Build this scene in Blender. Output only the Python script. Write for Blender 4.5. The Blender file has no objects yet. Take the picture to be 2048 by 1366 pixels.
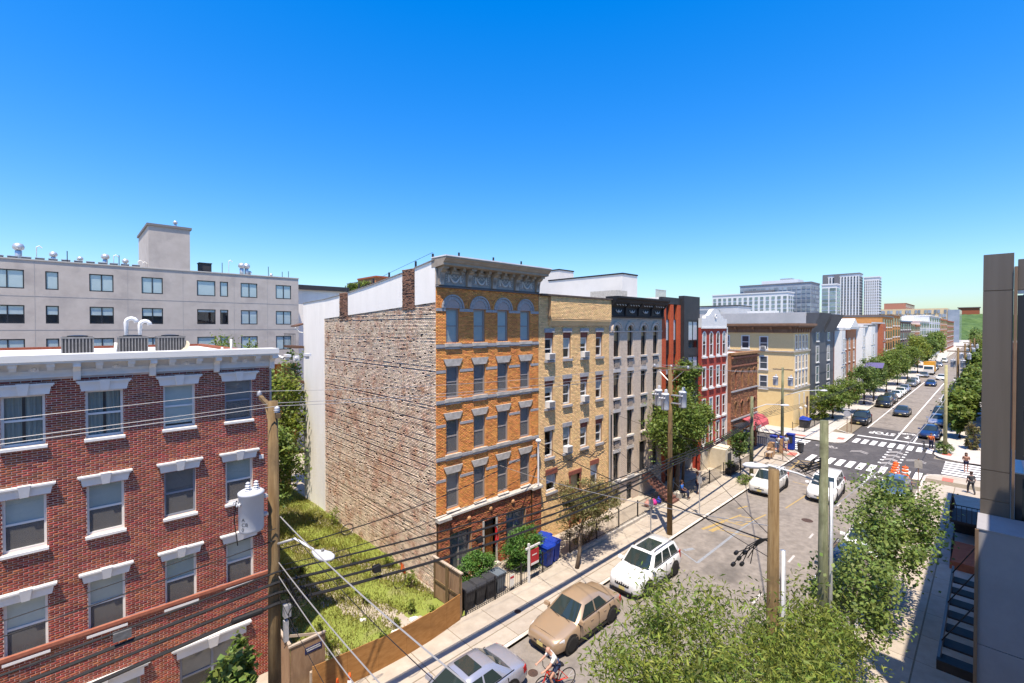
import bpy, bmesh, math, random
import numpy as np
from mathutils import Vector, Matrix
R = math.radians
SC = bpy.context.scene
COL = SC.collection

# ---------------------------------------------------------------- camera
cam_d = bpy.data.cameras.new('camera'); cam = bpy.data.objects.new('camera', cam_d); COL.objects.link(cam)
cam_d.sensor_width = 36.0; cam_d.lens = 16.17; cam_d.clip_start = 0.1; cam_d.clip_end = 4000
HEAD = math.atan2(961.0, 919.9)
PITCH = R(0.8)
cam_d.shift_y = -0.0074
cam.location = (0, 0, 13.3)
cam.rotation_euler = (math.pi/2 - PITCH, 0, HEAD - math.pi/2)
SC.camera = cam
# ---------------------------------------------------------------- sky, sun, exposure
SUN = Vector((0.28, 0.24, -1.0)).normalized()
world = bpy.data.worlds.new('World'); SC.world = world; world.use_nodes = True
nt = world.node_tree; nt.nodes.clear()
wo = nt.nodes.new('ShaderNodeOutputWorld'); bg = nt.nodes.new('ShaderNodeBackground'); sky = nt.nodes.new('ShaderNodeTexSky')
sky.sky_type = 'NISHITA'; sky.sun_disc = False
sky.sun_elevation = math.asin(-SUN.z)
sky.sun_rotation = math.atan2(-SUN.x, -SUN.y)
sky.altitude = 0; sky.air_density = 1.21; sky.dust_density = 0.67; sky.ozone_density = 1.17
hs = nt.nodes.new('ShaderNodeHueSaturation'); hs.inputs['Saturation'].default_value = 1.92
gm = nt.nodes.new('ShaderNodeGamma'); gm.inputs[1].default_value = 0.732
tint = nt.nodes.new('ShaderNodeMix'); tint.data_type = 'RGBA'; tint.blend_type = 'MULTIPLY'; tint.inputs[0].default_value = 1.0; tint.inputs[7].default_value = (0.82, 1.04, 1.42, 1)
nt.links.new(sky.outputs[0], gm.inputs[0]); nt.links.new(gm.outputs[0], hs.inputs['Color']); nt.links.new(hs.outputs[0], tint.inputs[6]); nt.links.new(tint.outputs[2], bg.inputs[0]); nt.links.new(bg.outputs[0], wo.inputs[0])
bg.inputs[1].default_value = 0.15
sl = bpy.data.lights.new('sun', 'SUN'); sl.energy = 5.0; sl.angle = R(0.53); sl.color = (1.0, 0.885, 0.74)
so = bpy.data.objects.new('sun', sl); COL.objects.link(so)
so.rotation_euler = (-SUN).to_track_quat('Z', 'Y').to_euler(); so.location = (0, 0, 60)
SC.view_settings.view_transform = 'Standard'; SC.view_settings.look = 'None'; SC.view_settings.gamma = 1.0
SC.view_settings.exposure = 0.75; SC.view_settings.use_curve_mapping = False
SC.cycles.max_bounces = 6; SC.cycles.diffuse_bounces = 4; SC.cycles.glossy_bounces = 3
SC.cycles.transmission_bounces = 4; SC.cycles.transparent_max_bounces = 8
SC.cycles.use_denoising = True; SC.cycles.caustics_reflective = False; SC.cycles.caustics_refractive = False

# ---------------------------------------------------------------- materials
MATS = {}
def mat(name, c, c2=None, scale=6.0, rough=0.8, bump=0.0, bscale=None, metal=0.0, island=0.0, streak=None, spec=0.3, detail=5.0, c3=None, c3scale=0.6, c3lo=0.5, c3hi=0.7, lo=0.35, hi=0.65, coat=0.0):
    """noise blend of c and c2 in object space; island: brightness spread per loose piece; c3: large stains"""
    if name in MATS: return MATS[name]
    m = bpy.data.materials.new(name); m.use_nodes = True
    t = m.node_tree; n = t.nodes; L = t.links; n.clear()
    out = n.new('ShaderNodeOutputMaterial'); b = n.new('ShaderNodeBsdfPrincipled'); L.new(b.outputs[0], out.inputs[0])
    b.inputs['Roughness'].default_value = rough; b.inputs['Metallic'].default_value = metal
    b.inputs['Specular IOR Level'].default_value = spec
    if coat: b.inputs['Coat Weight'].default_value = coat; b.inputs['Coat Roughness'].default_value = 0.05
    tc = n.new('ShaderNodeTexCoord'); src = tc.outputs['Object']
    if streak:
        mp = n.new('ShaderNodeMapping'); mp.inputs['Scale'].default_value = streak; L.new(src, mp.inputs[0]); src = mp.outputs[0]
    def rgb(v): return (v[0], v[1], v[2], 1)
    col = None
    if c2 is not None:
        no = n.new('ShaderNodeTexNoise'); no.inputs['Scale'].default_value = scale; no.inputs['Detail'].default_value = detail; no.inputs['Roughness'].default_value = 0.65
        L.new(src, no.inputs['Vector'])
        mr = n.new('ShaderNodeMapRange'); mr.inputs[1].default_value = lo; mr.inputs[2].default_value = hi; L.new(no.outputs[0], mr.inputs[0])
        mx = n.new('ShaderNodeMix'); mx.data_type = 'RGBA'; mx.inputs[6].default_value = rgb(c); mx.inputs[7].default_value = rgb(c2)
        L.new(mr.outputs[0], mx.inputs[0]); col = mx.outputs[2]
    if c3 is not None:
        no3 = n.new('ShaderNodeTexNoise'); no3.inputs['Scale'].default_value = c3scale; no3.inputs['Detail'].default_value = 6; no3.inputs['Roughness'].default_value = 0.6
        L.new(tc.outputs['Object'], no3.inputs['Vector'])
        mr3 = n.new('ShaderNodeMapRange'); mr3.inputs[1].default_value = c3lo; mr3.inputs[2].default_value = c3hi; L.new(no3.outputs[0], mr3.inputs[0])
        mx3 = n.new('ShaderNodeMix'); mx3.data_type = 'RGBA'; mx3.inputs[7].default_value = rgb(c3)
        if col is not None: L.new(col, mx3.inputs[6])
        else: mx3.inputs[6].default_value = rgb(c)
        L.new(mr3.outputs[0], mx3.inputs[0]); col = mx3.outputs[2]
    if island:
        ge = n.new('ShaderNodeNewGeometry'); oi = n.new('ShaderNodeObjectInfo')
        ad = n.new('ShaderNodeMath'); ad.operation = 'ADD'; L.new(ge.outputs['Random Per Island'], ad.inputs[0]); L.new(oi.outputs['Random'], ad.inputs[1])
        fr = n.new('ShaderNodeMath'); fr.operation = 'FRACT'; L.new(ad.outputs[0], fr.inputs[0])
        mr2 = n.new('ShaderNodeMapRange'); mr2.inputs[3].default_value = 1 - island; mr2.inputs[4].default_value = 1 + island; L.new(fr.outputs[0], mr2.inputs[0])
        hv = n.new('ShaderNodeHueSaturation'); L.new(mr2.outputs[0], hv.inputs['Value'])
        if col is not None: L.new(col, hv.inputs['Color'])
        else: hv.inputs['Color'].default_value = rgb(c)
        # small hue drift per piece
        ml = n.new('ShaderNodeMath'); ml.operation = 'MULTIPLY'; ml.inputs[1].default_value = 7.31; L.new(fr.outputs[0], ml.inputs[0])
        f2 = n.new('ShaderNodeMath'); f2.operation = 'FRACT'; L.new(ml.outputs[0], f2.inputs[0])
        mh = n.new('ShaderNodeMapRange'); mh.inputs[3].default_value = 0.5 - 0.04*island; mh.inputs[4].default_value = 0.5 + 0.05*island; L.new(f2.outputs[0], mh.inputs[0])
        L.new(mh.outputs[0], hv.inputs['Hue']); col = hv.outputs[0]
    if col is not None: L.new(col, b.inputs['Base Color'])
    else: b.inputs['Base Color'].default_value = rgb(c)
    if bump:
        nb = n.new('ShaderNodeTexNoise'); nb.inputs['Scale'].default_value = bscale or scale*4; nb.inputs['Detail'].default_value = 6
        L.new(src, nb.inputs['Vector'])
        bp = n.new('ShaderNodeBump'); bp.inputs['Strength'].default_value = bump; bp.inputs['Distance'].default_value = 0.02
        L.new(nb.outputs[0], bp.inputs['Height']); L.new(bp.outputs[0], b.inputs['Normal'])
    MATS[name] = m
    return m

def glass_mat(name, tint=(0.93, 0.96, 0.96), refl=1.0):
    if name in MATS: return MATS[name]
    m = bpy.data.materials.new(name); m.use_nodes = True
    t = m.node_tree; n = t.nodes; L = t.links; n.clear()
    out = n.new('ShaderNodeOutputMaterial'); tr = n.new('ShaderNodeBsdfTransparent'); gl = n.new('ShaderNodeBsdfGlossy')
    tr.inputs[0].default_value = (*tint, 1); gl.inputs['Roughness'].default_value = 0.02; gl.inputs[0].default_value = (0.9*refl, 0.95*refl, 1.0*refl, 1)
    lw = n.new('ShaderNodeLayerWeight'); lw.inputs[0].default_value = 0.5
    pw = n.new('ShaderNodeMath'); pw.operation = 'POWER'; pw.inputs[1].default_value = 5.0; L.new(lw.outputs['Facing'], pw.inputs[0])
    ma = n.new('ShaderNodeMath'); ma.operation = 'MULTIPLY_ADD'; ma.inputs[1].default_value = 0.92; ma.inputs[2].default_value = 0.07; L.new(pw.outputs[0], ma.inputs[0])
    mx = n.new('ShaderNodeMixShader'); L.new(ma.outputs[0], mx.inputs[0]); L.new(tr.outputs[0], mx.inputs[1]); L.new(gl.outputs[0], mx.inputs[2]); L.new(mx.outputs[0], out.inputs[0])
    MATS[name] = m; return m

def leaf_mat(name, c, c2, trans=0.35, island=0.45):
    if name in MATS: return MATS[name]
    m = mat(name, c, c2, scale=0.9, rough=0.55, island=island, spec=0.35)
    t = m.node_tree; n = t.nodes; L = t.links
    b = next(x for x in n if x.type == 'BSDF_PRINCIPLED'); out = next(x for x in n if x.type == 'OUTPUT_MATERIAL')
    tl = n.new('ShaderNodeBsdfTranslucent'); mx = n.new('ShaderNodeMixShader'); mx.inputs[0].default_value = trans
    src = b.inputs['Base Color'].links[0].from_socket
    hv = n.new('ShaderNodeHueSaturation'); hv.inputs['Value'].default_value = 1.5; hv.inputs['Hue'].default_value = 0.49; L.new(src, hv.inputs['Color'])
    L.new(hv.outputs[0], tl.inputs[0]); L.new(b.outputs[0], mx.inputs[1]); L.new(tl.outputs[0], mx.inputs[2]); L.new(mx.outputs[0], out.inputs[0])
    return m

# ---------------------------------------------------------------- mesh building
class MB:
    def __init__(self): self.v = []; self.f = []
    def quad(self, a, b, c, d):
        i = len(self.v); self.v += [a, b, c, d]; self.f.append((i, i+1, i+2, i+3)); return self
    def poly(self, pts):
        i = len(self.v); self.v += list(pts); self.f.append(tuple(range(i, i+len(pts)))); return self
    def box(self, x0, x1, y0, y1, z0, z1):
        i = len(self.v)
        self.v += [(x0,y0,z0),(x1,y0,z0),(x1,y1,z0),(x0,y1,z0),(x0,y0,z1),(x1,y0,z1),(x1,y1,z1),(x0,y1,z1)]
        self.f += [(i+3,i+2,i+1,i),(i+4,i+5,i+6,i+7),(i,i+1,i+5,i+4),(i+1,i+2,i+6,i+5),(i+2,i+3,i+7,i+6),(i+3,i,i+4,i+7)]
        return self
    def hexa(self, p):   # 8 points: bottom ccw 4, top ccw 4
        i = len(self.v); self.v += [tuple(q) for q in p]
        self.f += [(i+3,i+2,i+1,i),(i+4,i+5,i+6,i+7),(i,i+1,i+5,i+4),(i+1,i+2,i+6,i+5),(i+2,i+3,i+7,i+6),(i+3,i,i+4,i+7)]
        return self
    def prism(self, pts, axis, a, b):
        """polygon pts (2D) swept along axis from a to b"""
        def P(q, w): return {'x': (w, q[0], q[1]), 'y': (q[0], w, q[1]), 'z': (q[0], q[1], w)}[axis]
        i = len(self.v); n = len(pts)
        self.v += [P(q, a) for q in pts] + [P(q, b) for q in pts]
        self.f.append(tuple(range(i, i+n))); self.f.append(tuple(range(i+2*n-1, i+n-1, -1)))
        for k in range(n):
            k2 = (k+1) % n
            self.f.append((i+k, i+n+k, i+n+k2, i+k2))
        return self
    def tube(self, pts, r, n=6, cap=True):
        """r float or list"""
        pts = [Vector(p) for p in pts]; m = len(pts)
        rs = r if isinstance(r, (list, tuple)) else [r]*m
        i = len(self.v)
        up = Vector((0, 0, 1))
        for k, p in enumerate(pts):
            t = (pts[min(k+1, m-1)] - pts[max(k-1, 0)]).normalized()
            a = t.cross(up)
            if a.length < 1e-3: a = t.cross(Vector((1, 0, 0)))
            a.normalize(); b = t.cross(a)
            for j in range(n):
                w = 2*math.pi*j/n
                self.v.append(tuple(p + (a*math.cos(w) + b*math.sin(w))*rs[k]))
        for k in range(m-1):
            for j in range(n):
                j2 = (j+1) % n
                self.f.append((i+k*n+j, i+k*n+j2, i+(k+1)*n+j2, i+(k+1)*n+j))
        if cap:
            self.f.append(tuple(i+j for j in range(n))[::-1]); self.f.append(tuple(i+(m-1)*n+j for j in range(n)))
        return self
    def lathe(self, prof, c=(0,0,0), n=12, axis='z'):
        """prof list of (r,h)"""
        i = len(self.v)
        for r, h in prof:
            for j in range(n):
                w = 2*math.pi*j/n; a, b = r*math.cos(w), r*math.sin(w)
                self.v.append({'z': (c[0]+a, c[1]+b, c[2]+h), 'y': (c[0]+a, c[1]+h, c[2]+b), 'x': (c[0]+h, c[1]+a, c[2]+b)}[axis])
        for k in range(len(prof)-1):
            for j in range(n):
                j2 = (j+1) % n
                self.f.append((i+k*n+j, i+k*n+j2, i+(k+1)*n+j2, i+(k+1)*n+j))
        if prof[0][0] > 1e-4: self.f.append(tuple(i+j for j in range(n))[::-1])
        if prof[-1][0] > 1e-4: self.f.append(tuple(i+(len(prof)-1)*n+j for j in range(n)))
        return self
    def mesh(self, name, m=None, smooth=False):
        me = bpy.data.meshes.new(name); me.from_pydata(self.v, [], self.f); me.validate(); 
        bm = bmesh.new(); bm.from_mesh(me); bmesh.ops.recalc_face_normals(bm, faces=bm.faces); bm.to_mesh(me); bm.free()
        if smooth: me.shade_smooth()
        if m is not None: me.materials.append(m)
        return me
    def build(self, name, m=None, parent=None, smooth=False):
        return link(name, self.mesh(name, m, smooth), parent)

def fast_mesh(name, verts, quads, m):
    """numpy verts (n,3), quads (k,4)"""
    me = bpy.data.meshes.new(name)
    me.vertices.add(len(verts)); me.vertices.foreach_set('co', np.asarray(verts, dtype=np.float32).ravel())
    k = len(quads); me.loops.add(4*k); me.loops.foreach_set('vertex_index', np.asarray(quads, dtype=np.int32).ravel())
    me.polygons.add(k); me.polygons.foreach_set('loop_start', np.arange(0, 4*k, 4, dtype=np.int32))
    me.update(calc_edges=True); me.materials.append(m)
    return me

ORD = ['first','second','third','fourth','fifth','sixth','seventh','eighth','ninth','tenth','eleventh','twelfth','thirteenth','fourteenth','fifteenth','sixteenth','seventeenth','eighteenth','nineteenth','twentieth']
WLOC = {}
def link(name, me, parent=None):
    o = bpy.data.objects.new(name, me); COL.objects.link(o)
    if parent is not None:
        o.parent = parent
        L = WLOC.get(parent.name)
        if L is not None: o.matrix_parent_inverse = Matrix.Translation(-L); 
        WLOC[o.name] = None
    return o
def tag(o, label=None, cat=None, group=None, kind=None):
    if label: o['label'] = label
    if cat: o['category'] = cat
    if group: o['group'] = group
    if kind: o['kind'] = kind
    return o
def thing(name, label, cat, loc, group=None, local=False, rz=0.0):
    """Empty at a thing's base. local=False: parts are modelled in world coordinates; True: in the thing's own."""
    o = bpy.data.objects.new(name, None); COL.objects.link(o); o.location = loc; o.rotation_euler = (0, 0, rz); o.empty_display_size = 0.2
    tag(o, label, cat, group)
    if not local: WLOC[o.name] = Vector(loc)
    return o
def copy_tree(o, parent=None):
    c = o.copy(); COL.objects.link(c); c.parent = parent
    if parent is not None: c.matrix_parent_inverse = o.matrix_parent_inverse.copy()
    for ch in [x for x in o.children]: copy_tree(ch, c)
    return c
def struct(name, mb, m, parent=None, smooth=False):
    o = mb.build(name, m, parent, smooth)
    if parent is None: o['kind'] = 'structure'
    return o

# ---------------------------------------------------------------- walls with openings
def bands(u0, u1, v0, v1, rects):
    """rectangles left over after cutting the openings"""
    vs = sorted({v0, v1, *[min(max(r[k], v0), v1) for r in rects for k in (2, 3)]})
    out = []
    for a, b in zip(vs[:-1], vs[1:]):
        if b - a < 1e-4: continue
        mid = (a+b)/2
        cuts = sorted((max(r[0], u0), min(r[1], u1)) for r in rects if r[2] < mid < r[3] and r[1] > u0 and r[0] < u1)
        x = u0
        for c0, c1 in cuts:
            if c0 > x + 1e-4: out.append((x, c0, a, b))
            x = max(x, c1)
        if u1 > x + 1e-4: out.append((x, u1, a, b))
    return out
def wall(mb, face, at, u0, u1, v0, v1, rects, t):
    """face 'y': wall in plane Y=at facing -Y, u = X.  face 'x': plane X=at facing -X, u = Y"""
    for a, b, c, d in bands(u0, u1, v0, v1, rects):
        if face == 'y': mb.box(a, b, at, at+t, c, d)
        else: mb.box(at, at+t, a, b, c, d)
    return mb
def brick_cells(u0, u1, v0, v1, rects, bw, bh, gap, rng, flip=0):
    cells = []
    n = int(round((v1-v0)/bh)); ch = (v1-v0)/n
    for k in range(n):
        a = v0 + k*ch + gap/2; b = v0 + (k+1)*ch - gap/2; mid = (a+b)/2
        cuts = sorted((r[0], r[1]) for r in rects if r[2] < mid < r[3])
        segs = []; x = u0
        for c0, c1 in cuts:
            if c0 > x: segs.append((x, min(c0, u1)))
            x = max(x, c1)
        if x < u1: segs.append((x, u1))
        off = (bw/2 if (k+flip) % 2 else 0)
        for s0, s1 in segs:
            i0 = math.floor((s0-u0-off)/bw)
            xx = u0 + off + i0*bw
            while xx < s1:
                p, q = max(xx, s0), min(xx+bw, s1)
                if q - p > 0.03: cells.append((p+gap/2, q-gap/2, a, b))
                xx += bw
    return cells
def bricks_mesh(name, cells, face, at, m, rng, prot=(0.004, 0.012), wob=0.0, depth=0.02):
    """many bricks as one mesh; front faces stand prot in front of the plane 'at'"""
    k = len(cells); V = np.zeros((k, 8, 3), dtype=np.float32)
    c = np.array(cells); w = prot[0] if prot[1] is None else rng.uniform(prot[0], prot[1], k)
    j = rng.uniform(-wob, wob, (k, 4)) if wob else np.zeros((k, 4))
    U = np.stack([c[:,0], c[:,1], c[:,1], c[:,0]], 1); Z = np.stack([c[:,2], c[:,2], c[:,3], c[:,3]], 1) + j
    for q in range(4):
        for s in range(2):
            dep = (at - w) if s == 0 else np.full(k, at + depth)
            if face == 'y': V[:, q+4*s, 0] = U[:, q]; V[:, q+4*s, 1] = dep
            else: V[:, q+4*s, 1] = U[:, q]; V[:, q+4*s, 0] = dep
            V[:, q+4*s, 2] = Z[:, q]
    base = (np.arange(k)*8)[:, None, None]
    F = np.array([[0,1,2,3],[4,5,1,0],[5,6,2,1],[6,7,3,2],[7,4,0,3]])[None]
    if face == 'x': F = F[:, :, ::-1]
    return fast_mesh(name, V.reshape(-1, 3), (base+F).reshape(-1, 4), m)
def brick_skin(parent, cells, face, at, m, rng, singles, near, **kw):
    """the singles nearest to the eye as parts of their own, the rest as one part"""
    if singles:
        key = [(((c[0]+c[1])/2-near[0])**2 + ((c[2]+c[3])/2-near[1])**2, i) for i, c in enumerate(cells)]
        pick = {i for _, i in sorted(key)[:singles]}
    else: pick = set()
    rest = [c for i, c in enumerate(cells) if i not in pick]
    o = link('brick_courses', bricks_mesh('brick_courses', rest, face, at, m, rng, **kw), parent); o['kind'] = 'stuff'
    shared = {}
    for i in sorted(pick):
        c = cells[i]; key = (round(c[1]-c[0], 2), round(c[3]-c[2], 3))
        if key not in shared:
            shared[key] = bricks_mesh('brick', [(0, key[0], 0, key[1])], face, 0.0, m, rng, **kw)
        b = link('brick', shared[key], parent)
        b.location = (c[0], at, c[2]) if face == 'y' else (at, c[0], c[2])
    return o
# ================================================================ setting
rng = np.random.default_rng(11); random.seed(5)
KL, KR, YF = 13.7, 4.1, 19.07          # kerb lines and the front line of the houses across the street
CX0, CX1 = 56.2, 62.9                  # the cross street's kerbs
M_ground = mat('ground_soil', (0.16,0.14,0.10), (0.26,0.24,0.18), scale=0.2, rough=0.95)
M_asph = mat('worn_asphalt', (0.17,0.15,0.13), (0.255,0.225,0.195), scale=2.2, rough=0.9, bump=0.35, bscale=60, c3=(0.10,0.09,0.08), c3scale=0.33, c3lo=0.53, c3hi=0.75, detail=9)
M_asph2 = mat('fresh_asphalt', (0.055,0.05,0.05), (0.085,0.08,0.08), scale=3, rough=0.85, bump=0.3, bscale=70, c3=(0.12,0.11,0.105), c3scale=0.5, c3lo=0.5, c3hi=0.8)
M_conc = mat('sidewalk_concrete', (0.33,0.285,0.23), (0.41,0.36,0.295), scale=1.6, rough=0.9, bump=0.2, bscale=50, island=0.07, c3=(0.42,0.36,0.29), c3scale=0.9, c3lo=0.56, c3hi=0.8)
M_conc2 = mat('pale_concrete', (0.40,0.375,0.34), (0.46,0.435,0.40), scale=1.5, rough=0.9, bump=0.15, bscale=50, island=0.05)
M_kerb = mat('kerb_stone', (0.50,0.46,0.40), (0.64,0.59,0.52), scale=3, rough=0.9, c3=(0.35,0.3,0.26), c3scale=1.5)
M_joint = mat('joint_dirt', (0.16,0.13,0.09), (0.24,0.2,0.14), scale=8, rough=0.95)
M_paint = mat('road_paint_white', (0.72,0.71,0.68), (0.80,0.79,0.77), scale=5, rough=0.7, c3=(0.45,0.43,0.41), c3scale=3.5, c3lo=0.62, c3hi=0.8)
M_worn = mat('road_paint_faded', (0.50,0.48,0.45), (0.36,0.33,0.31), scale=9, rough=0.8)
M_ypaint = mat('utility_mark_yellow', (0.42,0.28,0.07), (0.28,0.22,0.13), scale=9, rough=0.8)
M_bpaint = mat('utility_mark_blue', (0.26,0.29,0.33), (0.2,0.195,0.19), scale=9, rough=0.8)
M_pad = mat('tactile_pad_red', (0.55,0.13,0.09), (0.48,0.16,0.12), scale=9, rough=0.8)
M_brick_pav = mat('brick_paving', (0.40,0.27,0.2), (0.3,0.2,0.15), scale=6, rough=0.9)

mb = MB(); mb.quad((-300,-900,-0.08),(1800,-900,-0.08),(1800,1400,-0.08),(-300,1400,-0.08)); struct('ground', mb, M_ground)
mb = MB()
for x0, x1 in [(-60, CX0), (CX0, CX1), (CX1, 700)]: mb.quad((x0,KR-0.2,0),(x1,KR-0.2,0),(x1,KL+0.2,0),(x0,KL+0.2,0))
struct('road', mb, M_asph)
mb = MB(); mb.quad((CX0-0.2,KL+0.2,0),(CX1+0.2,KL+0.2,0),(CX1+0.2,120,0),(CX0-0.2,120,0)); mb.quad((CX0-0.2,-90,0),(CX1+0.2,-90,0),(CX1+0.2,KR-0.2,0),(CX0-0.2,KR-0.2,0))
struct('cross_street', mb, M_asph)
mb = MB(); mb.poly([(49.3,KL+0.1,0.004),(49.6,10.4,0.004),(48.6,8.4,0.004),(48.9,6.2,0.004),(50.2,KR-0.1,0.004),(76.2,KR-0.1,0.004),(76.6,8.0,0.004),(77.1,10.7,0.004),(76.4,KL+0.1,0.004)])
mb.quad((CX0,KL+0.1,0.004),(CX1,KL+0.1,0.004),(CX1,21,0.004),(CX0,22.5,0.004)); mb.quad((CX0,-12,0.004),(CX1,-12,0.004),(CX1,KR-0.1,0.004),(CX0,KR-0.1,0.004))
struct('road_patch', mb, M_asph2)

def arc(cx, cy, r, a0, a1, n=7): return [(cx+r*math.cos(R(a0+(a1-a0)*k/n)), cy+r*math.sin(R(a0+(a1-a0)*k/n))) for k in range(n+1)]
def pavement(name, outline, m, inner):
    """raised slab with an outline that includes rounded corners, and a kerb along the street edges"""
    o = struct(name, MB().prism(outline, 'z', -0.07, 0.112), m)
    k = MB()
    for a, b in zip(inner[:-1], inner[1:]):
        d = Vector((b[0]-a[0], b[1]-a[1])); n = Vector((-d.y, d.x)).normalized()*0.17
        k.hexa([(a[0],a[1],-0.06),(b[0],b[1],-0.06),(b[0]+n.x,b[1]+n.y,-0.06),(a[0]+n.x,a[1]+n.y,-0.06),(a[0],a[1],0.13),(b[0],b[1],0.13),(b[0]+n.x,b[1]+n.y,0.13),(a[0]+n.x,a[1]+n.y,0.13)])
    k.build('kerb', M_kerb, o)
    return o
# four pavements (kerb edge listed so that its left side is the pavement)
e1 = [(-60,KL)] ; e1 = [(x,KL) for x in range(-60,54,6)] + arc(CX0-2.0, KL+2.0, 2.0, -90, 0)[0:] + [(CX0,90)]
e1s = [p for p in e1]
P1 = pavement('pavement_left', [(-60,90)]+e1s, M_conc, e1s)
bx = 69.6
e2 = [(CX1,90)] + arc(CX1+1.6, 11.6+1.6, 1.6, 180, 270) + [(bx,11.6)] + arc(bx+0.6, KL-0.6, 0.6, 270, 360)[0:1] + [(bx+1.9,KL)] + [(700,KL)]
P2 = pavement('pavement_far_left', e2+[(700,90)], M_conc2, e2)
e3 = [(CX0,-60)] + arc(CX0-1.8, KR-1.8, 1.8, 0, 90) + [(-60,KR)]
P3 = pavement('pavement_right', [(-60,-60)]+e3, M_conc, e3)
e4 = [(700,KR)] + arc(CX1+2.2, KR-2.2, 2.2, 90, 180) + [(CX1,-60)]
P4 = pavement('pavement_far_right', e4+[(700,-60)], M_conc2, e4)
def slabs(parent, xs, ys, m, z=0.124):
    shared = {}
    for x0, x1 in xs:
        for y0, y1 in ys:
            key = (round(x1-x0,2), round(y1-y0,2))
            if key not in shared:
                w, h = key; g = 0.012
                shared[key] = MB().hexa([(g,g,-0.05),(w-g,g,-0.05),(w-g,h-g,-0.05),(g,h-g,-0.05),(g+.006,g+.006,0),(w-g-.006,g+.006,0),(w-g-.006,h-g-.006,0),(g+.006,h-g-.006,0)]).mesh('slab', m)
            o = link('slab', shared[key], parent); o.location = (x0, y0, z + random.uniform(-.003,.003))
def steps_list(a, b, w): 
    n = int((b-a)/w); return [(a+k*w, a+(k+1)*w) for k in range(n)]
J1 = MB().quad((2,KL+0.18,0.1135),(54,KL+0.18,0.1135),(54,16.4,0.1135),(2,16.4,0.1135)).build('joint_bed', M_joint, P1)
slabs(P1, steps_list(2.0, 54.0, 1.95), [(KL+0.19,14.72),(14.74,16.42)], M_conc)
J3 = MB().quad((13,0.25,0.1135),(54,0.25,0.1135),(54,KR-0.19,0.1135),(13,KR-0.19,0.1135)).build('joint_bed', M_joint, P3)
slabs(P3, steps_list(13.0, 54.0, 2.2), [(0.25,2.0),(2.02,KR-0.2)], M_conc)
J2 = MB().quad((CX1+1.8,12.0,0.1135),(84,12.0,0.1135),(84,16.6,0.1135),(CX1+1.8,16.6,0.1135)).build('joint_bed', M_joint, P2)
slabs(P2, steps_list(CX1+1.8, 69.6, 1.6), [(11.85,13.9)], M_conc2)
slabs(P2, steps_list(CX1+1.8, 84, 1.6), [(13.92,15.2),(15.22,16.6)], M_conc2)
for nm, x, y, w, h in [('tactile_pad',CX1+1.0,15.6,0.7,1.3),('tactile_pad',65.3,12.0,1.1,0.65),('tactile_pad',53.5,13.95,1.3,0.7),('tactile_pad',55.0,15.0,0.75,1.2),('tactile_pad',54.0,2.2,1.2,0.7),('tactile_pad',65.0,2.8,1.2,0.7)]:
    MB().box(x,x+w,y,y+h,0.1,0.134).build(nm, M_pad, P1 if x < 60 and y > 9 else P2 if y > 9 else P3 if x < 60 else P4)

# ---- painted markings
RM = bpy.data.objects.new('road_markings', None); COL.objects.link(RM); RM['kind'] = 'structure'
def mark(name, pts, m=M_paint, z=0.0085): return MB().poly([(p[0],p[1],z) for p in pts]).build(name, m, RM)
bar = {}
def rect_mark(name, x0, x1, y0, y1, m=M_paint, sk=0.0): return mark(name, [(x0,y0),(x1,y0),(x1+sk,y1),(x0+sk,y1)], m)
for k in range(11): rect_mark('crosswalk_bar', 53.2, 55.9, 4.25+0.82*k, 4.25+0.82*k+0.5)
for k in range(9): rect_mark('crosswalk_bar', 65.3, 67.9, 4.3+0.8*k, 4.3+0.8*k+0.48)
for k in range(6): rect_mark('crosswalk_bar', 57.1+0.98*k, 57.1+0.98*k+0.55, -4.0, 3.1)
for k in range(6): rect_mark('crosswalk_bar', 57.1+0.98*k, 57.1+0.98*k+0.55, 14.6, 17.6)
rect_mark('stop_line', 69.7, 70.15, 4.4, 11.4)
rect_mark('lane_line', 70.3, 150, 7.78, 7.93); rect_mark('lane_line', 47.6, 52.9, 7.40, 7.58)
rect_mark('lane_line', 70.3, 74.5, 6.1, 6.24)
rect_mark('parking_line', 76, 150, 11.25, 11.37)
for x0, x1 in [(23.6,24.8),(25.6,26.6),(29.2,30.3),(33.5,34.4),(37,38),(41,42)]: rect_mark('faded_dash', x0, x1, 7.80, 7.92, M_worn)
for k in range(6):
    rect_mark('bike_dot', 57.2+1.35*k, 57.6+1.35*k, 7.42, 7.7); rect_mark('bike_dot', 57.2+1.35*k, 57.6+1.35*k, 6.05, 6.3)
def chevron(x, y, s, m=M_worn):
    """points towards +X"""
    for sg in (-1, 1):
        mark('bike_chevron', [(x,y),(x+0.22,y),(x-0.55+0.22,y+sg*s),(x-0.55,y+sg*s)] if sg > 0 else [(x-0.55,y-s),(x-0.55+0.22,y-s),(x+0.22,y),(x,y)], m)
for k in range(4):
    chevron(57.9+1.9*k, 6.95, 0.55); chevron(57.5+1.9*k, 6.95, 0.55)
def sharrow(x, y):
    for q in (0, 0.5): 
        for sg in (-1, 1): mark('lane_arrow', [(x+q,y),(x+q+0.16,y),(x+q+0.16-0.7*1,y+sg*0.75),(x+q-0.7,y+sg*0.75)][::sg], M_worn)
sharrow(60.8, 9.7); sharrow(60.6, 5.1)
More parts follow.
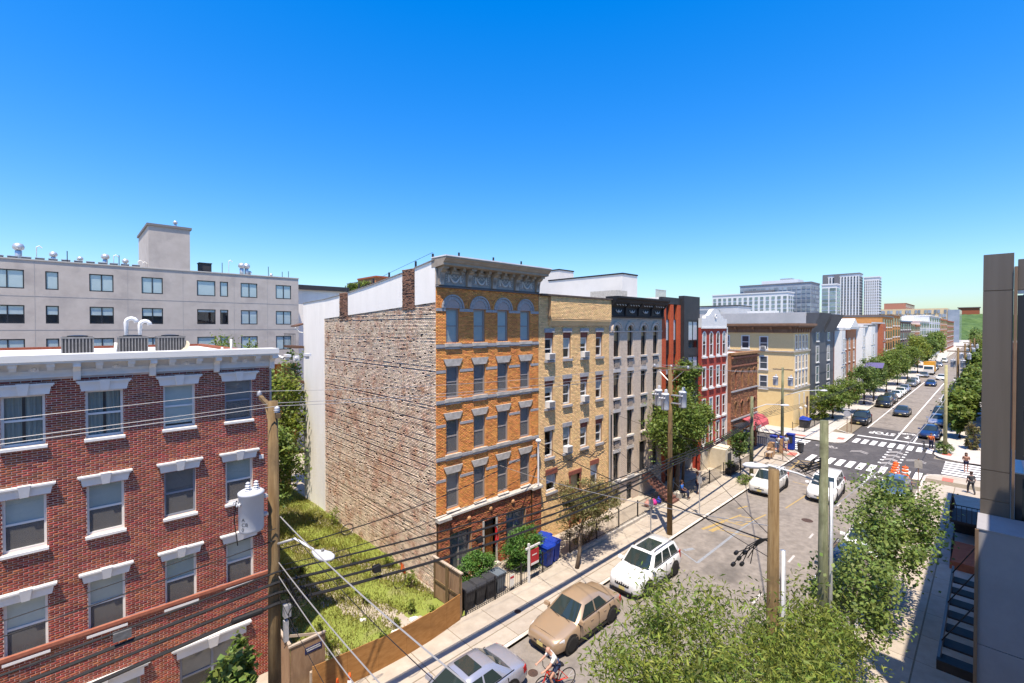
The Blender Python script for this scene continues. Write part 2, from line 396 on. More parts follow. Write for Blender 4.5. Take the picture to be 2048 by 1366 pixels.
def bike_symbol(x, y, s, m=M_paint):
    """a bicycle lying across the lane, wheels along Y"""
    b = MB()
    def ring(cx, cy, r):
        pts = [(cx+r*math.cos(2*math.pi*k/14), cy+r*math.sin(2*math.pi*k/14)) for k in range(15)]
        q = [(cx+r*.72*math.cos(2*math.pi*k/14), cy+r*.72*math.sin(2*math.pi*k/14)) for k in range(15)]
        for k in range(14): b.quad((*pts[k],.0085),(*pts[k+1],.0085),(*q[k+1],.0085),(*q[k],.0085))
    def ln(p, q, w=0.09):
        d = Vector((q[0]-p[0],q[1]-p[1])); n = Vector((-d.y,d.x)).normalized()*w*s/2
        b.quad((p[0]-n.x,p[1]-n.y,.0088),(q[0]-n.x,q[1]-n.y,.0088),(q[0]+n.x,q[1]+n.y,.0088),(p[0]+n.x,p[1]+n.y,.0088))
    ring(x, y-0.5*s, 0.3*s); ring(x, y+0.5*s, 0.3*s)
    B = (x, y+0.08*s); S = (x+0.42*s, y+0.2*s); H_ = (x+0.45*s, y-0.33*s)
    for p, q in [((x,y+0.5*s),B),((x,y+0.5*s),S),(B,S),(B,H_),(S,H_),(H_,(x,y-0.5*s)),((x+.62*s,y-.25*s),H_)]: ln(p, q)
    b.build('bike_symbol', m, RM)
bike_symbol(51.2, 6.9, 1.5); bike_symbol(75.0, 7.05, 1.3); bike_symbol(60.8, 12.7, 1.3, M_worn)
mark('bike_arrow', [(72.0,7.0),(72.7,6.65),(72.7,6.93),(74.0,6.93),(74.0,7.07),(72.7,7.07),(72.7,7.35)])
def text_mesh(txt, size, m, offset=0.0, align='LEFT'):
    cu = bpy.data.curves.new('lettering', 'FONT'); cu.body = txt; cu.size = size; cu.align_x = align; cu.offset = offset
    tmp = bpy.data.objects.new('lettering_curve', cu); COL.objects.link(tmp); bpy.context.view_layer.update()
    me = bpy.data.meshes.new_from_object(tmp.evaluated_get(bpy.context.evaluated_depsgraph_get()))
    bpy.data.objects.remove(tmp); me.materials.clear(); me.materials.append(m)
    o = bpy.data.objects.new('lettering', me); COL.objects.link(o); return o
def road_text(txt, x, y, size, sy, rz, m):
    o = text_mesh(txt, size, m, 0.02, 'CENTER'); o.location = (x, y, 0.009); o.rotation_euler = (0,0,rz); o.scale = (1, sy, 1); o.parent = RM; return o
road_text('STOP', 74.2, 9.45, 1.05, 2.3, R(90), M_paint)
# yellow hatching by the corner, utility paint
for k in range(4): mark('yellow_hatch', [(49.2+1.0*k,13.4),(49.35+1.0*k,13.4),(50.1+1.0*k,11.2),(49.95+1.0*k,11.2)], M_ypaint)
for k in range(4): mark('yellow_hatch', [(49.6+1.0*k,6.1),(49.75+1.0*k,6.1),(50.3+1.0*k,4.4),(50.15+1.0*k,4.4)], M_ypaint)
def ymark(a, b, w=0.1, m=None, nm='utility_mark'):
    d = Vector((b[0]-a[0],b[1]-a[1])); n = Vector((-d.y,d.x)).normalized()*w/2
    mark(nm, [(a[0]-n.x,a[1]-n.y),(b[0]-n.x,b[1]-n.y),(b[0]+n.x,b[1]+n.y),(a[0]+n.x,a[1]+n.y)], m or M_ypaint, 0.006+random.uniform(0,.0015))
for a, b, w in [((29.9,13.1),(32.2,12.6),.22),((30.0,12.6),(31.2,12.4),.3),((32.3,13.1),(32.4,11.5),.12),((32.4,11.5),(35.5,11.0),.12),((32.4,12.6),(34.2,12.2),.14),((32.6,12.0),(33.6,11.3),.1),((30.6,12.5),(31.2,9.5),.1),((33.8,12.3),(34.2,11.4),.12),((35.2,12.8),(36.2,12.5),.14),((37.8,10.4),(44.5,9.9),.1),((44.5,9.9),(44.8,11.8),.1),((47.0,12.9),(52.5,13.2),.12)]: ymark(a, b, w)
for a, b, w in [((25.4,11.4),(31.6,11.35),.16),((26.4,13.4),(25.4,11.4),.1),((26.3,12.6),(26.9,12.3),.25),((31.6,11.35),(34,11.2),.1),((8.3,14.4),(8.9,14.9),.12)]: ymark(a, b, w, M_bpaint)
# patches, cracks and manholes in the near road
M_patch = mat('asphalt_patch', (0.125,0.113,0.10), (0.17,0.155,0.138), scale=4, rough=0.9, bump=0.2)
for pts in [[(8.5,10.2),(11.9,10.4),(12.2,12.9),(8.6,12.8)],[(16.2,6.0),(19.4,6.3),(19.1,8.4),(16.0,8.2)],[(30.5,5.2),(36,5.4),(35.8,7.2),(30.6,6.9)]]: mark('asphalt_patch', pts, M_patch, 0.003)
M_iron = mat('cast_iron', (0.06,0.045,0.04), (0.12,0.07,0.05), scale=8, rough=0.7, metal=0.4)
for x, y, r, z, p in [(14.82,15.1,0.16,0.13,P1),(12.7,12.1,0.2,0.006,None),(13.1,11.5,0.16,0.006,None),(36.5,8.7,0.35,0.006,None),(64.8,13.6,0.3,0.13,P2)]:
    o = MB().lathe([(r,-0.03),(r,0.002),(r*.8,0.004),(0.001,0.004)], (x,y,z), 16).build('manhole_cover', M_iron, p if p else RM)
# ================================================================ windows
G_dark = glass_mat('window_glass')
M_white = mat('white_painted_wood', (0.64,0.63,0.60), (0.70,0.69,0.66), scale=3, rough=0.5)
M_greyframe = mat('grey_frame', (0.26,0.25,0.25), rough=0.5)
M_taupe = mat('taupe_frame', (0.30,0.27,0.25), rough=0.5)
M_black = mat('black_frame', (0.025,0.028,0.033), rough=0.4)
M_bluegrey = mat('bluegrey_frame', (0.22,0.24,0.28), rough=0.5)
M_blind = mat('blind_greengrey', (0.36,0.42,0.40), (0.42,0.47,0.44), scale=3, rough=0.7, island=0.12)
M_blind_dark = mat('blind_charcoal', (0.16,0.158,0.155), (0.20,0.197,0.19), scale=3, rough=0.7, island=0.2)
M_blind_white = mat('blind_white', (0.60,0.62,0.63), (0.68,0.7,0.7), scale=3, rough=0.7)
M_blind_tan = mat('blind_tan', (0.50,0.33,0.15), (0.42,0.26,0.12), scale=2, rough=0.7)
M_blind_sky = mat('blind_palegreen', (0.52,0.60,0.60), (0.58,0.65,0.65), scale=1.5, rough=0.6)
M_curtain = mat('curtain_greygreen', (0.16,0.20,0.19), (0.28,0.33,0.31), scale=14, rough=0.9, streak=(1,1,0.02))
M_room = mat('dark_room', (0.035,0.035,0.038), (0.06,0.058,0.056), scale=0.7, rough=0.9)  # unlit room shade put into the colour; dark doors and frames share it
M_screen = mat('insect_screen', (0.15,0.145,0.14), (0.19,0.185,0.175), scale=1.2, rough=0.9)
def _scr():
    t = M_screen.node_tree; n = t.nodes; L = t.links; b = next(x for x in n if x.type == 'BSDF_PRINCIPLED'); out = next(x for x in n if x.type == 'OUTPUT_MATERIAL')
    tr = n.new('ShaderNodeBsdfTransparent'); mx = n.new('ShaderNodeMixShader'); mx.inputs[0].default_value = 0.62; L.new(tr.outputs[0], mx.inputs[1]); L.new(b.outputs[0], mx.inputs[2]); L.new(mx.outputs[0], out.inputs[0])
_scr()
WIN = {}
def win_meshes(key, w, h, fw, fm, gm, mid, blind, bm_, arch, depth, curtain, muntin, sash_m, screen=None):
    k = (key, round(w,3), round(h,3), blind)
    if k in WIN: return WIN[k]
    d = depth; parts = []
    fr = MB()
    hs_ = h - w/2 if arch else h
    fr.box(-w/2, -w/2+fw, d, d+0.09, 0, hs_); fr.box(w/2-fw, w/2, d, d+0.09, 0, hs_); fr.box(-w/2+fw, w/2-fw, d, d+0.09, 0, fw*1.2)
    if arch:
        n = 10; r0, r1 = w/2, w/2-fw
        for q in range(n):
            a, b = math.pi*q/n, math.pi*(q+1)/n
            P = [(r0*math.cos(a), hs_+r0*math.sin(a)), (r0*math.cos(b), hs_+r0*math.sin(b)), (r1*math.cos(b), hs_+r1*math.sin(b)), (r1*math.cos(a), hs_+r1*math.sin(a))]
            fr.prism(P, 'y', d, d+0.09)
    else: fr.box(-w/2+fw, w/2-fw, d, d+0.09, h-fw, h)
    parts.append(('window', fr.mesh('window', fm), []))
    subs = []
    zi0, zi1 = fw*1.2, h-fw
    zm = h*mid
    if mid:
        s = MB(); s.box(-w/2+fw, w/2-fw, d+0.015, d+0.07, zm-0.03, zm+0.03)
        subs.append(('sash_rail', s.mesh('sash_rail', sash_m or fm)))
    if muntin:
        s = MB()
        for q in range(1, muntin): x = -w/2+w*q/muntin; s.box(x-0.035, x+0.035, d+0.01, d+0.075, zi0, hs_)
        subs.append(('mullion', s.mesh('mullion', fm)))
    xs0, xs1 = -w/2+fw, w/2-fw
    def pane(a, b, top_arch=False):
        p = MB()
        if top_arch:
            r = w/2-fw; pts = [(xs0, d+0.045, a), (xs1, d+0.045, a)] + [(r*math.cos(math.pi*q/10), d+0.045, hs_+r*math.sin(math.pi*q/10)) for q in range(11)]
            p.poly(pts)
        else: p.quad((xs0,d+0.045,a),(xs1,d+0.045,a),(xs1,d+0.045,b),(xs0,d+0.045,b))
        return p.mesh('pane', gm)
    if mid: subs.append(('pane', pane(zi0, zm-0.03))); subs.append(('pane', pane(zm+0.03, zi1, arch)))
    else: subs.append(('pane', pane(zi0, zi1, arch)))
    if screen:
        subs.append(('insect_screen', MB().quad((xs0,d+0.03,zi0),(xs1,d+0.03,zi0),(xs1,d+0.03,zm-0.03 if screen < 1 else zi1),(xs0,d+0.03,zm-0.03 if screen < 1 else zi1)).mesh('insect_screen', M_screen)))
    if blind:
        b0 = zi1 - (zi1-zi0)*blind
        b = MB(); b.box(xs0,xs1,d+0.056,d+0.062,b0,h-fw*0.5)
        subs.append(('blind', b.mesh('blind', bm_)))
    if curtain:
        for sg in (-1, 1):
            c = MB(); n = 14
            for q in range(n):
                x0 = sg*(0.04*w + (w/2-0.04*w)*q/n); x1 = sg*(0.04*w + (w/2-0.04*w)*(q+1)/n)
                y0 = d+0.10+0.03*math.sin(q*1.7); y1 = d+0.10+0.03*math.sin((q+1)*1.7)
                c.quad((x0,y0,0.02),(x1,y1,0.02),(x1,y1,h),(x0,y0,h))
            subs.append(('curtain', c.mesh('curtain', M_curtain, True)))
    WIN[k] = (parts[0][1], subs)
    return WIN[k]
def place_window(root, x, y, z, w, h, key, face='y', fw=0.06, fm=M_white, gm=G_dark, mid=0.5, blind=0.0, bm_=M_blind, arch=False, depth=0.10, curtain=False, muntin=0, sash_m=None, screen=None):
    me, subs = win_meshes(key, w, h, fw, fm, gm, mid, blind, bm_, arch, depth, curtain, muntin, sash_m, screen)
    o = link('window', me, root); o.location = (x, y, z)
    if face == 'x': o.rotation_euler = (0, 0, -math.pi/2)
    for nm, m2 in subs:
        c = bpy.data.objects.new(nm, m2); COL.objects.link(c); c.parent = o
    return o
SH = {}
def shared_part(root, name, key, make, m, loc, rz=0.0, smooth=False):
    k = (name, key)
    if k not in SH: SH[k] = make().mesh(name, m, smooth)
    o = link(name, SH[k], root); o.location = loc; o.rotation_euler = (0,0,rz); return o
def shell(root, x0, x1, y0, y1, z1, m_side, m_roof, t=0.25, z0=0.0, par=0.35, roof_drop=0.35, left=True, right=True):
    """side and back walls, flat roof with parapet, dark sheet behind the front for unlit rooms"""
    if left: MB().box(x0, x0+t, y0, y1, z0, z1).build('side_wall', m_side, root)
    if right: MB().box(x1-t, x1, y0, y1, z0, z1).build('side_wall', m_side, root)
    MB().box(x0+t, x1-t, y1-t, y1, z0, z1).build('rear_wall', m_side, root)
    MB().box(x0+t, x1-t, y0, y1-t, z1-roof_drop-0.2, z1-roof_drop).build('roof', m_roof, root)
    MB().box(x0+t, x1-t, y0+1.1, y0+1.2, z0, z1-roof_drop-0.2).build('dark_room_backing', M_room, root)  # not a real partition: dark sheet with the room's shade in its colour

M_mortar = mat('mortar_pink', (0.56,0.43,0.35), (0.66,0.52,0.44), scale=8, rough=0.95)
M_roofgrey = mat('roof_grey', (0.30,0.30,0.30), (0.42,0.42,0.41), scale=1.2, rough=0.9)
M_roofwhite = mat('roof_white', (0.75,0.75,0.74), (0.6,0.6,0.59), scale=1.2, rough=0.8)
rb = np.random.default_rng(3)
# ================================================================ red brick house beside the lot
M_redbrick = mat('red_brick', (0.29,0.072,0.038), (0.20,0.048,0.028), scale=9, rough=0.85, island=0.35, bump=0.3, bscale=90, c3=(0.20,0.05,0.03), c3scale=0.55, c3lo=0.5, c3hi=0.75)
LB = thing('red_brick_house', 'dark red brick house with white keystone lintels and white bracketed cornice', 'house', (1.5, YF+4, 0))
LX0, LX1, LZ = -9.0, 5.5, 12.35

LC = [-6.2,-4.5,-2.75,-1.02,0.72,2.62,4.40]
LR = [(9.91,11.36),(6.92,8.46),(3.90,5.50)]
rects = []
for xc in LC:
    for z0, z1 in LR: rects.append((xc-0.435, xc+0.435, z0, z1))
gf = [(2.56,4.48,0.25,2.0),(-0.4,1.5,0.25,2.0),(-4.0,-2.0,0.0,2.2)]
rects += gf
mbw = wall(MB(), 'y', YF+0.012, LX0, LX1, 0, 11.80, rects, 0.3); mbw.build('front_wall', M_mortar, LB)
cells = brick_cells(-2.6, LX1, 0.12, 11.78, rects+[(-9,9,3.86,4.06)], 0.205, 0.0672, 0.0145, rb)
brick_skin(LB, cells, 'y', YF+0.006, M_redbrick, rb, 300, (-1.6, 7.0), prot=(-0.003,0.002))
MB().box(LX0,LX1,YF+0.006,YF+0.32,11.80,12.3).build('parapet', M_mortar, LB)
MB().box(-2.6,LX1+0.02,YF-0.07,YF,3.87,3.945).box(-2.6,LX1+0.02,YF-0.10,YF,3.95,4.05).build('belt_course', mat('belt_brick',(0.34,0.13,0.08),(0.28,0.09,0.055),scale=7,rough=0.9), LB)
shell(LB, LX0, LX1, YF+0.32, YF+13, LZ, M_redbrick, M_roofwhite, roof_drop=0.12)
for i, xc in enumerate(LC):
    for j, (z0, z1) in enumerate(LR):
        cur = (j == 0 and i in (3,4)); dark = (i, j) in ((6,0),(5,1))
        place_window(LB, xc, YF, z0, 0.87, z1-z0, 'L%d%d%d' % (cur, dark, j), fw=0.055, fm=M_bluegrey if dark else M_white, mid=0.5, blind=0 if cur else (0.5 if j else 0.95), bm_=M_blind_dark if dark else M_blind, curtain=cur, screen=0.5 if (j or dark) else None)
        def lint():
            b = MB(); b.hexa([(-0.53,-0.07,0),(0.53,-0.07,0),(0.53,0.0,0),(-0.53,0.0,0),(-0.57,-0.09,0.22),(0.57,-0.09,0.22),(0.57,0.0,0.22),(-0.57,0.0,0.22)])
            b.box(-0.61,0.61,-0.12,0.0,0.22,0.27); b.box(-0.64,0.64,-0.16,0.0,0.27,0.32); return b
        l = shared_part(LB, 'lintel', 'L', lint, M_white, (xc, YF, z1+0.005))
        k = bpy.data.objects.new('keystone', SH.setdefault(('keystone','L'), MB().hexa([(-0.085,-0.125,0.0),(0.085,-0.125,0.0),(0.085,0,0.0),(-0.085,0,0.0),(-0.13,-0.18,0.335),(0.13,-0.18,0.335),(0.13,0,0.335),(-0.13,0,0.335)]).mesh('keystone', M_white))); COL.objects.link(k); k.parent = l
        shared_part(LB, 'sill', 'L', lambda: MB().hexa([(-0.48,-0.09,0),(0.48,-0.09,0),(0.48,0.1,0),(-0.48,0.1,0),(-0.48,-0.09,0.075),(0.48,-0.09,0.075),(0.48,0.1,0.095),(-0.48,0.1,0.095)]), M_white, (xc, YF, z0-0.095))
for x0, x1, z0, z1 in gf:
    xc = (x0+x1)/2
    place_window(LB, xc, YF, z0, x1-x0, z1-z0, 'Lg', fw=0.07, fm=M_bluegrey, mid=0.55, blind=0.5, bm_=M_blind_dark, muntin=2)
    l = shared_part(LB, 'lintel', 'Lg', lambda: MB().box(-1.05,1.05,-0.06,0,0,0.28).box(-1.15,1.15,-0.13,0,0.28,0.36).box(-1.2,1.2,-0.17,0,0.36,0.42), M_white, (xc, YF, z1+0.005))
    shared_part(LB, 'keystone', 'Lg', lambda: MB().hexa([(-0.12,-0.14,0.0),(0.12,-0.14,0.0),(0.12,0,0.0),(-0.12,0,0.0),(-0.17,-0.19,0.37),(0.17,-0.19,0.37),(0.17,0,0.37),(-0.17,0,0.37)]), M_white, (xc, YF, z1+0.005))
    shared_part(LB, 'sill', 'Lg', lambda: MB().box(-1.05,1.05,-0.09,0.1,0,0.1), M_white, (xc, YF, z0-0.105))
# cornice of the red brick house
cm = MB()
cm.box(LX0,LX1+0.03,YF-0.05,YF,11.84,11.90); cm.box(LX0,LX1+0.03,YF-0.03,YF,11.90,12.0); cm.box(LX0,LX1+0.03,YF-0.06,YF,12.0,12.05); cm.box(LX0,LX1+0.03,YF-0.035,YF,12.05,12.16)
cm.box(LX0,LX1+0.03,YF-0.10,YF,12.16,12.27); cor = cm.build('cornice', M_white, LB)
MB().box(LX0,LX1+0.1,YF-0.52,YF+0.3,12.27,12.33).box(LX0,LX1+0.12,YF-0.56,YF+0.3,12.33,12.52).build('fascia', mat('weathered_white',(0.68,0.67,0.63),(0.60,0.58,0.53),scale=2,rough=0.7,streak=(0.3,1,3)), LB)
for k in range(9):
    x = -8.9+1.8*k
    o = shared_part(cor, 'bracket', 'L', lambda: MB().prism([(-0.055,0.0),(-0.10,0.05),(-0.13,0.28),(-0.22,0.40),(-0.48,0.44),(-0.48,0.56),(0.0,0.56),(0.0,0.0)], 'x', -0.085, 0.085), M_white, (x, YF, 11.71))
    for q in (0.5, 1.25):
        shared_part(cor, 'modillion', 'L', lambda: MB().box(-0.09,0.09,-0.34,0,0,0.10).box(-0.075,0.075,-0.16,0,-0.11,0), M_white, (x+q, YF-0.1, 12.165))
    shared_part(cor, 'rosette_block', 'L', lambda: MB().box(-0.11,0.11,-0.075,0,0,0.19).lathe([(0.07,0),(0.05,-0.03),(0.001,-0.035)],(0,-0.075,0.095),8,'y'), M_white, (x+0.9, YF, 12.0))
# roof equipment of the red brick house
M_acgrey = mat('condenser_grey', (0.16,0.155,0.145), (0.22,0.21,0.2), scale=5, rough=0.6)
M_steel = mat('galvanised_steel', (0.50,0.51,0.52), (0.62,0.62,0.62), scale=5, rough=0.4, metal=0.6)
M_pvc = mat('white_pvc_pipe', (0.74,0.73,0.70), rough=0.5)
def condenser(x, y, z, label, w=0.8, h=0.7, round_=False):
    t = thing('air_conditioner', label, 'air conditioner', (x, y, z), 'rooftop condensers of the red brick house')
    MB().box(x-w/2,x+w/2,y-w/2,y+w/2,z,z+h).build('casing', mat('condenser_core',(0.05,0.05,0.05),rough=0.8), t)
    n = 9; s = MB()
    for k in range(n+1):
        a = -w/2+w*k/n
        s.box(x+a-0.018,x+a+0.018,y-w/2-0.02,y-w/2+0.001,z+0.05,z+h-0.06); s.box(x-w/2-0.02,x-w/2+0.001,y+a-0.018,y+a+0.018,z+0.05,z+h-0.06)
    g = s.build('louvre_grille', M_acgrey, t); g['kind'] = 'stuff'
    MB().box(x-w/2-0.03,x+w/2+0.03,y-w/2-0.03,y+w/2+0.03,z+h-0.06,z+h).build('top_cover', M_acgrey, t)
    MB().box(x-w/2-0.03,x+w/2+0.03,y-w/2-0.03,y+w/2+0.03,z-0.03,z+0.05).build('base_pan', M_acgrey, t)
    MB().lathe([(0.28,0),(0.28,0.04),(0.1,0.06),(0.001,0.06)],(x,y,z+h),14).build('fan_guard', M_black, t)
condenser(0.15,22.6,12.27,'grey rooftop condenser nearest the photo left edge on the red brick house')
condenser(1.65,22.3,12.27,'grey rooftop condenser beside the two curved white vent pipes')
condenser(2.75,22.0,12.27,'grey rooftop condenser nearest the satellite dish')
def pipe_vent(x, y, z, h, label, hook=0.16, r=0.08):
    pts = [(x,y,z),(x,y,z+h)] + [(x+hook*(1-math.cos(R(a))), y-0.02, z+h+hook*math.sin(R(a))) for a in (30,60,90,120,150,180)] if hook else [(x,y,z),(x,y,z+h)]
    o = MB().tube(pts, r, 8).build('vent_pipe', M_pvc, None, True); return tag(o, label, 'vent pipe', 'white roof vent pipes')
pipe_vent(1.55,23.6,12.2,1.3,'tall white vent pipe with hooked top behind middle condenser')
pipe_vent(2.0,23.9,12.2,1.2,'second tall hooked white vent pipe behind middle condenser')
pipe_vent(1.15,22.0,12.2,0.55,'straight white vent pipe left of the middle condenser',0,0.05)
pipe_vent(4.85,22.2,12.2,0.6,'straight white vent pipe near the right roof end',0,0.04)
pipe_vent(4.4,21.6,12.2,0.3,'shortest white vent pipe near the right roof end',0,0.04)
d = thing('satellite_dish', 'small beige satellite dish on the red brick house roof', 'satellite dish', (3.15,21.6,12.2))
o = MB().lathe([(0.001,0),(0.12,0.015),(0.2,0.04),(0.26,0.075),(0.255,0.085),(0.19,0.05),(0.001,0.012)],(0,0,0),16).build('dish', mat('dish_beige',(0.5,0.44,0.33),rough=0.6), None, True)
o.parent = d; o.location = (0,0,0.33); o.rotation_euler = (R(60),R(15),R(-60))
MB().tube([(3.15,21.6,12.2),(3.15,21.6,12.5),(3.2,21.55,12.56)],0.02,6).build('mount', M_steel, d)
c = thing('security_camera', 'white bullet camera under the cornice end of the red brick house', 'camera', (5.6,YF-0.1,12.2))
MB().tube([(5.55,YF-0.1,12.25),(5.85,YF-0.28,12.13)],0.055,8).build('camera_body', M_pvc, c); MB().tube([(5.85,YF-0.28,12.13),(5.87,YF-0.29,12.12)],0.05,8).build('lens', M_black, c); MB().box(5.5,5.6,YF-0.14,YF-0.02,12.2,12.27).build('bracket', M_pvc, c)
MB().tube([(LX1-0.05,YF-0.06,0.2),(LX1-0.05,YF-0.06,11.8)],0.04,6).build('downspout', M_taupe, LB)
MB().box(5.05,5.2,YF-0.05,YF,8.35,8.5).build('junction_box', M_white, LB)

# ================================================================ orange brick house
M_orange = mat('orange_brick', (0.58,0.225,0.06), (0.67,0.29,0.09), scale=10, rough=0.85, island=0.22, bump=0.3, bscale=90, c3=(0.50,0.185,0.05), c3scale=0.7, c3lo=0.5, c3hi=0.75)
M_omortar = mat('mortar_brown', (0.42,0.21,0.09), (0.50,0.27,0.13), scale=8, rough=0.95)
M_stone = mat('grey_stone', (0.36,0.33,0.28), (0.52,0.48,0.42), scale=5, rough=0.9, bump=0.3, bscale=30)
M_stone2 = mat('bluestone', (0.27,0.27,0.28), (0.40,0.38,0.36), scale=8, rough=0.9, bump=0.3)
M_tin = mat('painted_tin_taupe', (0.27,0.225,0.175), (0.33,0.28,0.22), scale=3, rough=0.7)
M_tinlight = mat('painted_tin_pale', (0.52,0.50,0.47), rough=0.7)
M_tinpanel = mat('painted_tin_grey', (0.24,0.235,0.22), (0.30,0.29,0.27), scale=6, rough=0.7)
M_rbrick2 = mat('rust_brick', (0.36,0.12,0.05), (0.27,0.10,0.05), scale=8, rough=0.9, island=0.35, bump=0.3, bscale=80)
M_stucco = mat('white_stucco', (0.80,0.755,0.68), (0.86,0.815,0.74), scale=1.3, rough=0.95, bump=0.25, bscale=30, streak=(1,1,0.25))
OX0, OX1 = 13.04, 20.48
OB = thing('orange_brick_house', 'tall orange brick house with garland cornice and bare whitewashed brick side', 'house', ((OX0+OX1)/2, YF+6, 0))
OC = [(13.66,14.46),(15.44,16.24),(17.15,17.95),(18.93,19.73)]
OR = [(12.50,14.26),(9.68,11.33),(6.83,8.60),(4.02,5.85)]
rects = [(a,b,z0,z1) for a,b in OC for z0,z1 in OR]
gfr = [(13.8,15.25,0.12,2.75),(16.1,16.95,0.12,2.75),(17.75,19.35,0.12,2.75)]
lim = [(OX0-1,OX1+1,9.42,9.62),(OX0-1,OX1+1,12.24,12.44),(OX0-1,OX1+1,6.55,6.76)]
arch_r = []
for a, b in OC:
    xc = (a+b)/2
    for k in range(12):
        z = 14.26 + k*0.07; hw = math.sqrt(max(0, 0.78**2-(k*0.07)**2))
        if hw > 0.05: arch_r.append((xc-hw, xc+hw, z, z+0.07))
wall(MB(), 'y', YF+0.012, OX0, OX1, 0.0, 16.3, rects+gfr, 0.3).build('front_wall', M_omortar, OB)
cells = brick_cells(OX0, OX1, 3.86, 15.3, rects+lim+arch_r, 0.205, 0.0695, 0.008, rb)
brick_skin(OB, cells, 'y', YF+0.006, M_orange, rb, 300, (13.0, 12.0), prot=(0.003,0.010))
cells = brick_cells(OX0, OX1, 0.12, 3.6, gfr, 0.205, 0.072, 0.01, rb)
ob_low = link('brick_courses', bricks_mesh('brick_courses', cells, 'y', YF-0.05, M_rbrick2, rb, prot=(0.004,0.022)), OB); ob_low['kind'] = 'stuff'
wall(MB(), 'y', YF-0.045, OX0, OX1, 0.0, 3.62, gfr, 0.055).build('ground_floor_backing', mat('mortar_dark',(0.30,0.20,0.14),(0.38,0.27,0.2),scale=8,rough=0.95), OB)
# piers at either end of the ground floor and the stone ledge
for x0, x1 in [(OX0-0.02,OX0+0.68),(OX1-0.72,OX1+0.03)]:
    cells = brick_cells(x0, x1, 0.12, 3.6, [], 0.2, 0.072, 0.01, rb)
    q = link('brick_pier', bricks_mesh('brick_pier', cells, 'y', YF-0.20, M_rbrick2, rb, prot=(0.004,0.018), depth=0.15), OB); q['kind'] = 'stuff'
    MB().box(x0+0.005,x1-0.005,YF-0.196,YF-0.05,0.1,3.6).build('pier_core', M_omortar, OB)
    MB().hexa([(x0-0.06,YF-0.34,3.62),(x1+0.04,YF-0.34,3.62),(x1+0.04,YF,3.62),(x0-0.06,YF,3.62),(x0-0.06,YF-0.34,3.76),(x1+0.04,YF-0.34,3.76),(x1+0.04,YF,3.84),(x0-0.06,YF,3.84)]).build('ledge_block', M_stone, OB)
MB().hexa([(OX0+0.7,YF-0.16,3.66),(OX1-0.74,YF-0.16,3.66),(OX1-0.74,YF,3.66),(OX0+0.7,YF,3.66),(OX0+0.7,YF-0.16,3.76),(OX1-0.74,YF-0.16,3.76),(OX1-0.74,YF,3.88),(OX0+0.7,YF,3.88)]).build('ledge', M_stone, OB)
for zb in (9.42, 12.24, 6.55):
    MB().box(OX0+0.003,OX1-0.003,YF-0.05,YF+0.012,zb+0.055,zb+0.20).build('string_course', M_stone2, OB)
    MB().box(OX0+0.003,OX1-0.003,YF-0.012,YF+0.012,zb,zb+0.053).build('string_shadow_course', M_stone2, OB)
for a, b in OC:
    xc = (a+b)/2
    for j, (z0, z1) in enumerate(OR):
        place_window(OB, xc, YF, z0, 0.80, z1-z0, 'O%d' % min(j,1), fw=0.075, fm=M_taupe, mid=0.5, blind=1.0, bm_=M_blind_dark if j else M_blind, depth=0.10, screen=0.5 if j else None)
        if j:
            shared_part(OB, 'lintel', 'O', lambda: MB().hexa([(-0.42,-0.06,0),(0.42,-0.06,0),(0.42,0.012,0),(-0.42,0.012,0),(-0.60,-0.06,0.36),(0.60,-0.06,0.36),(0.60,0.012,0.36),(-0.60,0.012,0.36)]), M_stone, (xc, YF, z1+0.004))
        if j < 3:
            shared_part(OB, 'sill', 'O', lambda: MB().box(-0.5,0.5,-0.10,0.1,0,0.17).box(-0.47,0.47,-0.04,0.0,-0.13,0), M_stone, (xc, YF, z0-0.172))
        else: shared_part(OB, 'sill', 'O2', lambda: MB().hexa([(-0.42,-0.1,0),(0.42,-0.1,0),(0.42,0.1,0),(-0.42,0.1,0),(-0.42,-0.1,0.03),(0.42,-0.1,0.03),(0.42,0.1,0.13),(-0.42,0.1,0.13)]), M_stone, (xc, YF, z0-0.135))
    # arched head over the top windows
    def archm():
        b = MB()
        for r0, r1, dp in [(0.44,0.60,0.05),(0.62,0.70,0.09)]:
            for k in range(14):
                A, B = math.pi*k/14, math.pi*(k+1)/14; g = 0.012
                b.prism([(r1*math.cos(A+g),r1*math.sin(A+g)),(r1*math.cos(B-g),r1*math.sin(B-g)),(r0*math.cos(B-g),r0*math.sin(B-g)),(r0*math.cos(A+g),r0*math.sin(A+g))],'y',-dp,0.01)
        return b
    shared_part(OB, 'arch_ring', 'O', archm, M_stone2, (xc, YF, 14.28))
    shared_part(OB, 'arch_brick_ring', 'O', lambda: MB().prism([(0.78*math.cos(math.pi*k/16),0.78*math.sin(math.pi*k/16)) for k in range(17)]+[(0.71*math.cos(math.pi*k/16),0.71*math.sin(math.pi*k/16)) for k in range(16,-1,-1)],'y',-0.035,0.01), M_orange, (xc, YF, 14.28))
    shared_part(OB, 'arch_backing', 'O', lambda: MB().prism([(0.71*math.cos(math.pi*k/16),0.71*math.sin(math.pi*k/16)) for k in range(17)],'y',-0.002,0.011), M_rbrick2, (xc, YF, 14.28))
    shared_part(OB, 'tympanum', 'O', lambda: MB().prism([(0.43*math.cos(math.pi*k/12),0.43*math.sin(math.pi*k/12)) for k in range(13)],'y',-0.025,0.0), mat('tympanum_terracotta',(0.33,0.27,0.25),(0.40,0.33,0.3),scale=12,rough=0.8,bump=0.5), (xc, YF, 14.28))
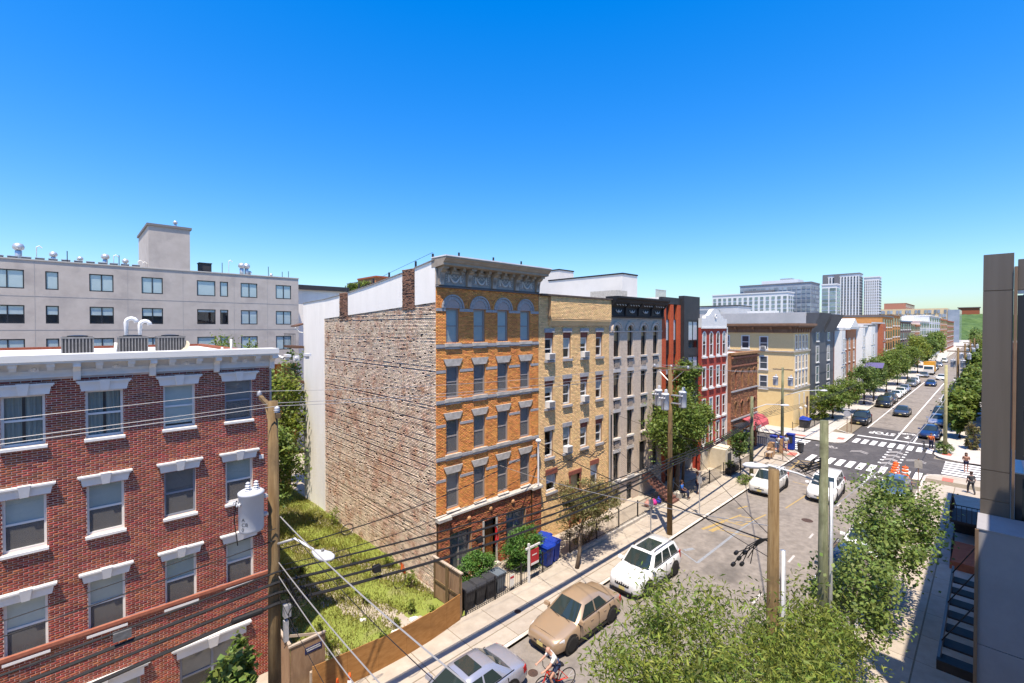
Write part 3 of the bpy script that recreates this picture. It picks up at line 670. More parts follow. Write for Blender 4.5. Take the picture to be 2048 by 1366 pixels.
for k, (x0, x1) in enumerate([(OX0,13.62),(14.5,15.4),(16.28,17.11),(17.99,18.89),(19.77,OX1)]):
    MB().box(x0+0.004,x1-0.004,YF-0.03,YF+0.012,14.12,14.27).build('impost_band', M_stone2, OB)
    for zz in (11.0, 8.27, 5.5): MB().box(x0+0.004,x1-0.004,YF-0.014,YF+0.012,zz,zz+0.14).build('stone_band', M_stone2, OB)
# ground floor of the orange house: two wide windows, door
for x0, x1 in [(13.8,15.25),(17.75,19.35)]:
    place_window(OB, (x0+x1)/2, YF-0.04, 0.12, x1-x0, 2.63, 'Og%.1f' % (x1-x0), fw=0.07, fm=M_taupe, mid=0, blind=1.0, bm_=M_blind_dark, muntin=2, depth=0.2)
M_oak = mat('varnished_oak', (0.22,0.085,0.025), (0.14,0.05,0.016), scale=7, rough=0.45, streak=(6,1,0.6))
dr = MB().box(16.12,16.93,YF+0.18,YF+0.23,0.14,2.35).build('door', M_oak, OB)
for z0, z1 in [(0.3,1.05),(1.2,2.2)]:
    for x0, x1 in [(16.2,16.49),(16.56,16.85)]: MB().box(x0,x1,YF+0.165,YF+0.18,z0,z1).build('door_panel', M_oak, dr)
MB().lathe([(0.03,0),(0.035,-0.03),(0.001,-0.05)],(16.2,YF+0.165,1.1),8,'y').build('knob', M_steel, dr)
MB().box(16.1,16.95,YF+0.17,YF+0.22,2.36,2.74).build('transom', M_room, OB)
MB().box(15.98,16.10,YF-0.09,YF+0.2,0.12,2.78).box(16.95,17.07,YF-0.09,YF+0.2,0.12,2.78).build('door_frame', M_stone, OB)
MB().box(15.95,17.1,YF-0.35,YF,0.12,0.28).build('doorstep', M_stone, OB)
for xr, zr in [(15.05,3.25),(16.55,3.35),(18.25,3.3)]:
    MB().lathe([(0.13,0),(0.12,-0.05),(0.07,-0.09),(0.001,-0.1)],(xr,YF-0.06,zr),7,'y').build('carved_boss', M_omortar, OB)
# tin cornice with brackets and garlands
CZ = 15.3
cb = MB().prism([(YF,CZ),(YF-0.09,CZ),(YF-0.11,CZ+0.05),(YF-0.05,CZ+0.09),(YF-0.05,CZ+0.14),(YF,CZ+0.14)],'x',OX0-0.02,OX1+0.02).build('architrave', mat('lead_grey',(0.12,0.115,0.115),rough=0.6), OB)
fz = MB().box(OX0,OX1,YF-0.03,YF,CZ+0.14,CZ+0.95).build('frieze', M_tinpanel, OB)
cor = MB().prism([(YF+0.3,CZ+1.44),(YF-0.95,CZ+1.44),(YF-0.95,CZ+1.37),(YF-0.86,CZ+1.30),(YF-0.79,CZ+1.20),(YF-0.72,CZ+1.17),(YF-0.72,CZ+1.05),(YF-0.02,CZ+0.98),(YF+0.3,CZ+0.98)],'x',OX0-0.06,OX1+0.12).build('cornice', M_tin, OB)
MB().box(OX0-0.08,OX1+0.14,YF-0.98,YF+0.3,CZ+1.442,CZ+1.50).build('cornice_cap', M_roofwhite, OB)
brx = [OX0+0.25+ k*(OX1-OX0-0.45)/4 for k in range(5)]
for x in brx:
    o = shared_part(cor, 'bracket', 'O', lambda: MB().prism([(0,0),(-0.14,0.0),(-0.15,0.35),(-0.22,0.6),(-0.40,0.72),(-0.40,0.78),(-0.56,0.78),(-0.56,0.98),(0,0.98)],'x',-0.15,0.15), M_tin, (x, YF-0.01, CZ+0.12))
    for q in (-0.09,-0.03,0.03,0.09):
        f = bpy.data.objects.new('flute', SH.setdefault(('flute','O'), MB().prism([(-0.155,0.02),(-0.165,0.35),(-0.235,0.6),(-0.235,0.56),(-0.15,0.3),(-0.14,0.02)],'x',-0.012,0.012).mesh('flute', M_tinlight))); COL.objects.link(f); f.parent = o; f.location = (q,0,0)
for k in range(4):
    xa, xb = brx[k]+0.15, brx[k+1]-0.15; w = xb-xa
    for q in (0.3, 0.72):
        shared_part(cor, 'modillion', 'O', lambda: MB().box(-0.09,0.09,-0.36,0,0,0.2).box(-0.07,0.07,-0.2,0,-0.14,0), M_tin, (xa+w*q, YF-0.1, CZ+0.86))
    def garl():
        b = MB()
        for s in (-1, 1):
            b.lathe([(0.001,0.46),(0.03,0.44),(0.05,0.2),(0.075,0.1),(0.02,0.06),(0.001,0.05)],(s*0.38,-0.01,0.02),8)
        pts = [(-0.36+0.72*q/10, -0.035, 0.44-0.34*math.sin(math.pi*q/10)) for q in range(11)]
        b.tube(pts, [0.02+0.035*math.sin(math.pi*q/10) for q in range(11)], 6)
        pts = [(-0.30+0.60*q/10, -0.03, 0.46-0.12*abs(math.sin(2.5*math.pi*q/10))) for q in range(11)]
        b.tube(pts, 0.018, 5)
        for s in (-1, 1):
            for q in range(4): b.lathe([(0.001,-0.04),(0.04,0),(0.001,0.04)],(s*(0.50+0.03*(q%2)),-0.02,0.1+0.11*q),5)
        return b
    shared_part(fz, 'garland', 'O', garl, M_tinlight, (xa+w/2, YF-0.03, CZ+0.20))
    def dent():
        b = MB()
        for q in range(14): b.box(-0.6+q*0.088,-0.6+q*0.088+0.05,-0.09,0,0,0.06)
        return b
    dt = shared_part(fz, 'dentils', 'O', dent, M_tinlight, (xa+w/2, YF-0.03, CZ+0.76)); dt['kind'] = 'stuff'
    MB().box(xa,xb,YF-0.14,YF-0.03,CZ+0.83,CZ+0.9).build('dentil_band', M_tin, fz)
# body: side wall (bare brick with wash), stucco strips, rear
OZ = 16.62; OY1 = 36.95
MB().box(OX0+0.031,OX0+0.3,YF+0.3,OY1,0,13.9).build('side_wall', mat('mortar_grey',(0.30,0.25,0.21),(0.42,0.36,0.31),scale=5,rough=0.95), OB)
MB().box(OX1-0.25,OX1,YF+0.3,OY1,0,14.2).build('side_wall', M_stucco, OB)
MB().box(OX0+0.3,OX1-0.25,OY1-0.25,OY1,0,14).build('rear_wall', M_stucco, OB)
MB().box(OX0+0.3,OX1-0.25,YF+1.1,YF+1.2,0,14).build('dark_room_backing', M_room, OB)  # dark sheet added behind the windows as an unlit room
def roofz(y): return 16.64 - 1.48*(1-(1-min(1,max(0,(y-YF)/(OY1-YF))))**1.7)          # parapet falls towards the rear
rf = MB(); rf.hexa([(OX0+0.3,YF+0.3,roofz(YF)-0.6),(OX1,YF+0.3,roofz(YF)-0.6),(OX1,OY1,roofz(OY1)-0.6),(OX0+0.3,OY1,roofz(OY1)-0.6),(OX0+0.3,YF+0.3,roofz(YF)-0.4),(OX1,YF+0.3,roofz(YF)-0.4),(OX1,OY1,roofz(OY1)-0.4),(OX0+0.3,OY1,roofz(OY1)-0.4)]); rf.build('roof', M_roofgrey, OB)
M_washed = mat('whitewashed_brick', (0.66,0.535,0.41), (0.43,0.235,0.15), scale=1.5, rough=0.95, island=0.26, bump=0.5, bscale=50, c3=(0.42,0.20,0.125), c3scale=0.35, c3lo=0.52, c3hi=0.78, lo=0.47, hi=0.70, detail=8)
BZ0, BZ1 = 14.58, 13.95        # top of the bare brick at front and at rear
BY1 = 32.9
sl_ = (BZ1-BZ0)/(BY1-YF)
cells = []; offs = []
n = int(14.7/0.0735)
for k in range(n):
    z = 0.02+k*0.0735; cz = rb.uniform(-0.009,0.009); gz0 = rb.uniform(0.008,0.020)
    off = 0.105*(k % 2)+rb.uniform(-.02,.02)
    y = YF+0.0-off
    while y < BY1:
        L = 0.205+rb.uniform(-0.012,0.012)
        a, b = max(y, YF+0.02), min(y+L, BY1)
        top = BZ0+sl_*(a-YF)+0.10*math.sin(a*2.1)+0.06*math.sin(a*5.3)
        if b-a > 0.04 and z < top and rb.random() > 0.006: cells.append((a+0.002, b-0.002, z+gz0*rb.uniform(0.6,1.3), z+0.0735-0.006*rb.uniform(0.2,1.6))); offs.append(cz+rb.uniform(-0.004,0.004) if rb.random() > 0.03 else -0.03)
        y += L
pick = sorted(range(len(cells)), key=lambda i: (cells[i][0]-YF)**2+(cells[i][2]-12.5)**2)[:300]; ps = set(pick)
rest = [i for i in range(len(cells)) if i not in ps]
o = link('brick_courses', bricks_mesh('brick_courses', [cells[i] for i in rest], 'x', OX0, M_washed, rb, prot=(np.array([0.016+offs[i] for i in rest]), None), wob=0.002, depth=0.035), OB); o['kind'] = 'stuff'
for i in pick:
    c = cells[i]; kq = ('W', round(c[1]-c[0],2), round(c[3]-c[2],3))
    if kq not in SH: SH[kq] = bricks_mesh('brick', [(0,kq[1],0,kq[2])], 'x', 0.0, M_washed, rb, prot=(0.016,0.016), wob=0.0, depth=0.035)
    b_ = link('brick', SH[kq], OB); b_.location = (OX0-offs[i], c[0], c[2])
MB().hexa([(OX0+0.012,YF+0.02,0),(OX0+0.03,YF+0.02,0),(OX0+0.03,BY1,0),(OX0+0.012,BY1,0),(OX0+0.012,YF+0.02,BZ0-0.02),(OX0+0.03,YF+0.02,BZ0-0.02),(OX0+0.03,BY1,BZ1-0.02),(OX0+0.012,BY1,BZ1-0.02)]).build('mortar_bed', mat('mortar_joint_shade',(0.035,0.028,0.024),(0.13,0.095,0.075),scale=2.2,rough=0.95,bump=0.5,bscale=40), OB)  # shadows between the courses put into the near-black bed colour
# stucco: parapet strips above the bare brick and the rear bay
def strip(y0, y1, m, x=OX0-0.05, zlow=None):
    zl0 = BZ0+sl_*(y0-YF)-0.03 if zlow is None else zlow; zl1 = BZ0+sl_*(y1-YF)-0.03 if zlow is None else zlow
    return MB().hexa([(x,y0,zl0),(OX0+0.25,y0,zl0),(OX0+0.25,y1,zl1),(x,y1,zl1),(x,y0,roofz(y0)),(OX0+0.25,y0,roofz(y0)),(OX0+0.25,y1,roofz(y1)),(x,y1,roofz(y1))])
M_chim = mat('chimney_brick', (0.17,0.085,0.055), (0.28,0.16,0.11), scale=4, rough=0.95, bump=0.6, bscale=18, c3=(0.06,0.045,0.04), c3scale=0.9)
strip(YF+0.02, 20.93, M_stucco).build('stucco_strip', M_stucco, OB)
strip(22.2, 29.0, M_stucco).build('stucco_strip', M_stucco, OB)
strip(30.35, BY1, M_stucco).build('stucco_strip', M_stucco, OB)
strip(BY1, OY1, M_stucco, x=OX0-0.06, zlow=0.0).build('stucco_bay', M_stucco, OB)
MB().box(OX0-0.02,OX0+0.2,BY1-1.7,BY1+0.02,0.0,12.9).build('stucco_return', M_stucco, OB) if False else None
def brick_block(nm, x0, x1, y0, y1, z0, z1, m):
    cells = brick_cells(y0, y1, z0, z1, [], 0.205, 0.072, 0.01, rb)
    o = link(nm, bricks_mesh(nm, cells, 'x', x0, m, rb, prot=(0.0,0.03), wob=0.004, depth=0.08), OB); o['kind'] = 'stuff'
    MB().box(x0+0.01,x1,y0+0.01,y1-0.01,z0,z1-0.01).build('chimney_core', M_chim, OB)
brick_block('chimney', OX0-0.03, OX0+0.45, 20.93, 22.2, 14.25, 16.42, M_chim)
brick_block('chimney', OX0-0.02, OX0+0.45, 29.0, 30.35, 13.75, 15.6, M_chim)
cp = MB()
for y0, y1 in [(YF+0.02,20.93),(22.2,25.6),(25.6,29.0),(30.35,33),(33,OY1)]:
    cp.hexa([(OX0-0.10,y0,roofz(y0)+.002),(OX0+0.32,y0,roofz(y0)+.002),(OX0+0.32,y1,roofz(y1)+.002),(OX0-0.10,y1,roofz(y1)+.002),(OX0-0.10,y0,roofz(y0)+0.05),(OX0+0.32,y0,roofz(y0)+0.05),(OX0+0.32,y1,roofz(y1)+0.05),(OX0-0.10,y1,roofz(y1)+0.05)])
cp.build('coping', mat('coping_metal',(0.20,0.19,0.18),(0.3,0.29,0.28),scale=3,rough=0.6), OB)
fp = MB()
for y in (YF+0.25, 20.9, 23.7, 25.6, 27.5, 29.2): fp.box(OX0-0.02,OX0+0.06,y,y+0.08,roofz(y),roofz(y)+0.38)
g = fp.build('roof_posts', M_black, OB); g['kind'] = 'stuff'
fp = MB()
for x in (14.0, 16.3, 18.4): fp.box(x,x+0.07,YF-0.6,YF-0.53,CZ+1.5,CZ+1.75)
g = fp.build('roof_posts', M_black, OB); g['kind'] = 'stuff'
MB().tube([(OX0+0.02,YF+0.29,17.05),(OX0+0.02,23.7,16.4),(OX0+0.02,29.2,15.5)],0.01,4).build('roof_wire', M_black, OB)
# rear balconies and downpipe beside the stucco bay
M_deck = mat('deck_brown', (0.10,0.055,0.035), (0.15,0.08,0.05), scale=5, rough=0.8)
for z in (3.6, 6.3, 9.0, 11.7):
    t = MB().box(OX0-0.75,OX0-0.1,OY1-0.2,OY1+2.4,z,z+0.18).build('balcony_deck', M_deck, OB)
    rl = MB()
    for k in range(9): rl.tube([(OX0-0.72,OY1-0.1+0.3*k,z+0.18),(OX0-0.72,OY1-0.1+0.3*k,z+1.1)],0.014,4)
    rl.tube([(OX0-0.72,OY1-0.2,z+1.1),(OX0-0.72,OY1+2.4,z+1.1)],0.025,4)
    rl.build('balcony_rail', M_black, OB)
MB().prism([(OX0-0.6,13.35),(OX0+0.1,13.55),(OX0+0.1,13.65),(OX0-0.6,13.45)],'y',OY1,OY1+1.2).build('eave', M_deck, OB)
MB().tube([(OX0-0.62,OY1+0.1,13.3),(OX0-0.35,OY1+0.1,12.95),(OX0-0.08,OY1+0.1,12.9)],0.05,6).build('downspout', M_pvc, OB)
pp = thing('service_mast', 'white electric service mast on the orange house corner pier', 'pipe', (20.15,YF-0.3,3.84))
MB().tube([(20.15,YF-0.3,3.84),(20.15,YF-0.3,6.4)],0.055,8).build('mast', M_pvc, pp); MB().lathe([(0.06,0),(0.15,0.05),(0.17,0.14),(0.1,0.22),(0.001,0.24)],(20.15,YF-0.3,6.4),10).build('weatherhead', M_pvc, pp)
# ================================================================ tan brick house
M_tan = mat('tan_brick', (0.72,0.47,0.22), (0.79,0.54,0.27), scale=10, rough=0.9, island=0.16, bump=0.3, bscale=80, c3=(0.62,0.38,0.17), c3scale=0.6, c3lo=0.5, c3hi=0.8)
M_tmortar = mat('mortar_tan', (0.36,0.23,0.125), (0.43,0.29,0.17), scale=6, rough=0.95)
M_brownstone = mat('brownstone', (0.20,0.06,0.04), (0.26,0.09,0.06), scale=6, rough=0.9)
TX0, TX1 = 20.50, 27.92
TB = thing('tan_brick_house', 'tan brick house with window air conditioners between orange and grey houses', 'house', ((TX0+TX1)/2, YF+6, 0))
TC = [21.46, 23.2, 25.0, 26.72]
TR = [(11.28,12.98),(8.30,9.98),(5.20,6.88)]
rects = [(c-0.39,c+0.39,z0,z1) for c in TC for z0, z1 in TR]
tg = [(21.2,22.15,3.0,4.4),(23.55,24.5,0.2,3.6),(25.75,26.6,2.3,4.1)]
wall(MB(), 'y', YF+0.012, TX0, TX1, 0, 14.9, rects+tg, 0.3).build('front_wall', M_tmortar, TB)
cells = brick_cells(TX0, TX1, 0.1, 13.4, rects+tg, 0.21, 0.083, 0.014, rb)
o = link('brick_courses', bricks_mesh('brick_courses', cells, 'y', YF+0.006, M_tan, rb, prot=(0.004,0.012)), TB); o['kind'] = 'stuff'
for i in range(5): MB().box(TX0+0.9,TX1-0.02,YF-0.04*i-0.05,YF+0.0,13.40+0.083*i,13.475+0.083*i).build('corbel_course', M_tan, TB)
cells = brick_cells(TX0+0.9, TX1-0.02, 13.82, 15.25, [], 0.21, 0.083, 0.014, rb)
o = link('brick_courses', bricks_mesh('brick_courses', cells, 'y', YF-0.21, M_tan, rb, prot=(0.004,0.012)), TB); o['kind'] = 'stuff'
MB().box(TX0+0.9,TX1-0.02,YF-0.205,YF+0.3,13.82,15.25).build('parapet', M_tmortar, TB)
cells = brick_cells(TX0, TX0+0.89, 13.4, 15.25, [], 0.21, 0.083, 0.014, rb)
o = link('brick_courses', bricks_mesh('brick_courses', cells, 'y', YF+0.0, M_tan, rb, prot=(0.004,0.012)), TB); o['kind'] = 'stuff'
MB().box(TX0,TX0+0.89,YF+0.006,YF+0.3,13.4,15.25).build('parapet', M_tmortar, TB)
MB().box(TX0,TX1,YF-0.30,YF+0.45,15.255,15.36).build('coping', mat('tar_brown',(0.075,0.055,0.045),(0.12,0.09,0.07),scale=3,rough=0.8), TB)
shell(TB, TX0, TX1, YF+0.31, YF+15, 14.9, M_stucco, M_roofgrey)
M_ac = mat('window_ac_white', (0.70,0.69,0.66), rough=0.5)
acs = {(0,0),(2,0),(0,1),(2,1),(1,2)}
acn = 0
for i, c in enumerate(TC):
    for j, (z0, z1) in enumerate(TR):
        narrow = (i+j) % 3 != 1
        h = (z1-z0) - 0.36
        MB().box(c-0.39,c+0.39,YF+0.05,YF+0.2,z1-0.34,z1).build('head_infill', M_brownstone, TB) if j < 2 or i > 1 else None
        if not (j < 2 or i > 1): h = z1-z0-0.02
        place_window(TB, c+0.0, YF, z0+0.02, 0.78, h-0.02, 'T%d%d' % (j, i % 2), fw=0.075, fm=M_white, mid=0.5, blind=(0,0.45,0.3,0.0)[(i+2*j) % 4], bm_=M_blind, depth=0.13)
        shared_part(TB, 'lintel', 'T', lambda: MB().box(-0.47,0.47,-0.05,0.012,0,0.26), M_stone2, (c, YF, z1+0.003))
        shared_part(TB, 'sill', 'T', lambda: MB().box(-0.47,0.47,-0.11,0.12,0,0.15), M_stone2, (c, YF, z0-0.152))
        if (i, j) in acs:
            lab = ['upper floor, first window from the orange house','upper floor, third window from the orange house','middle floor, first window from the orange house','middle floor, third window from the orange house','lower floor, second window from the orange house']
            key = sorted(acs, key=lambda q: (q[1], q[0])).index((i, j))
            a = thing('window_air_conditioner', 'white window air conditioner on tan house, ' + lab[key], 'air conditioner', (c, YF, z0), 'window air conditioners on the tan house')
            MB().box(c-0.28,c+0.28,YF-0.27,YF+0.12,z0+0.03,z0+0.42).build('casing', M_ac, a)
            MB().box(c-0.24,c+0.24,YF-0.285,YF-0.271,z0+0.07,z0+0.38).build('rear_grille', M_acgrey, a)
            gl = MB()
            for q in range(6): gl.box(c+0.281,c+0.29,YF-0.24,YF-0.05,z0+0.09+0.05*q,z0+0.11+0.05*q)
            gl.build('side_louvre', M_acgrey, a)
            MB().box(c-0.2,c+0.2,YF-0.22,YF-0.1,z0-0.0,z0+0.028).build('support', M_black, a)
for x0, x1, z0, z1 in [tg[0], tg[2]]:
    place_window(TB, (x0+x1)/2, YF, z0, x1-x0, z1-z0-0.3, 'Tg', fw=0.08, fm=M_white, mid=0.5, blind=0.5, bm_=M_blind_white, depth=0.12)
    MB().box(x0-0.08,x1+0.08,YF-0.05,YF+0.15,z1-0.3,z1+0.02).build('lintel', M_brownstone, TB); MB().box(x0-0.08,x1+0.08,YF-0.1,YF+0.1,z0-0.14,z0-0.002).build('sill', M_stone2, TB)
MB().box(23.42,23.55,YF-0.05,YF+0.2,0.15,3.6).box(24.5,24.63,YF-0.05,YF+0.2,0.15,3.6).box(23.36,24.69,YF-0.07,YF+0.2,3.6,3.85).build('door_frame', M_brownstone, TB)
MB().box(23.56,24.49,YF+0.14,YF+0.2,0.2,2.5).build('door', M_oak, TB); MB().box(23.56,24.49,YF+0.15,YF+0.19,2.52,3.58).build('transom', mat('transom_tan',(0.48,0.36,0.18),rough=0.5), TB)
# loose cables hanging on the tan front
for k, (pts, lab) in enumerate([([(20.9,YF-0.04,5.6),(21.8,YF-0.05,4.75),(22.6,YF-0.05,4.9),(23.6,YF-0.05,4.55),(24.6,YF-0.05,4.95),(25.6,YF-0.05,4.55),(26.6,YF-0.05,5.0),(27.6,YF-0.05,5.3)],'upper of two loose black cables sagging across the tan house front'),([(20.9,YF-0.04,4.2),(22.6,YF-0.05,4.45),(23.9,YF-0.05,4.8),(25.4,YF-0.05,4.9),(26.2,YF-0.05,4.45),(27.4,YF-0.05,4.7)],'lower of two loose black cables sagging across the tan house front')]):
    tag(MB().tube(pts, 0.014, 5).build('facade_cable', M_black), lab, 'cable')

# ================================================================ grey painted house with black cornice
M_grey = mat('grey_painted_brick', (0.48,0.395,0.315), (0.56,0.47,0.385), scale=8, rough=0.9, island=0.07, bump=0.3, bscale=60)
M_greytrim = mat('grey_trim', (0.45,0.43,0.40), (0.52,0.50,0.47), scale=4, rough=0.8)
M_blackpaint = mat('black_gloss_paint', (0.012,0.012,0.014), (0.02,0.02,0.022), scale=5, rough=0.6)
GX0, GX1 = 27.94, 35.55
GB = thing('grey_painted_house', 'grey painted brick house with arched top windows and heavy black cornice', 'house', ((GX0+GX1)/2, YF+6, 0))
GC = [28.9, 30.72, 32.66, 34.5]
GR = [(11.15,13.46),(8.12,10.0),(5.16,7.05),(2.08,4.08)]
rects = [(c-0.38,c+0.38,z0,z1 if j else z1-0.38) for c in GC for j, (z0, z1) in enumerate(GR) if not (j == 3 and c == GC[2])]
for c in GC:
    for k in range(6):
        z = 13.08+k*0.065; hw = math.sqrt(max(0, 0.38**2-((k+.5)*0.065)**2)); rects.append((c-hw,c+hw,z,z+0.065))
door_r = (32.1,33.2,1.9,4.3); rects.append(door_r)
base_r = [(28.5,29.3,0.25,1.45),(30.3,31.1,0.15,1.5)]
wall(MB(), 'y', YF+0.0, GX0, GX1, 0, 14.3, rects+base_r, 0.3).build('front_wall', M_grey, GB)
cells = brick_cells(GX0, GX1, 1.9, 14.2, rects, 0.21, 0.075, 0.009, rb)
o = link('brick_courses', bricks_mesh('brick_courses', cells, 'y', YF-0.001, M_grey, rb, prot=(0.001,0.006), depth=0.0), GB); o['kind'] = 'stuff'
shell(GB, GX0, GX1, YF+0.31, YF+15, 14.9, M_stucco, M_roofgrey)
MB().box(GX0,GX1,YF-0.12,YF,1.7,1.9).build('water_table', M_greytrim, GB)
for i, c in enumerate(GC):
    for j, (z0, z1) in enumerate(GR):
        if j == 3 and i == 2: continue
        place_window(GB, c, YF, z0, 0.76, z1-z0, 'G%d%d' % (j, i % 2), fw=0.05, fm=M_black, mid=0.46, blind=0.5 if j < 2 and i < 2 else (0.35 if j == 0 else 0), bm_=M_blind_tan, arch=(j == 0), depth=0.14)
        shared_part(GB, 'sill', 'G', lambda: MB().box(-0.48,0.48,-0.13,0.1,0,0.13), M_greytrim, (c, YF, z0-0.132))
        if j: shared_part(GB, 'lintel', 'G', lambda: MB().box(-0.48,0.48,-0.06,0.0,0,0.24), M_greytrim, (c, YF, z1+0.003))
        if j < 3:
            def latt():
                b = MB()
                for r_ in range(6):
                    for q in range(5):
                        x = -0.30+q*0.13+0.065*(r_ % 2); b.box(x,x+0.065,-0.05,0,r_*0.09,r_*0.09+0.06)
                return b
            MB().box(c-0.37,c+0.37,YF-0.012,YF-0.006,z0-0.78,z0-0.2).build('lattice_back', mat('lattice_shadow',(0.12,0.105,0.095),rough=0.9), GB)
            l = shared_part(GB, 'brick_lattice', 'G', latt, M_grey, (c, YF-0.012, z0-0.78)); l['kind'] = 'stuff'
    def arc2():
        b = MB()
        for r0, r1, dp in [(0.42,0.56,0.06),(0.60,0.68,0.10)]:
            b.prism([(r1*math.cos(math.pi*k/16),r1*math.sin(math.pi*k/16)) for k in range(17)]+[(r0*math.cos(math.pi*k/16),r0*math.sin(math.pi*k/16)) for k in range(16,-1,-1)],'y',-dp,0.0)
        return b
    shared_part(GB, 'arch_ring', 'G', arc2, M_grey, (c, YF, 13.08))
MB().box(GX0,GX1,YF-0.06,YF-0.008,12.96,13.04).build('impost_band', M_grey, GB)
# black cornice
gc = MB().prism([(YF,14.05),(YF-0.16,14.05),(YF-0.18,14.16),(YF-0.12,14.2),(YF-0.12,14.75),(YF-0.55,15.15),(YF-0.60,15.3),(YF-0.75,15.42),(YF-0.75,15.55),(YF+0.3,15.55),(YF+0.3,14.3),(YF,14.3)],'x',GX0-0.02,GX1+0.02).build('cornice', M_blackpaint, GB)
for k in range(4):
    x = GC[k]
    def garl2():
        b = MB(); pts = [(-0.34+0.68*q/10,-0.03,0.16-0.15*abs(math.sin(2*math.pi*q/10))) for q in range(11)]; b.tube(pts,0.035,5)
        b.lathe([(0.001,-0.16),(0.06,-0.1),(0.03,0.05),(0.001,0.08)],(0,-0.02,0.1),6); return b
    shared_part(gc, 'garland', 'G', garl2, M_tinlight, (x, YF-0.14, 14.42))
    for q in range(4): shared_part(gc, 'scroll', 'G', lambda: MB().tube([(-0.12,-0.02,0.08),(-0.04,-0.1,0.02),(0.05,-0.12,-0.02),(0.1,-0.05,-0.05)],[0.012,0.03,0.03,0.012],5), M_tinlight, (x-0.5+0.36*q, YF-0.28, 14.95))
    shared_part(gc, 'bracket', 'G', lambda: MB().prism([(-0.12,0),(-0.2,0.1),(-0.25,0.6),(-0.55,0.95),(-0.55,1.1),(-0.1,1.1)],'x',-0.09,0.09), M_blackpaint, (x+0.93 if k < 3 else x+0.9, YF, 14.15))
# stoop with dark treads
st = thing('front_stoop', 'brown stone stoop with black rails at the grey house', 'stairs', (33.4,16.8,0.1))
M_tread = mat('stoop_brown', (0.13,0.06,0.045), (0.19,0.09,0.07), scale=5, rough=0.8)
for k in range(10):
    y0 = 16.35+0.25*k
    MB().box(32.05,33.25,y0,min(y0+0.29,YF-0.01),0.12+0.175*k,0.12+0.175*(k+1)).build('step', M_tread, st)
MB().box(32.0,33.3,18.85,YF-0.005,0.1,1.9).build('landing', M_stone, st)
for x in (32.0, 33.3):
    rl = MB().tube([(x,16.3,1.05),(x,18.8,2.85)],0.03,6)
    for k in range(11): rl.tube([(x,16.3+0.25*k,0.25+0.175*k),(x,16.3+0.25*k,1.05+0.18*k)],0.014,4)
    rl.build('handrail', M_black, st)
MB().box(32.18,33.12,YF+0.2,YF+0.26,1.92,4.0).build('door', M_room, GB)
for x0, x1, z0, z1 in base_r: place_window(GB, (x0+x1)/2, YF, z0, x1-x0, z1-z0, 'Gb', fw=0.06, fm=M_black, mid=0, depth=0.14)
# cable riser on the boundary between tan and grey houses
rs = thing('cable_riser', 'grey conduit and cable bundle running up between tan and grey houses', 'conduit', (27.93,YF-0.12,0.1))
MB().tube([(27.85,YF-0.12,0.1),(27.85,YF-0.12,7.4)],0.06,8).build('conduit', M_steel, rs); MB().tube([(28.08,YF-0.1,0.1),(28.06,YF-0.12,4),(28.1,YF-0.1,7.0)],0.045,6).build('cable_bundle', M_black, rs)

# ================================================================ modern red and charcoal house
M_terra = mat('terracotta_brick', (0.42,0.075,0.03), (0.47,0.095,0.04), scale=6, rough=0.85, island=0.1)
M_char = mat('charcoal_panel', (0.030,0.030,0.033), (0.040,0.040,0.043), scale=2, rough=0.55)
MX0, MX1 = 35.58, 42.0
MBD = thing('modern_red_house', 'modern house of red brick piers and charcoal glazed bay beside the grey house', 'house', ((MX0+MX1)/2, YF+6, 0))
shell(MBD, MX0, MX1, YF+0.31, YF+15, 15.85, M_stucco, M_roofgrey)
MB().box(MX0,38.9,YF+0.2,YF+0.3,0,15.85).build('front_wall', M_char, MBD)
for x0, x1 in [(MX0,36.26),(36.96,37.58),(38.22,38.88)]: 
    cells = brick_cells(x0, x1, 0.1, 15.3, [], 0.205, 0.07, 0.006, rb)
    o = link('brick_pier', bricks_mesh('brick_pier', cells, 'y', YF-0.01, M_terra, rb, prot=(0.0,0.003), depth=0.05), MBD); o['kind'] = 'stuff'
    MB().box(x0,x1,YF+0.0,YF+0.2,0.1,15.3).build('pier_core', M_terra, MBD)
MB().box(MX0,38.89,YF-0.02,YF+0.2,15.3,15.87).build('parapet', M_char, MBD)
for x0, x1 in [(36.26,36.96),(37.58,38.22)]:
    for z0, z1 in [(11.0,14.0),(7.9,9.9),(4.9,6.9),(1.8,3.8)]:
        place_window(MBD, (x0+x1)/2, YF+0.05, z0, x1-x0, z1-z0, 'M', fw=0.04, fm=M_black, mid=0.35, blind=0.6 if z0 > 10 else 0.3, bm_=M_blind_white, depth=0.05)
BYF = YF-0.32
bay_r = [(39.75,41.7,z0,z0+2.5) for z0 in (11.4,8.2,5.0)]
wall(MB(), 'y', BYF, 38.9, MX1, 3.2, 16.1, bay_r, 0.2).box(38.9,39.1,BYF+0.2,YF+0.2,3.2,16.1).box(MX1-0.2,MX1,BYF+0.2,YF+0.2,3.2,16.1).box(39.1,MX1-0.2,BYF+0.2,YF+0.2,15.9,16.1).box(39.1,MX1-0.2,BYF+0.2,YF+0.2,3.2,3.4).build('bay', M_char, MBD)
for z in (4.4, 7.6, 10.8, 14.0): MB().box(38.89,MX1+0.01,BYF-0.01,BYF,z,z+0.02).build('panel_joint', M_black, MBD)
for x0, x1, z0, z1 in bay_r:
    place_window(MBD, (x0+x1)/2, BYF, z0, x1-x0, z1-z0, 'Mb', fw=0.07, fm=M_black, mid=0.28, blind=0.7, bm_=M_blind_white, depth=0.04, muntin=2)
MB().box(37.8,39.8,YF+6,YF+9,15.6,16.9).build('roof_bulkhead', M_stone, MBD)
o = MB()
for k in range(12): o.box(40.0+0.17*k,40.04+0.17*k,YF+3,YF+3.05,16.0,16.9)
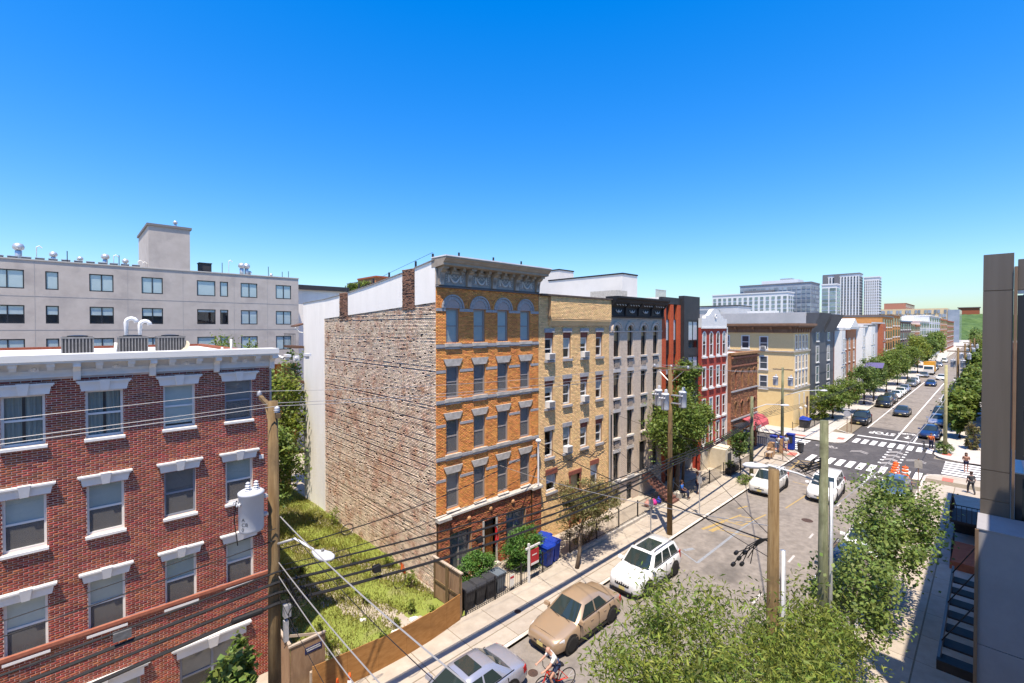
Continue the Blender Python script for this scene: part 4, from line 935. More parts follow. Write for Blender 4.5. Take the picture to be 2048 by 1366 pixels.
o.box(40.0,42,YF+3,YF+3.05,16.88,16.93); o.build('roof_railing', M_stone, MBD)

# ================================================================ red painted house with white parapet
M_redpaint = mat('red_painted_brick', (0.40,0.058,0.034), (0.34,0.048,0.03), scale=2.5, rough=0.8, bump=0.3, bscale=35, c3=(0.33,0.07,0.05), c3scale=1.0)
RY = 18.5; RX0, RX1 = 42.03, 47.5
RB = thing('red_painted_house', 'bright red house with white framed windows and shaped white parapet', 'house', ((RX0+RX1)/2, RY+6, 0))
RC = [42.4, 43.95, 45.5, 46.95]
RR = [(10.6,12.95),(7.62,9.66),(4.66,6.68),(2.3,4.25)]
rects = [(c-0.42,c+0.42,z0,z1) for c in RC for z0, z1 in RR]
wall(MB(), 'y', RY, RX0-0.3, RX1, 0.1, 13.3, rects, 0.3).build('front_wall', M_redpaint, RB)
shell(RB, RX0, RX1, RY+0.31, RY+14, 13.3, M_redpaint, M_roofwhite, roof_drop=0.2)
for i, c in enumerate(RC):
    for j, (z0, z1) in enumerate(RR):
        place_window(RB, c, RY, z0, 0.84, z1-z0, 'R%d' % (j == 0 or (j == 3 and i == 1)), fw=0.12, fm=M_white, mid=0.47, arch=(j == 0 or (j == 3 and i == 1)), blind=(0.4 if (i+j) % 3 == 0 else 0), bm_=M_blind, depth=-0.03)
        shared_part(RB, 'sill', 'R', lambda: MB().box(-0.5,0.5,-0.14,0.06,0,0.16), M_white, (c, RY, z0-0.162))
        if j == 0:
            def corner():
                b = MB(); n = 8
                for s in (-1, 1):
                    pts = [(s*0.42,0.0)]+[(s*0.42*math.cos(math.pi/2*k/n),0.42*math.sin(math.pi/2*k/n)) for k in range(n+1)]+[(s*0.001,0.425),(s*0.42,0.425)]
                    b.prism(pts,'y',-0.002,0.2)
                return b
            shared_part(RB, 'arch_spandrel', 'R', corner, M_redpaint, (c, RY, z1-0.42))
pts = [(RX0-0.3,13.3),(RX1,13.3),(RX1,14.15),(RX1-0.9,14.15),(RX1-0.95,14.4),(RX1-1.5,14.45)]+[(44.75+1.15*math.cos(R(a)),14.45+0.65*math.sin(R(a))) for a in range(20,161,14)]+[(RX0+1.2,14.45),(RX0+0.6,14.4),(RX0+0.55,14.15),(RX0-0.3,14.15)]
MB().prism(pts,'y',RY-0.06,RY+0.3).build('parapet', M_white, RB)
MB().box(RX0-0.3,RX1,RY-0.14,RY,13.2,13.32).build('parapet_band', M_white, RB)
MB().lathe([(0.2,0),(0.24,-0.04),(0.18,-0.08),(0.12,-0.05),(0.001,-0.04)],(44.75,RY-0.06,14.35),12,'y').build('oval_medallion', M_white, RB)
MB().box(RX1-0.02,RX1+0.1,RY-0.12,RY+0.02,1.5,13.3).build('quoin_strip', M_white, RB)
MB().box(RX0-0.3,RX1,RY-0.12,RY-0.002,0.1,2.0).build('basement_front', mat('cream_stucco',(0.55,0.48,0.36),(0.62,0.55,0.43),scale=3,rough=0.9), RB)
MB().box(44.1,44.95,RY-0.14,RY-0.121,0.12,1.75).build('areaway_door', M_room, RB)
sd = thing('satellite_dish', 'white satellite dish above the red house parapet', 'satellite dish', (43.6,RY+2.2,13.1))
o = MB().lathe([(0.001,0),(0.25,0.03),(0.45,0.1),(0.6,0.18),(0.59,0.2),(0.42,0.11),(0.001,0.02)],(0,0,0),18).build('dish', M_white, None, True); o.parent = sd; o.location = (0,0,2.3); o.rotation_euler = (R(55),R(-25),R(-40))
MB().tube([(43.6,RY+2.2,13.1),(43.6,RY+2.2,15.35)],0.04,6).build('mast', M_steel, sd)
fs = thing('front_stoop', 'white stone stoop with side steps at the red house', 'stairs', (45.8,17.4,0.1))
M_cream = MATS['cream_stucco']
MB().box(43.4,45.4,16.9,RY-0.13,0.1,2.0).build('landing', M_cream, fs)
for k in range(8): MB().box(45.4+0.28*k,45.4+0.28*(k+1),16.9,18.0,0.1,2.0-0.22*(k+1)).build('step', M_conc2, fs)
MB().box(43.9,44.7,16.86,16.898,0.12,1.6).build('areaway_gate', M_room, fs)
for k, x in enumerate((42.6, 43.5, 46.6)):
    p = thing('window_box', ['green window box first on the red house parlour floor','green window box second on the red house parlour floor','green window box last on the red house parlour floor'][k], 'window box', (x,RY-0.2,2.3))
    MB().box(x-0.4,x+0.4,RY-0.3,RY-0.14,2.12,2.3).build('trough', M_brownstone, p)

# ================================================================ brown brick corner building with awning
M_brownbrick = mat('brown_brick', (0.36,0.165,0.08), (0.21,0.10,0.055), scale=3.0, rough=0.95, island=0.4, bump=0.5, bscale=30)
NY = 18.05; NX0, NX1 = 47.62, 55.1
NB = thing('brown_brick_building', 'low dark brown brick corner building with narrow arched windows', 'building', ((NX0+NX1)/2, NY+6, 0))
NC = [48.85, 50.55, 52.4, 54.1]
rects = [(c-0.24,c+0.24,z0,z1) for c in NC for z0, z1 in [(7.1,8.95),(4.2,5.7)]] + [(48.2,50.0,0.3,2.3),(51.0,54.6,0.2,2.6)]
wall(MB(), 'y', NY+0.01, NX0, NX1, 0, 10.6, rects, 0.3).build('front_wall', M_brownbrick, NB)
cells = brick_cells(NX0, NX1, 0.1, 10.6, rects, 0.24, 0.10, 0.014, rb)
o = link('brick_courses', bricks_mesh('brick_courses', cells, 'y', NY+0.005, M_brownbrick, rb, prot=(0.004,0.03), wob=0.006), NB); o['kind'] = 'stuff'
shell(NB, NX0, NX1, NY+0.31, NY+20, 10.6, M_brownbrick, M_roofwhite, roof_drop=0.1)
MB().box(NX0,NX1,NY-0.2,NY,10.15,10.35).box(NX0,NX1,NY-0.3,NY+0.3,10.5,10.75).build('coping', M_brownbrick, NB)
for z in (6.75, 9.3, 3.85): MB().box(NX0,NX1,NY-0.1,NY,z,z+0.14).build('string_course', M_stone2 if z < 7 else M_brownbrick, NB)
for c in NC:
    for z0, z1 in [(7.1,8.95),(4.2,5.7)]:
        place_window(NB, c, NY, z0, 0.48, z1-z0, 'N%.1f' % z0, fw=0.05, fm=M_room, mid=0.5, arch=True, depth=0.2)
        shared_part(NB, 'arch_ring', 'N', lambda: MB().prism([(0.36*math.cos(math.pi*k/12),0.36*math.sin(math.pi*k/12)) for k in range(13)]+[(0.24*math.cos(math.pi*k/12),0.24*math.sin(math.pi*k/12)) for k in range(12,-1,-1)],'y',-0.06,0.0), M_brownbrick, (c, NY, z1-0.24))
place_window(NB, 49.1, NY, 0.3, 1.8, 2.0, 'Ns', fw=0.08, fm=M_room, mid=0, depth=0.1); place_window(NB, 52.8, NY, 0.2, 3.6, 2.4, 'Ns2', fw=0.08, fm=M_room, mid=0, muntin=3, depth=0.1)
aw = thing('shop_awning', 'faded red fabric awning with curved end over the corner shop', 'awning', (52.5,NY-0.8,2.6))
M_awn = mat('awning_red', (0.42,0.07,0.085), (0.5,0.11,0.12), scale=2, rough=0.85)
MB().prism([(NY-0.02,3.75),(NY-0.5,3.65),(NY-1.1,3.1),(NY-1.15,2.7),(NY-1.1,2.7),(NY-1.05,3.05),(NY-0.48,3.6),(NY-0.02,3.68)],'x',50.6,55.0).build('canopy', M_awn, aw)
MB().lathe([(1.1,0),(1.0,0.55),(0.6,0.95),(0.001,1.05)],(55.0,NY-0.1,2.7),14).build('corner_hood', M_awn, aw)
MB().box(48.0,50.5,NY-0.9,NY-0.02,3.3,3.4).build('flat_hood', M_char, aw)
MB().box(51.3,52.9,NY-1.16,NY-1.152,2.78,3.0).build('lettering_panel', M_tinlight, aw)

# ================================================================ white penthouse blocks behind
WP = thing('white_rear_building', 'plain white stucco block with black coping behind the tan and grey houses', 'building', (31,48,0))
def blk(x0,x1,y0,y1,z1,nm='block', root=WP, m=None, cop=True):
    MB().box(x0,x1,y0,y1,0,z1).build(nm, m or M_stuccow, root)
    if cop: MB().box(x0-0.06,x1+0.06,y0-0.06,y1+0.06,z1+.002,z1+0.14).build('coping', M_blackpaint, root)
M_stuccow = mat('cream_panel', (0.66,0.63,0.58), (0.70,0.67,0.62), scale=1.0, rough=0.9)
blk(40.4,43.2,26.0,36.0,18.72); blk(44.5,47.4,37.9,47.0,20.55,'tall_block')

# ================================================================ long grey apartment building behind the lot
AY = 50.0
AB = thing('grey_apartment_block', 'long pale grey apartment block with dark framed windows behind the lot', 'apartment block', (5,AY+6,0))
M_aptgrey = mat('apartment_stucco', (0.42,0.375,0.335), (0.47,0.425,0.385), scale=1.2, rough=0.95, bump=0.2, bscale=25, c3=(0.31,0.28,0.262), c3scale=0.5, c3lo=0.5, c3hi=0.78)
AC = [(-8.6,-7.1),(-6.4,-5.1),(-4.28,-2.53),(-1.42,-0.70),(1.05,2.52),(4.32,5.77),(8.25,9.69),(10.05,10.72),(11.77,13.22),(14.89,16.37)]
AR = [(16.2,17.6),(13.6,14.97),(11.05,12.45)]
rects = [(a,b,z0,z1) for a,b in AC for z0,z1 in AR]
wall(MB(), 'y', AY, -14, 17.09, 9.87, 18.35, rects, 0.3).build('front_wall', M_aptgrey, AB)
MB().box(16.79,17.09,AY+0.3,AY+14,9.87,18.35).build('side_wall', M_aptgrey, AB)
MB().box(-14,16.79,AY+0.3,AY+14,17.9,18.1).build('roof', M_roofgrey, AB); MB().box(-14,16.79,AY+1.2,AY+1.3,9.87,17.9).build('dark_room_backing', M_room, AB)  # dark sheet behind the windows, room shade put into its colour
MB().box(-14,17.09,AY,AY+14,9.6,9.868).build('soffit', M_aptgrey, AB)
MB().box(-14,17.14,AY-0.06,AY+0.3,18.352,18.44).build('coping', mat('coping_pale',(0.44,0.42,0.39),rough=0.7), AB)
for x in (-5.0,-2.0,3.4,7.2,11.2,14.1): MB().box(x,x+0.02,AY-0.010,AY-0.001,9.9,18.3).build('joint_line', MATS['apartment_stucco'] if False else M_stone2, AB)
for z in (10.3, 13.1, 15.65): MB().box(-14,17.09,AY-0.012,AY-0.001,z,z+0.03).build('joint_line', M_stone2, AB)
M_wood = mat('cedar_orange', (0.38,0.14,0.04), (0.45,0.18,0.06), scale=3, rough=0.7)
MB().box(15.2,16.6,AY+1,AY+2,0,9.6).build('pillar', M_wood, AB)
MB().box(-14,17.0,AY+3,AY+13.8,0,9.6).build('recessed_base', M_deck, AB)
for i, (a, b) in enumerate(AC):
    for j, (z0, z1) in enumerate(AR):
        w = b-a; one = w < 1.0 or i == 6
        place_window(AB, (a+b)/2, AY, z0, w, z1-z0, 'A%d%d' % (one, j), fw=0.07, fm=M_black, mid=0.0, blind=(1.0, 0.5 if i < 6 else (0.15 if i in (6,7) else 1.0), 1.0)[j], bm_=M_blind_sky, depth=0.04, muntin=0 if one else 2)
# stair tower on the roof and roof plant
PH = MB().box(4.82,7.76,AY+0.02,AY+8.0,18.11,22.05).build('stair_tower', M_aptgrey, AB)
MB().box(4.7,7.9,AY-0.08,AY+8.1,22.052,22.25).build('coping', mat('coping_dark',(0.17,0.16,0.16),rough=0.7), AB)
def roof_turbine(x, y, z, s, label):
    t = thing('roof_ventilator', label, 'ventilator', (x,y,z), 'roof ventilators on the grey apartment block')
    MB().lathe([(0.13*s,0),(0.13*s,0.72*s),(0.11*s,0.74*s)],(x,y,z),10).build('stack', M_steel, t, True)
    MB().lathe([(0.12*s,0.75*s),(0.21*s,0.82*s),(0.23*s,0.95*s),(0.17*s,1.08*s),(0.001,1.14*s)],(x,y,z),12).build('turbine_head', M_steel, t, True)
for k, (x, s) in enumerate([(-2.9,1.5),(-1.0,1.1),(0.55,0.9),(2.1,1.25),(3.4,1.0),(13.0,0.8),(15.0,0.7)]):
    roof_turbine(x, AY+1.8, 18.1, s, 'steel roof ventilator on the grey apartment block, number %s from photo left' % ['one','two','three','four','five','six','seven'][k])
roof_turbine(6.9, AY+1.5, 22.1, 0.8, 'steel roof ventilator on top of the stair tower'); roof_turbine(12.2, AY+1.4, 18.1, 1.4, 'taller of a close pair of steel ventilators right of the tower'); roof_turbine(12.65, AY+1.5, 18.1, 1.4, 'second of a close pair of steel ventilators right of the tower')
for k in range(13):
    x = -4.6+0.72*k
    t = thing('roof_condenser', ORD[k]+' small condenser from photo left along the grey block parapet', 'air conditioner', (x,AY+0.9,18.1), 'row of condensers on the grey apartment block')
    MB().box(x-0.25,x+0.25,AY+0.65,AY+1.15,18.1,18.62).build('casing', M_acgrey, t); MB().box(x-0.27,x+0.27,AY+0.63,AY+1.17,18.622,18.67).build('top_cover', M_steel, t)
t = thing('roof_unit', 'dark louvred roof unit right of the stair tower', 'roof unit', (9.0,AY+1.2,18.1)); MB().box(8.6,9.55,AY+0.8,AY+1.7,18.1,19.25).build('casing', M_char, t)
MB().box(8.55,9.6,AY+0.75,AY+1.75,19.252,19.33).build('top_cover', M_black, t)
for k, (x, h) in enumerate([(-4.0,1.0),(-0.2,0.9),(2.9,0.9),(10.3,1.0),(14.3,1.0),(15.6,0.6),(16.2,0.7)]):
    tag(MB().tube([(x,AY+0.25,18.4),(x,AY+0.25,18.4+h)],0.03,5).build('roof_rod', M_black), ORD[k]+' thin dark rod from photo left on the grey block parapet', 'rod', 'lightning rods on the grey apartment block')
for k, (x, h) in enumerate([(-1.9,1.4),(2.6,1.2),(4.2,0.9),(4.5,0.8),(11.0,1.6)]):
    tag(MB().tube([(x,AY+1.0,18.1),(x,AY+1.0,18.1+h),(x+0.15,AY+1.0,18.2+h),(x+0.3,AY+1.0,18.05+h)],0.04,5).build('vent_pipe', M_pvc), ORD[k]+' white gooseneck vent from photo left on the grey block roof', 'vent pipe', 'white vent pipes on the grey apartment block')
# low house seen between the apartment block and the orange house
LH = thing('brick_rear_house', 'narrow grey and orange rear house beyond the apartment block end', 'house', (21,56,0))
MB().box(17.9,24,AY+4,AY+14,0,17.6).build('wall', M_stucco, LH); MB().box(17.3,17.85,AY+3,AY+5,0,17.3).build('brick_chimney_breast', M_orange, LH); MB().box(17.5,24.2,AY+3.6,AY+14,17.6,18.1).build('roof_edge', M_char, LH)
# ================================================================ across the cross street
M_pane = mat('far_pane_dark', (0.05,0.06,0.07), (0.09,0.10,0.115), scale=0.3, rough=0.12, spec=0.6, island=0.4)
M_panegreen = mat('far_pane_green', (0.13,0.19,0.19), (0.20,0.26,0.26), scale=0.2, rough=0.12, spec=0.6, island=0.35)
M_paneblue = mat('far_pane_blue', (0.17,0.22,0.27), (0.26,0.31,0.36), scale=0.1, rough=0.12, spec=0.6, island=0.35)
FARW = {}
def far_window(root, x, y, z, w, h, fm, pm=None, face='y', fw=0.09, mid=True, sill=True):
    k = (round(w,2), round(h,2), fm.name, (pm or M_pane).name, mid, sill)
    if k not in FARW:
        f = MB(); f.box(-w/2-fw,-w/2,-0.06,0.02,-fw,h+fw); f.box(w/2,w/2+fw,-0.06,0.02,-fw,h+fw); f.box(-w/2,w/2,-0.06,0.02,h,h+fw); f.box(-w/2,w/2,-0.06,0.02,-fw,0)
        if mid: f.box(-w/2,w/2,-0.05,0.02,h/2-0.04,h/2+0.04)
        if sill: f.box(-w/2-fw-0.06,w/2+fw+0.06,-0.13,0.0,-fw-0.12,-fw)
        p = MB().quad((-w/2,-0.015,0),(w/2,-0.015,0),(w/2,-0.015,h),(-w/2,-0.015,h))
        FARW[k] = (f.mesh('window', fm), p.mesh('pane', pm or M_pane))
    o = link('window', FARW[k][0], root); o.location = (x,y,z)
    if face == 'x': o.rotation_euler = (0,0,-math.pi/2)
    c = bpy.data.objects.new('pane', FARW[k][1]); COL.objects.link(c); c.parent = o
    return o
# ---- yellow brick corner building
M_yellow = mat('yellow_brick', (0.70,0.49,0.23), (0.76,0.55,0.28), scale=7, rough=0.9, island=0.1, bump=0.25, bscale=40)
M_yellow2 = mat('yellow_painted_base', (0.76,0.55,0.25), (0.8,0.6,0.29), scale=2, rough=0.8)
M_cornbrown = mat('cornice_brown', (0.19,0.105,0.06), (0.24,0.14,0.085), scale=3, rough=0.7)
YX0, YX1, YY0, YY1, YZ = 68.0, 75.6, 17.9, 36.0, 13.2
YB = thing('yellow_brick_building', 'yellow brick corner building with brown bracketed cornice and painted base', 'building', (72,24,0))
MB().box(YX0,YX1,YY0,YY1,5.3,YZ).build('wall', M_yellow, YB)
MB().box(YX0-0.02,YX1,YY0-0.02,YY1,0.0,5.1).build('painted_base', M_yellow2, YB)
MB().box(YX0-0.12,YX1,YY0-0.12,YY1,5.1,5.3).build('base_course', M_stone, YB); MB().box(YX0-0.14,YX1,YY0-0.14,YY1,10.05,10.2).build('string_course', M_stone, YB)
for face in 'xy':
    for k in range(int(2.8/0.09)): pass
ycor = MB().box(YX0-0.15,YX1+0.1,YY0-0.15,YY1,12.6,13.2).box(YX0-0.85,YX1+0.2,YY0-0.85,YY1,13.55,13.85).box(YX0-0.7,YX1+0.15,YY0-0.7,YY1,13.35,13.55).box(YX0-0.25,YX1+0.1,YY0-0.25,YY1,13.2,13.35).build('cornice', M_cornbrown, YB)
for k in range(8): shared_part(ycor, 'bracket', 'Yx', lambda: MB().prism([(-0.15,0),(-0.25,0.1),(-0.3,0.5),(-0.7,0.75),(-0.15,0.75)],'y',-0.12,0.12), M_cornbrown, (YX0, YY0+0.3+2.3*k, 12.6))
for k in range(7): shared_part(ycor, 'bracket', 'Yy', lambda: MB().prism([(-0.15,0),(-0.25,0.1),(-0.3,0.5),(-0.7,0.75),(-0.15,0.75)],'x',-0.1,0.1), M_cornbrown, (YX0+0.3+1.16*k, YY0, 12.6))
for y, z in [(23.85,10.5),(21.5,10.4),(21.5,7.75),(21.5,5.15),(26.5,10.5),(29,10.5)]: far_window(YB, YX0, y, z if z > 9 else z, 0.85, 1.6, M_white, face='x', fw=0.13)
a_ = thing('window_air_conditioner', 'small window air conditioner on the yellow building side', 'air conditioner', (YX0-0.2,21.5,10.4)); MB().box(YX0-0.4,YX0-0.07,21.2,21.8,10.42,10.8).build('casing', M_ac, a_); MB().box(YX0-0.42,YX0-0.401,21.25,21.75,10.46,10.76).build('rear_grille', M_acgrey, a_)
for j, z in enumerate((10.3, 7.6, 5.5)):
    for x in (69.0,70.6,72.2,73.8): far_window(YB, x, YY0, z+0.2 if j < 2 else z+0.15, 0.75, 1.75, M_white, fw=0.12)
for k, y in enumerate((70.4,72.6)):
    l = thing('wall_lantern', ['white wall lantern on the yellow base nearer the corner','white wall lantern on the yellow base farther from the corner'][k], 'lantern', (y,YY0-0.1,2.4)); MB().lathe([(0.001,0),(0.2,0.1),(0.22,0.3),(0.001,0.45)],(y,YY0-0.25,2.3),8).build('globe', M_white, l); MB().prism([(0.0,0),(0.2,1.6),(-0.2,1.6)],'y',YY0-0.12,YY0-0.03).build('sconce_fin', M_white, l); 
    l.children[1].location = (y,0,2.8)
far_window(YB, 74.3, YY0-0.02, 1.2, 0.7, 2.4, M_cornbrown)
# banner with lettering on the side
bn = thing('wall_banner', 'white lettered banner on the side of the yellow building', 'banner', (YX0-0.1,25.0,3.4))
MB().box(YX0-0.08,YX0-0.03,23.0,27.2,2.2,4.4).build('sheet', mat('banner_pale',(0.62,0.64,0.68),(0.7,0.72,0.75),scale=0.6,rough=0.7), bn)
b = MB(); random.seed(4)
for k in range(9): b.box(YX0-0.086,YX0-0.081,23.9+0.3*k,24.12+0.3*k,3.15+0.1*math.sin(k),3.55+0.1*math.sin(k*2))
b.build('lettering', M_black, bn)
b = MB()
for k in range(8): b.box(YX0-0.086,YX0-0.081,23.6+0.35*k,23.75+0.35*k,2.55,2.8)
b.build('lettering', mat('banner_red',(0.5,0.1,0.09),rough=0.7), bn)
# ---- charcoal modern building behind it
DB = thing('charcoal_apartment_house', 'charcoal panel apartment house with white slot windows past the yellow building', 'apartment house', (85,25,0))
M_dk = mat('charcoal_cladding', (0.085,0.09,0.10), (0.11,0.115,0.125), scale=0.6, rough=0.6)
M_palepanel = mat('pale_grey_panel', (0.42,0.43,0.43), (0.5,0.5,0.5), scale=0.5, rough=0.8)
MB().box(79.0,93.0,19.2,44,0,15.3).build('body', M_palepanel, DB)
MB().box(79.0,92.9,18.5,19.2,3.0,15.0).build('front_wall', M_dk, DB)
MB().hexa([(78.98,18.48,12.5),(84.6,18.48,12.5),(84.6,19.1,12.5),(78.98,19.1,12.5),(78.9,17.4,15.5),(85.6,17.4,15.5),(85.6,19.1,15.5),(78.9,19.1,15.5)]).build('canted_hood', M_dk, DB)
MB().hexa([(86.5,18.48,12.5),(92.9,18.48,12.5),(92.9,19.1,12.5),(86.5,19.1,12.5),(86.2,17.2,15.4),(93.4,17.2,15.4),(93.4,19.1,15.4),(86.2,19.1,15.4)]).build('canted_hood', M_dk, DB)
for x in (82.3, 89.0):
    for z in (11.9, 8.7, 5.6, 2.6): far_window(DB, x, 18.48, z-0.6, 1.5, 2.3, M_white, M_panegreen, fw=0.1)
for z in (3.0,6.2,9.4,12.6): MB().box(78.97,92.95,18.46,18.479,z,z+0.05).build('panel_joint', M_black, DB)
MB().box(82,88,30,40,15.3,17.0).build('roof_bulkhead', M_palepanel, DB); MB().box(81.9,88.1,29.9,40.1,17.0,17.15).build('bulkhead_coping', M_char, DB)
MB().box(80.5,83,24,28,15.3,16.0).build('roof_hatch', M_white, DB); MB().box(79,79.2,19.2,44,15.3,15.6).build('parapet', M_palepanel, DB)
MB().box(80,80.1,33,36,15.3,16.3).box(80,82,33,33.1,15.3,16.3).build('roof_screen', M_paneblue, DB)
# ---- row houses with white bays
def bay_house(x0, x1, z1, wallm, label, bay=(0.0,0.45), nwin=2, gable=False, cornice=None, winm=M_white, baym=None, yf=18.5):
    t = thing('row_house', label, 'house', ((x0+x1)/2, yf+6, 0), 'row houses past the charcoal building')
    MB().box(x0,x1,yf,yf+16,0,z1).build('wall', wallm, t)
    w = x1-x0; b0, b1 = x0+w*bay[0], x0+w*bay[1]; s = 0.9
    if bay[1] > bay[0]:
        MB().prism([(b0,yf-0.01),(b0+0.8,yf-s),(b1-0.8,yf-s),(b1,yf-0.01)],'z',1.2,z1-0.1).build('bay', baym or M_white, t)
        for k in range(4):
            z = 2.2+k*(z1-3.0)/4
            far_window(t, (b0+b1)/2, yf-s, z, 0.8, 1.7, winm, fw=0.08, sill=False)
            MB().box(b0+0.7,b1-0.7,yf-s-0.06,yf-s,z-0.55,z-0.45).build('bay_band', M_stone, t)
    cols = [x0+w*bay[1]+ (w*(1-bay[1]))*(k+0.5)/nwin for k in range(nwin)]
    for cx in cols:
        for k in range(4):
            z = 2.0+k*(z1-3.0)/4
            far_window(t, cx, yf, z, 0.95, 1.75, winm)
    MB().box(x0-0.05,x1+0.05,yf-0.5,yf+0.2,z1,z1+0.3).build('cornice', cornice or M_white, t)
    if gable: MB().prism([(x0+w*bay[1],z1+0.3),(x1,z1+0.3),((x0+w*bay[1]+x1)/2,z1+2.0)],'y',yf-0.55,yf+5).build('gable', M_white, t)
    return t
M_rowbrick = mat('row_brick_red', (0.30,0.085,0.045), (0.36,0.12,0.06), scale=3, rough=0.9)
M_rowbrick2 = mat('row_brick_orange', (0.42,0.17,0.075), (0.47,0.21,0.1), scale=3, rough=0.9)
bay_house(93.1,103.0,12.9,M_rowbrick,'red brick row house with white bay right after the charcoal building',(0.02,0.45),2)
bay_house(103.0,111.0,13.0,M_rowbrick2,'orange brick row house with white gable beside the red one',(0,0),2,True)
bay_house(111.0,120.0,13.4,M_rowbrick,'row house with two tall white bays and red brick between',(0.02,0.48),2)
bay_house(120.0,129.0,13.6,M_white,'white row house end bay with heavy grey cornice',(0.1,0.75),1,False,M_dk)
bay_house(129.0,142.0,14.2,mat('row_pale',(0.5,0.47,0.45),rough=0.9),'pale grey row house before the orange brick block',(0.5,0.95),3,False,M_palepanel,M_white,M_rowbrick)
# ---- farther street front
def street_block(x0, x1, z1, m, label, cols, rows, wm=M_pane, name='street_building', trim=None, yf=18.5, step=None):
    dp = 18 if x0 < 170 else 8 if x0 < 500 else 18
    t = thing(name, label, 'building', ((x0+x1)/2, yf+6, 0), 'buildings along the far street')
    MB().box(x0,x1,yf,yf+dp,0,z1).build('wall', m, t)
    MB().box(x0-0.1,x1+0.1,yf-0.35,yf+dp+0.05,z1,z1+0.35).build('cornice', trim or m, t)
    b = MB(); s_ = MB(); w = (x1-x0)/cols; h = (z1-1.2)/rows
    for i in range(cols):
        for j in range(rows):
            cx = x0+w*(i+0.5); z = 1.2+h*j; b.box(cx-w*0.24,cx+w*0.24,yf-0.06,yf+0.02,z+h*0.2,z+h*0.8); s_.box(cx-w*0.3,cx+w*0.3,yf-0.12,yf,z+h*0.08,z+h*0.18)
    o = b.build('windows', wm, t); o['kind'] = 'stuff'; o = s_.build('sills', M_white, t); o['kind'] = 'stuff'
    if step:
        MB().box(x0+step[0],x1-step[1],yf+2,yf+7.5,z1+0.35,z1+step[2]).build('roof_storey', step[3], t)
    return t
M_orangeblk = mat('orange_block_brick', (0.45,0.20,0.06), (0.50,0.24,0.08), scale=2, rough=0.9)
street_block(142.2,158.0,15.9,M_orangeblk,'orange brick block with black balconies along the far street',4,5,M_pane,'street_building',M_dk)
street_block(158.0,173.0,16.4,M_orangeblk,'taller orange block with brown roof cap along the far street',3,5,M_pane,'street_building',M_cornbrown)
street_block(173.0,199.0,15.0,mat('blk_brown',(0.16,0.10,0.08),rough=0.9),'dark brown building under a blue grey roof cornice',5,5,M_paneblue,'street_building',mat('blue_cornice',(0.13,0.19,0.27),rough=0.7),18.5,(2,4,2.0,M_paneblue))
street_block(199.0,210.0,14.2,mat('blk_tan',(0.5,0.38,0.24),rough=0.9),'narrow tan building after the blue corniced one',2,5)
street_block(210.0,226.0,14.0,M_rowbrick2,'orange brick building with blue balconies far along the street',4,5,M_paneblue)
street_block(226.0,262.0,15.5,mat('blk_white',(0.62,0.61,0.58),rough=0.9),'white stepped building far along the street',6,5,M_pane,'street_building',M_white,18.5,(3,10,2.2,M_white))
street_block(262.0,320.0,18.2,mat('blk_pale',(0.56,0.57,0.59),rough=0.9),'tall pale building with dark vertical window bands at street end',5,6,M_pane,'street_building',M_white)
street_block(320.0,372.0,17.5,M_rowbrick2,'orange and cream brick building near the street end',5,6)
street_block(372.0,440.0,17.0,M_rowbrick,'last red brick building before the green hill',6,5)
# ================================================================ skyline
def tower(name, label, X, y0, y1, depth, z1, m, cols, rows, wm, wfrac=(0.6,0.6), side_m=None, top=None, z0=12.0, bands_=False):
    t = thing(name, label, 'tower', (X+depth/2,(y0+y1)/2,0), 'towers on the skyline')
    MB().box(X,X+depth,y0,y1,0,z1).build('body', m, t)
    b = MB(); w = (y1-y0)/cols; h = (z1-2.0-z0)/rows
    for i in range(cols):
        for j in range(rows):
            cy = y0+w*(i+0.5); z = z0+h*j
            b.box(X-0.3,X+0.1,cy-w*wfrac[0]/2,cy+w*wfrac[0]/2,z+h*0.2,z+h*(0.2+wfrac[1]))
    nd = max(2, int(depth/w))
    for i in range(nd):
        for j in range(rows):
            cx = X+depth*(i+0.5)/nd; z = z0+h*j
            b.box(cx-depth/nd*wfrac[0]/2,cx+depth/nd*wfrac[0]/2,y0-0.3,y0+0.1,z+h*0.2,z+h*(0.2+wfrac[1]))
    o = b.build('windows', wm, t); o['kind'] = 'stuff'
    MB().box(X-0.4,X+depth+0.4,y0-0.4,y1+0.4,z1,z1+0.8).build('roof_edge', top or m, t)
    return t
M_twhite = mat('tower_white', (0.62,0.64,0.66), (0.66,0.68,0.7), scale=0.1, rough=0.7)
M_tgrey = mat('tower_bluegrey', (0.25,0.28,0.32), (0.3,0.33,0.37), scale=0.1, rough=0.4)
M_tdark = mat('tower_darktop', (0.16,0.16,0.17), rough=0.7)
tower('white_slab_block','long white apartment slab with pale green windows left on the skyline',400,109.5,167.5,16,40.5,M_twhite,14,8,M_panegreen,(0.55,0.6))
tb = tower('glass_block','blue grey glass apartment block behind the white slab',430,101.2,155.7,26,49.5,M_tgrey,16,10,M_paneblue,(0.75,0.62),top=M_tdark)
MB().box(436,452,112,140,50.3,53.5).build('roof_plant', M_twhite, tb); MB().box(441,449,118,127,53.5,55.2).build('roof_plant', M_tgrey, tb); MB().box(424,430,128,150,0,45).build('grey_wing', M_tdark, tb)
tower('white_glass_tower','white tower with wide green glass bands between slab and tallest tower',385,75.35,84.2,11,43.2,M_twhite,2,11,M_panegreen,(0.8,0.7))
td = tower('tall_white_tower','tallest white tower with narrow dark vertical window strips',470,76.5,101.7,14,57.8,M_twhite,12,19,M_pane,(0.42,0.8),top=M_tdark)
MB().box(468.5,471,90,93.5,0,57.8).build('dark_strip', M_tdark, td); MB().box(468.8,471,98.5,102,0,57.8).build('dark_edge', M_tdark, td)  # dark strips standing proud of the tower face
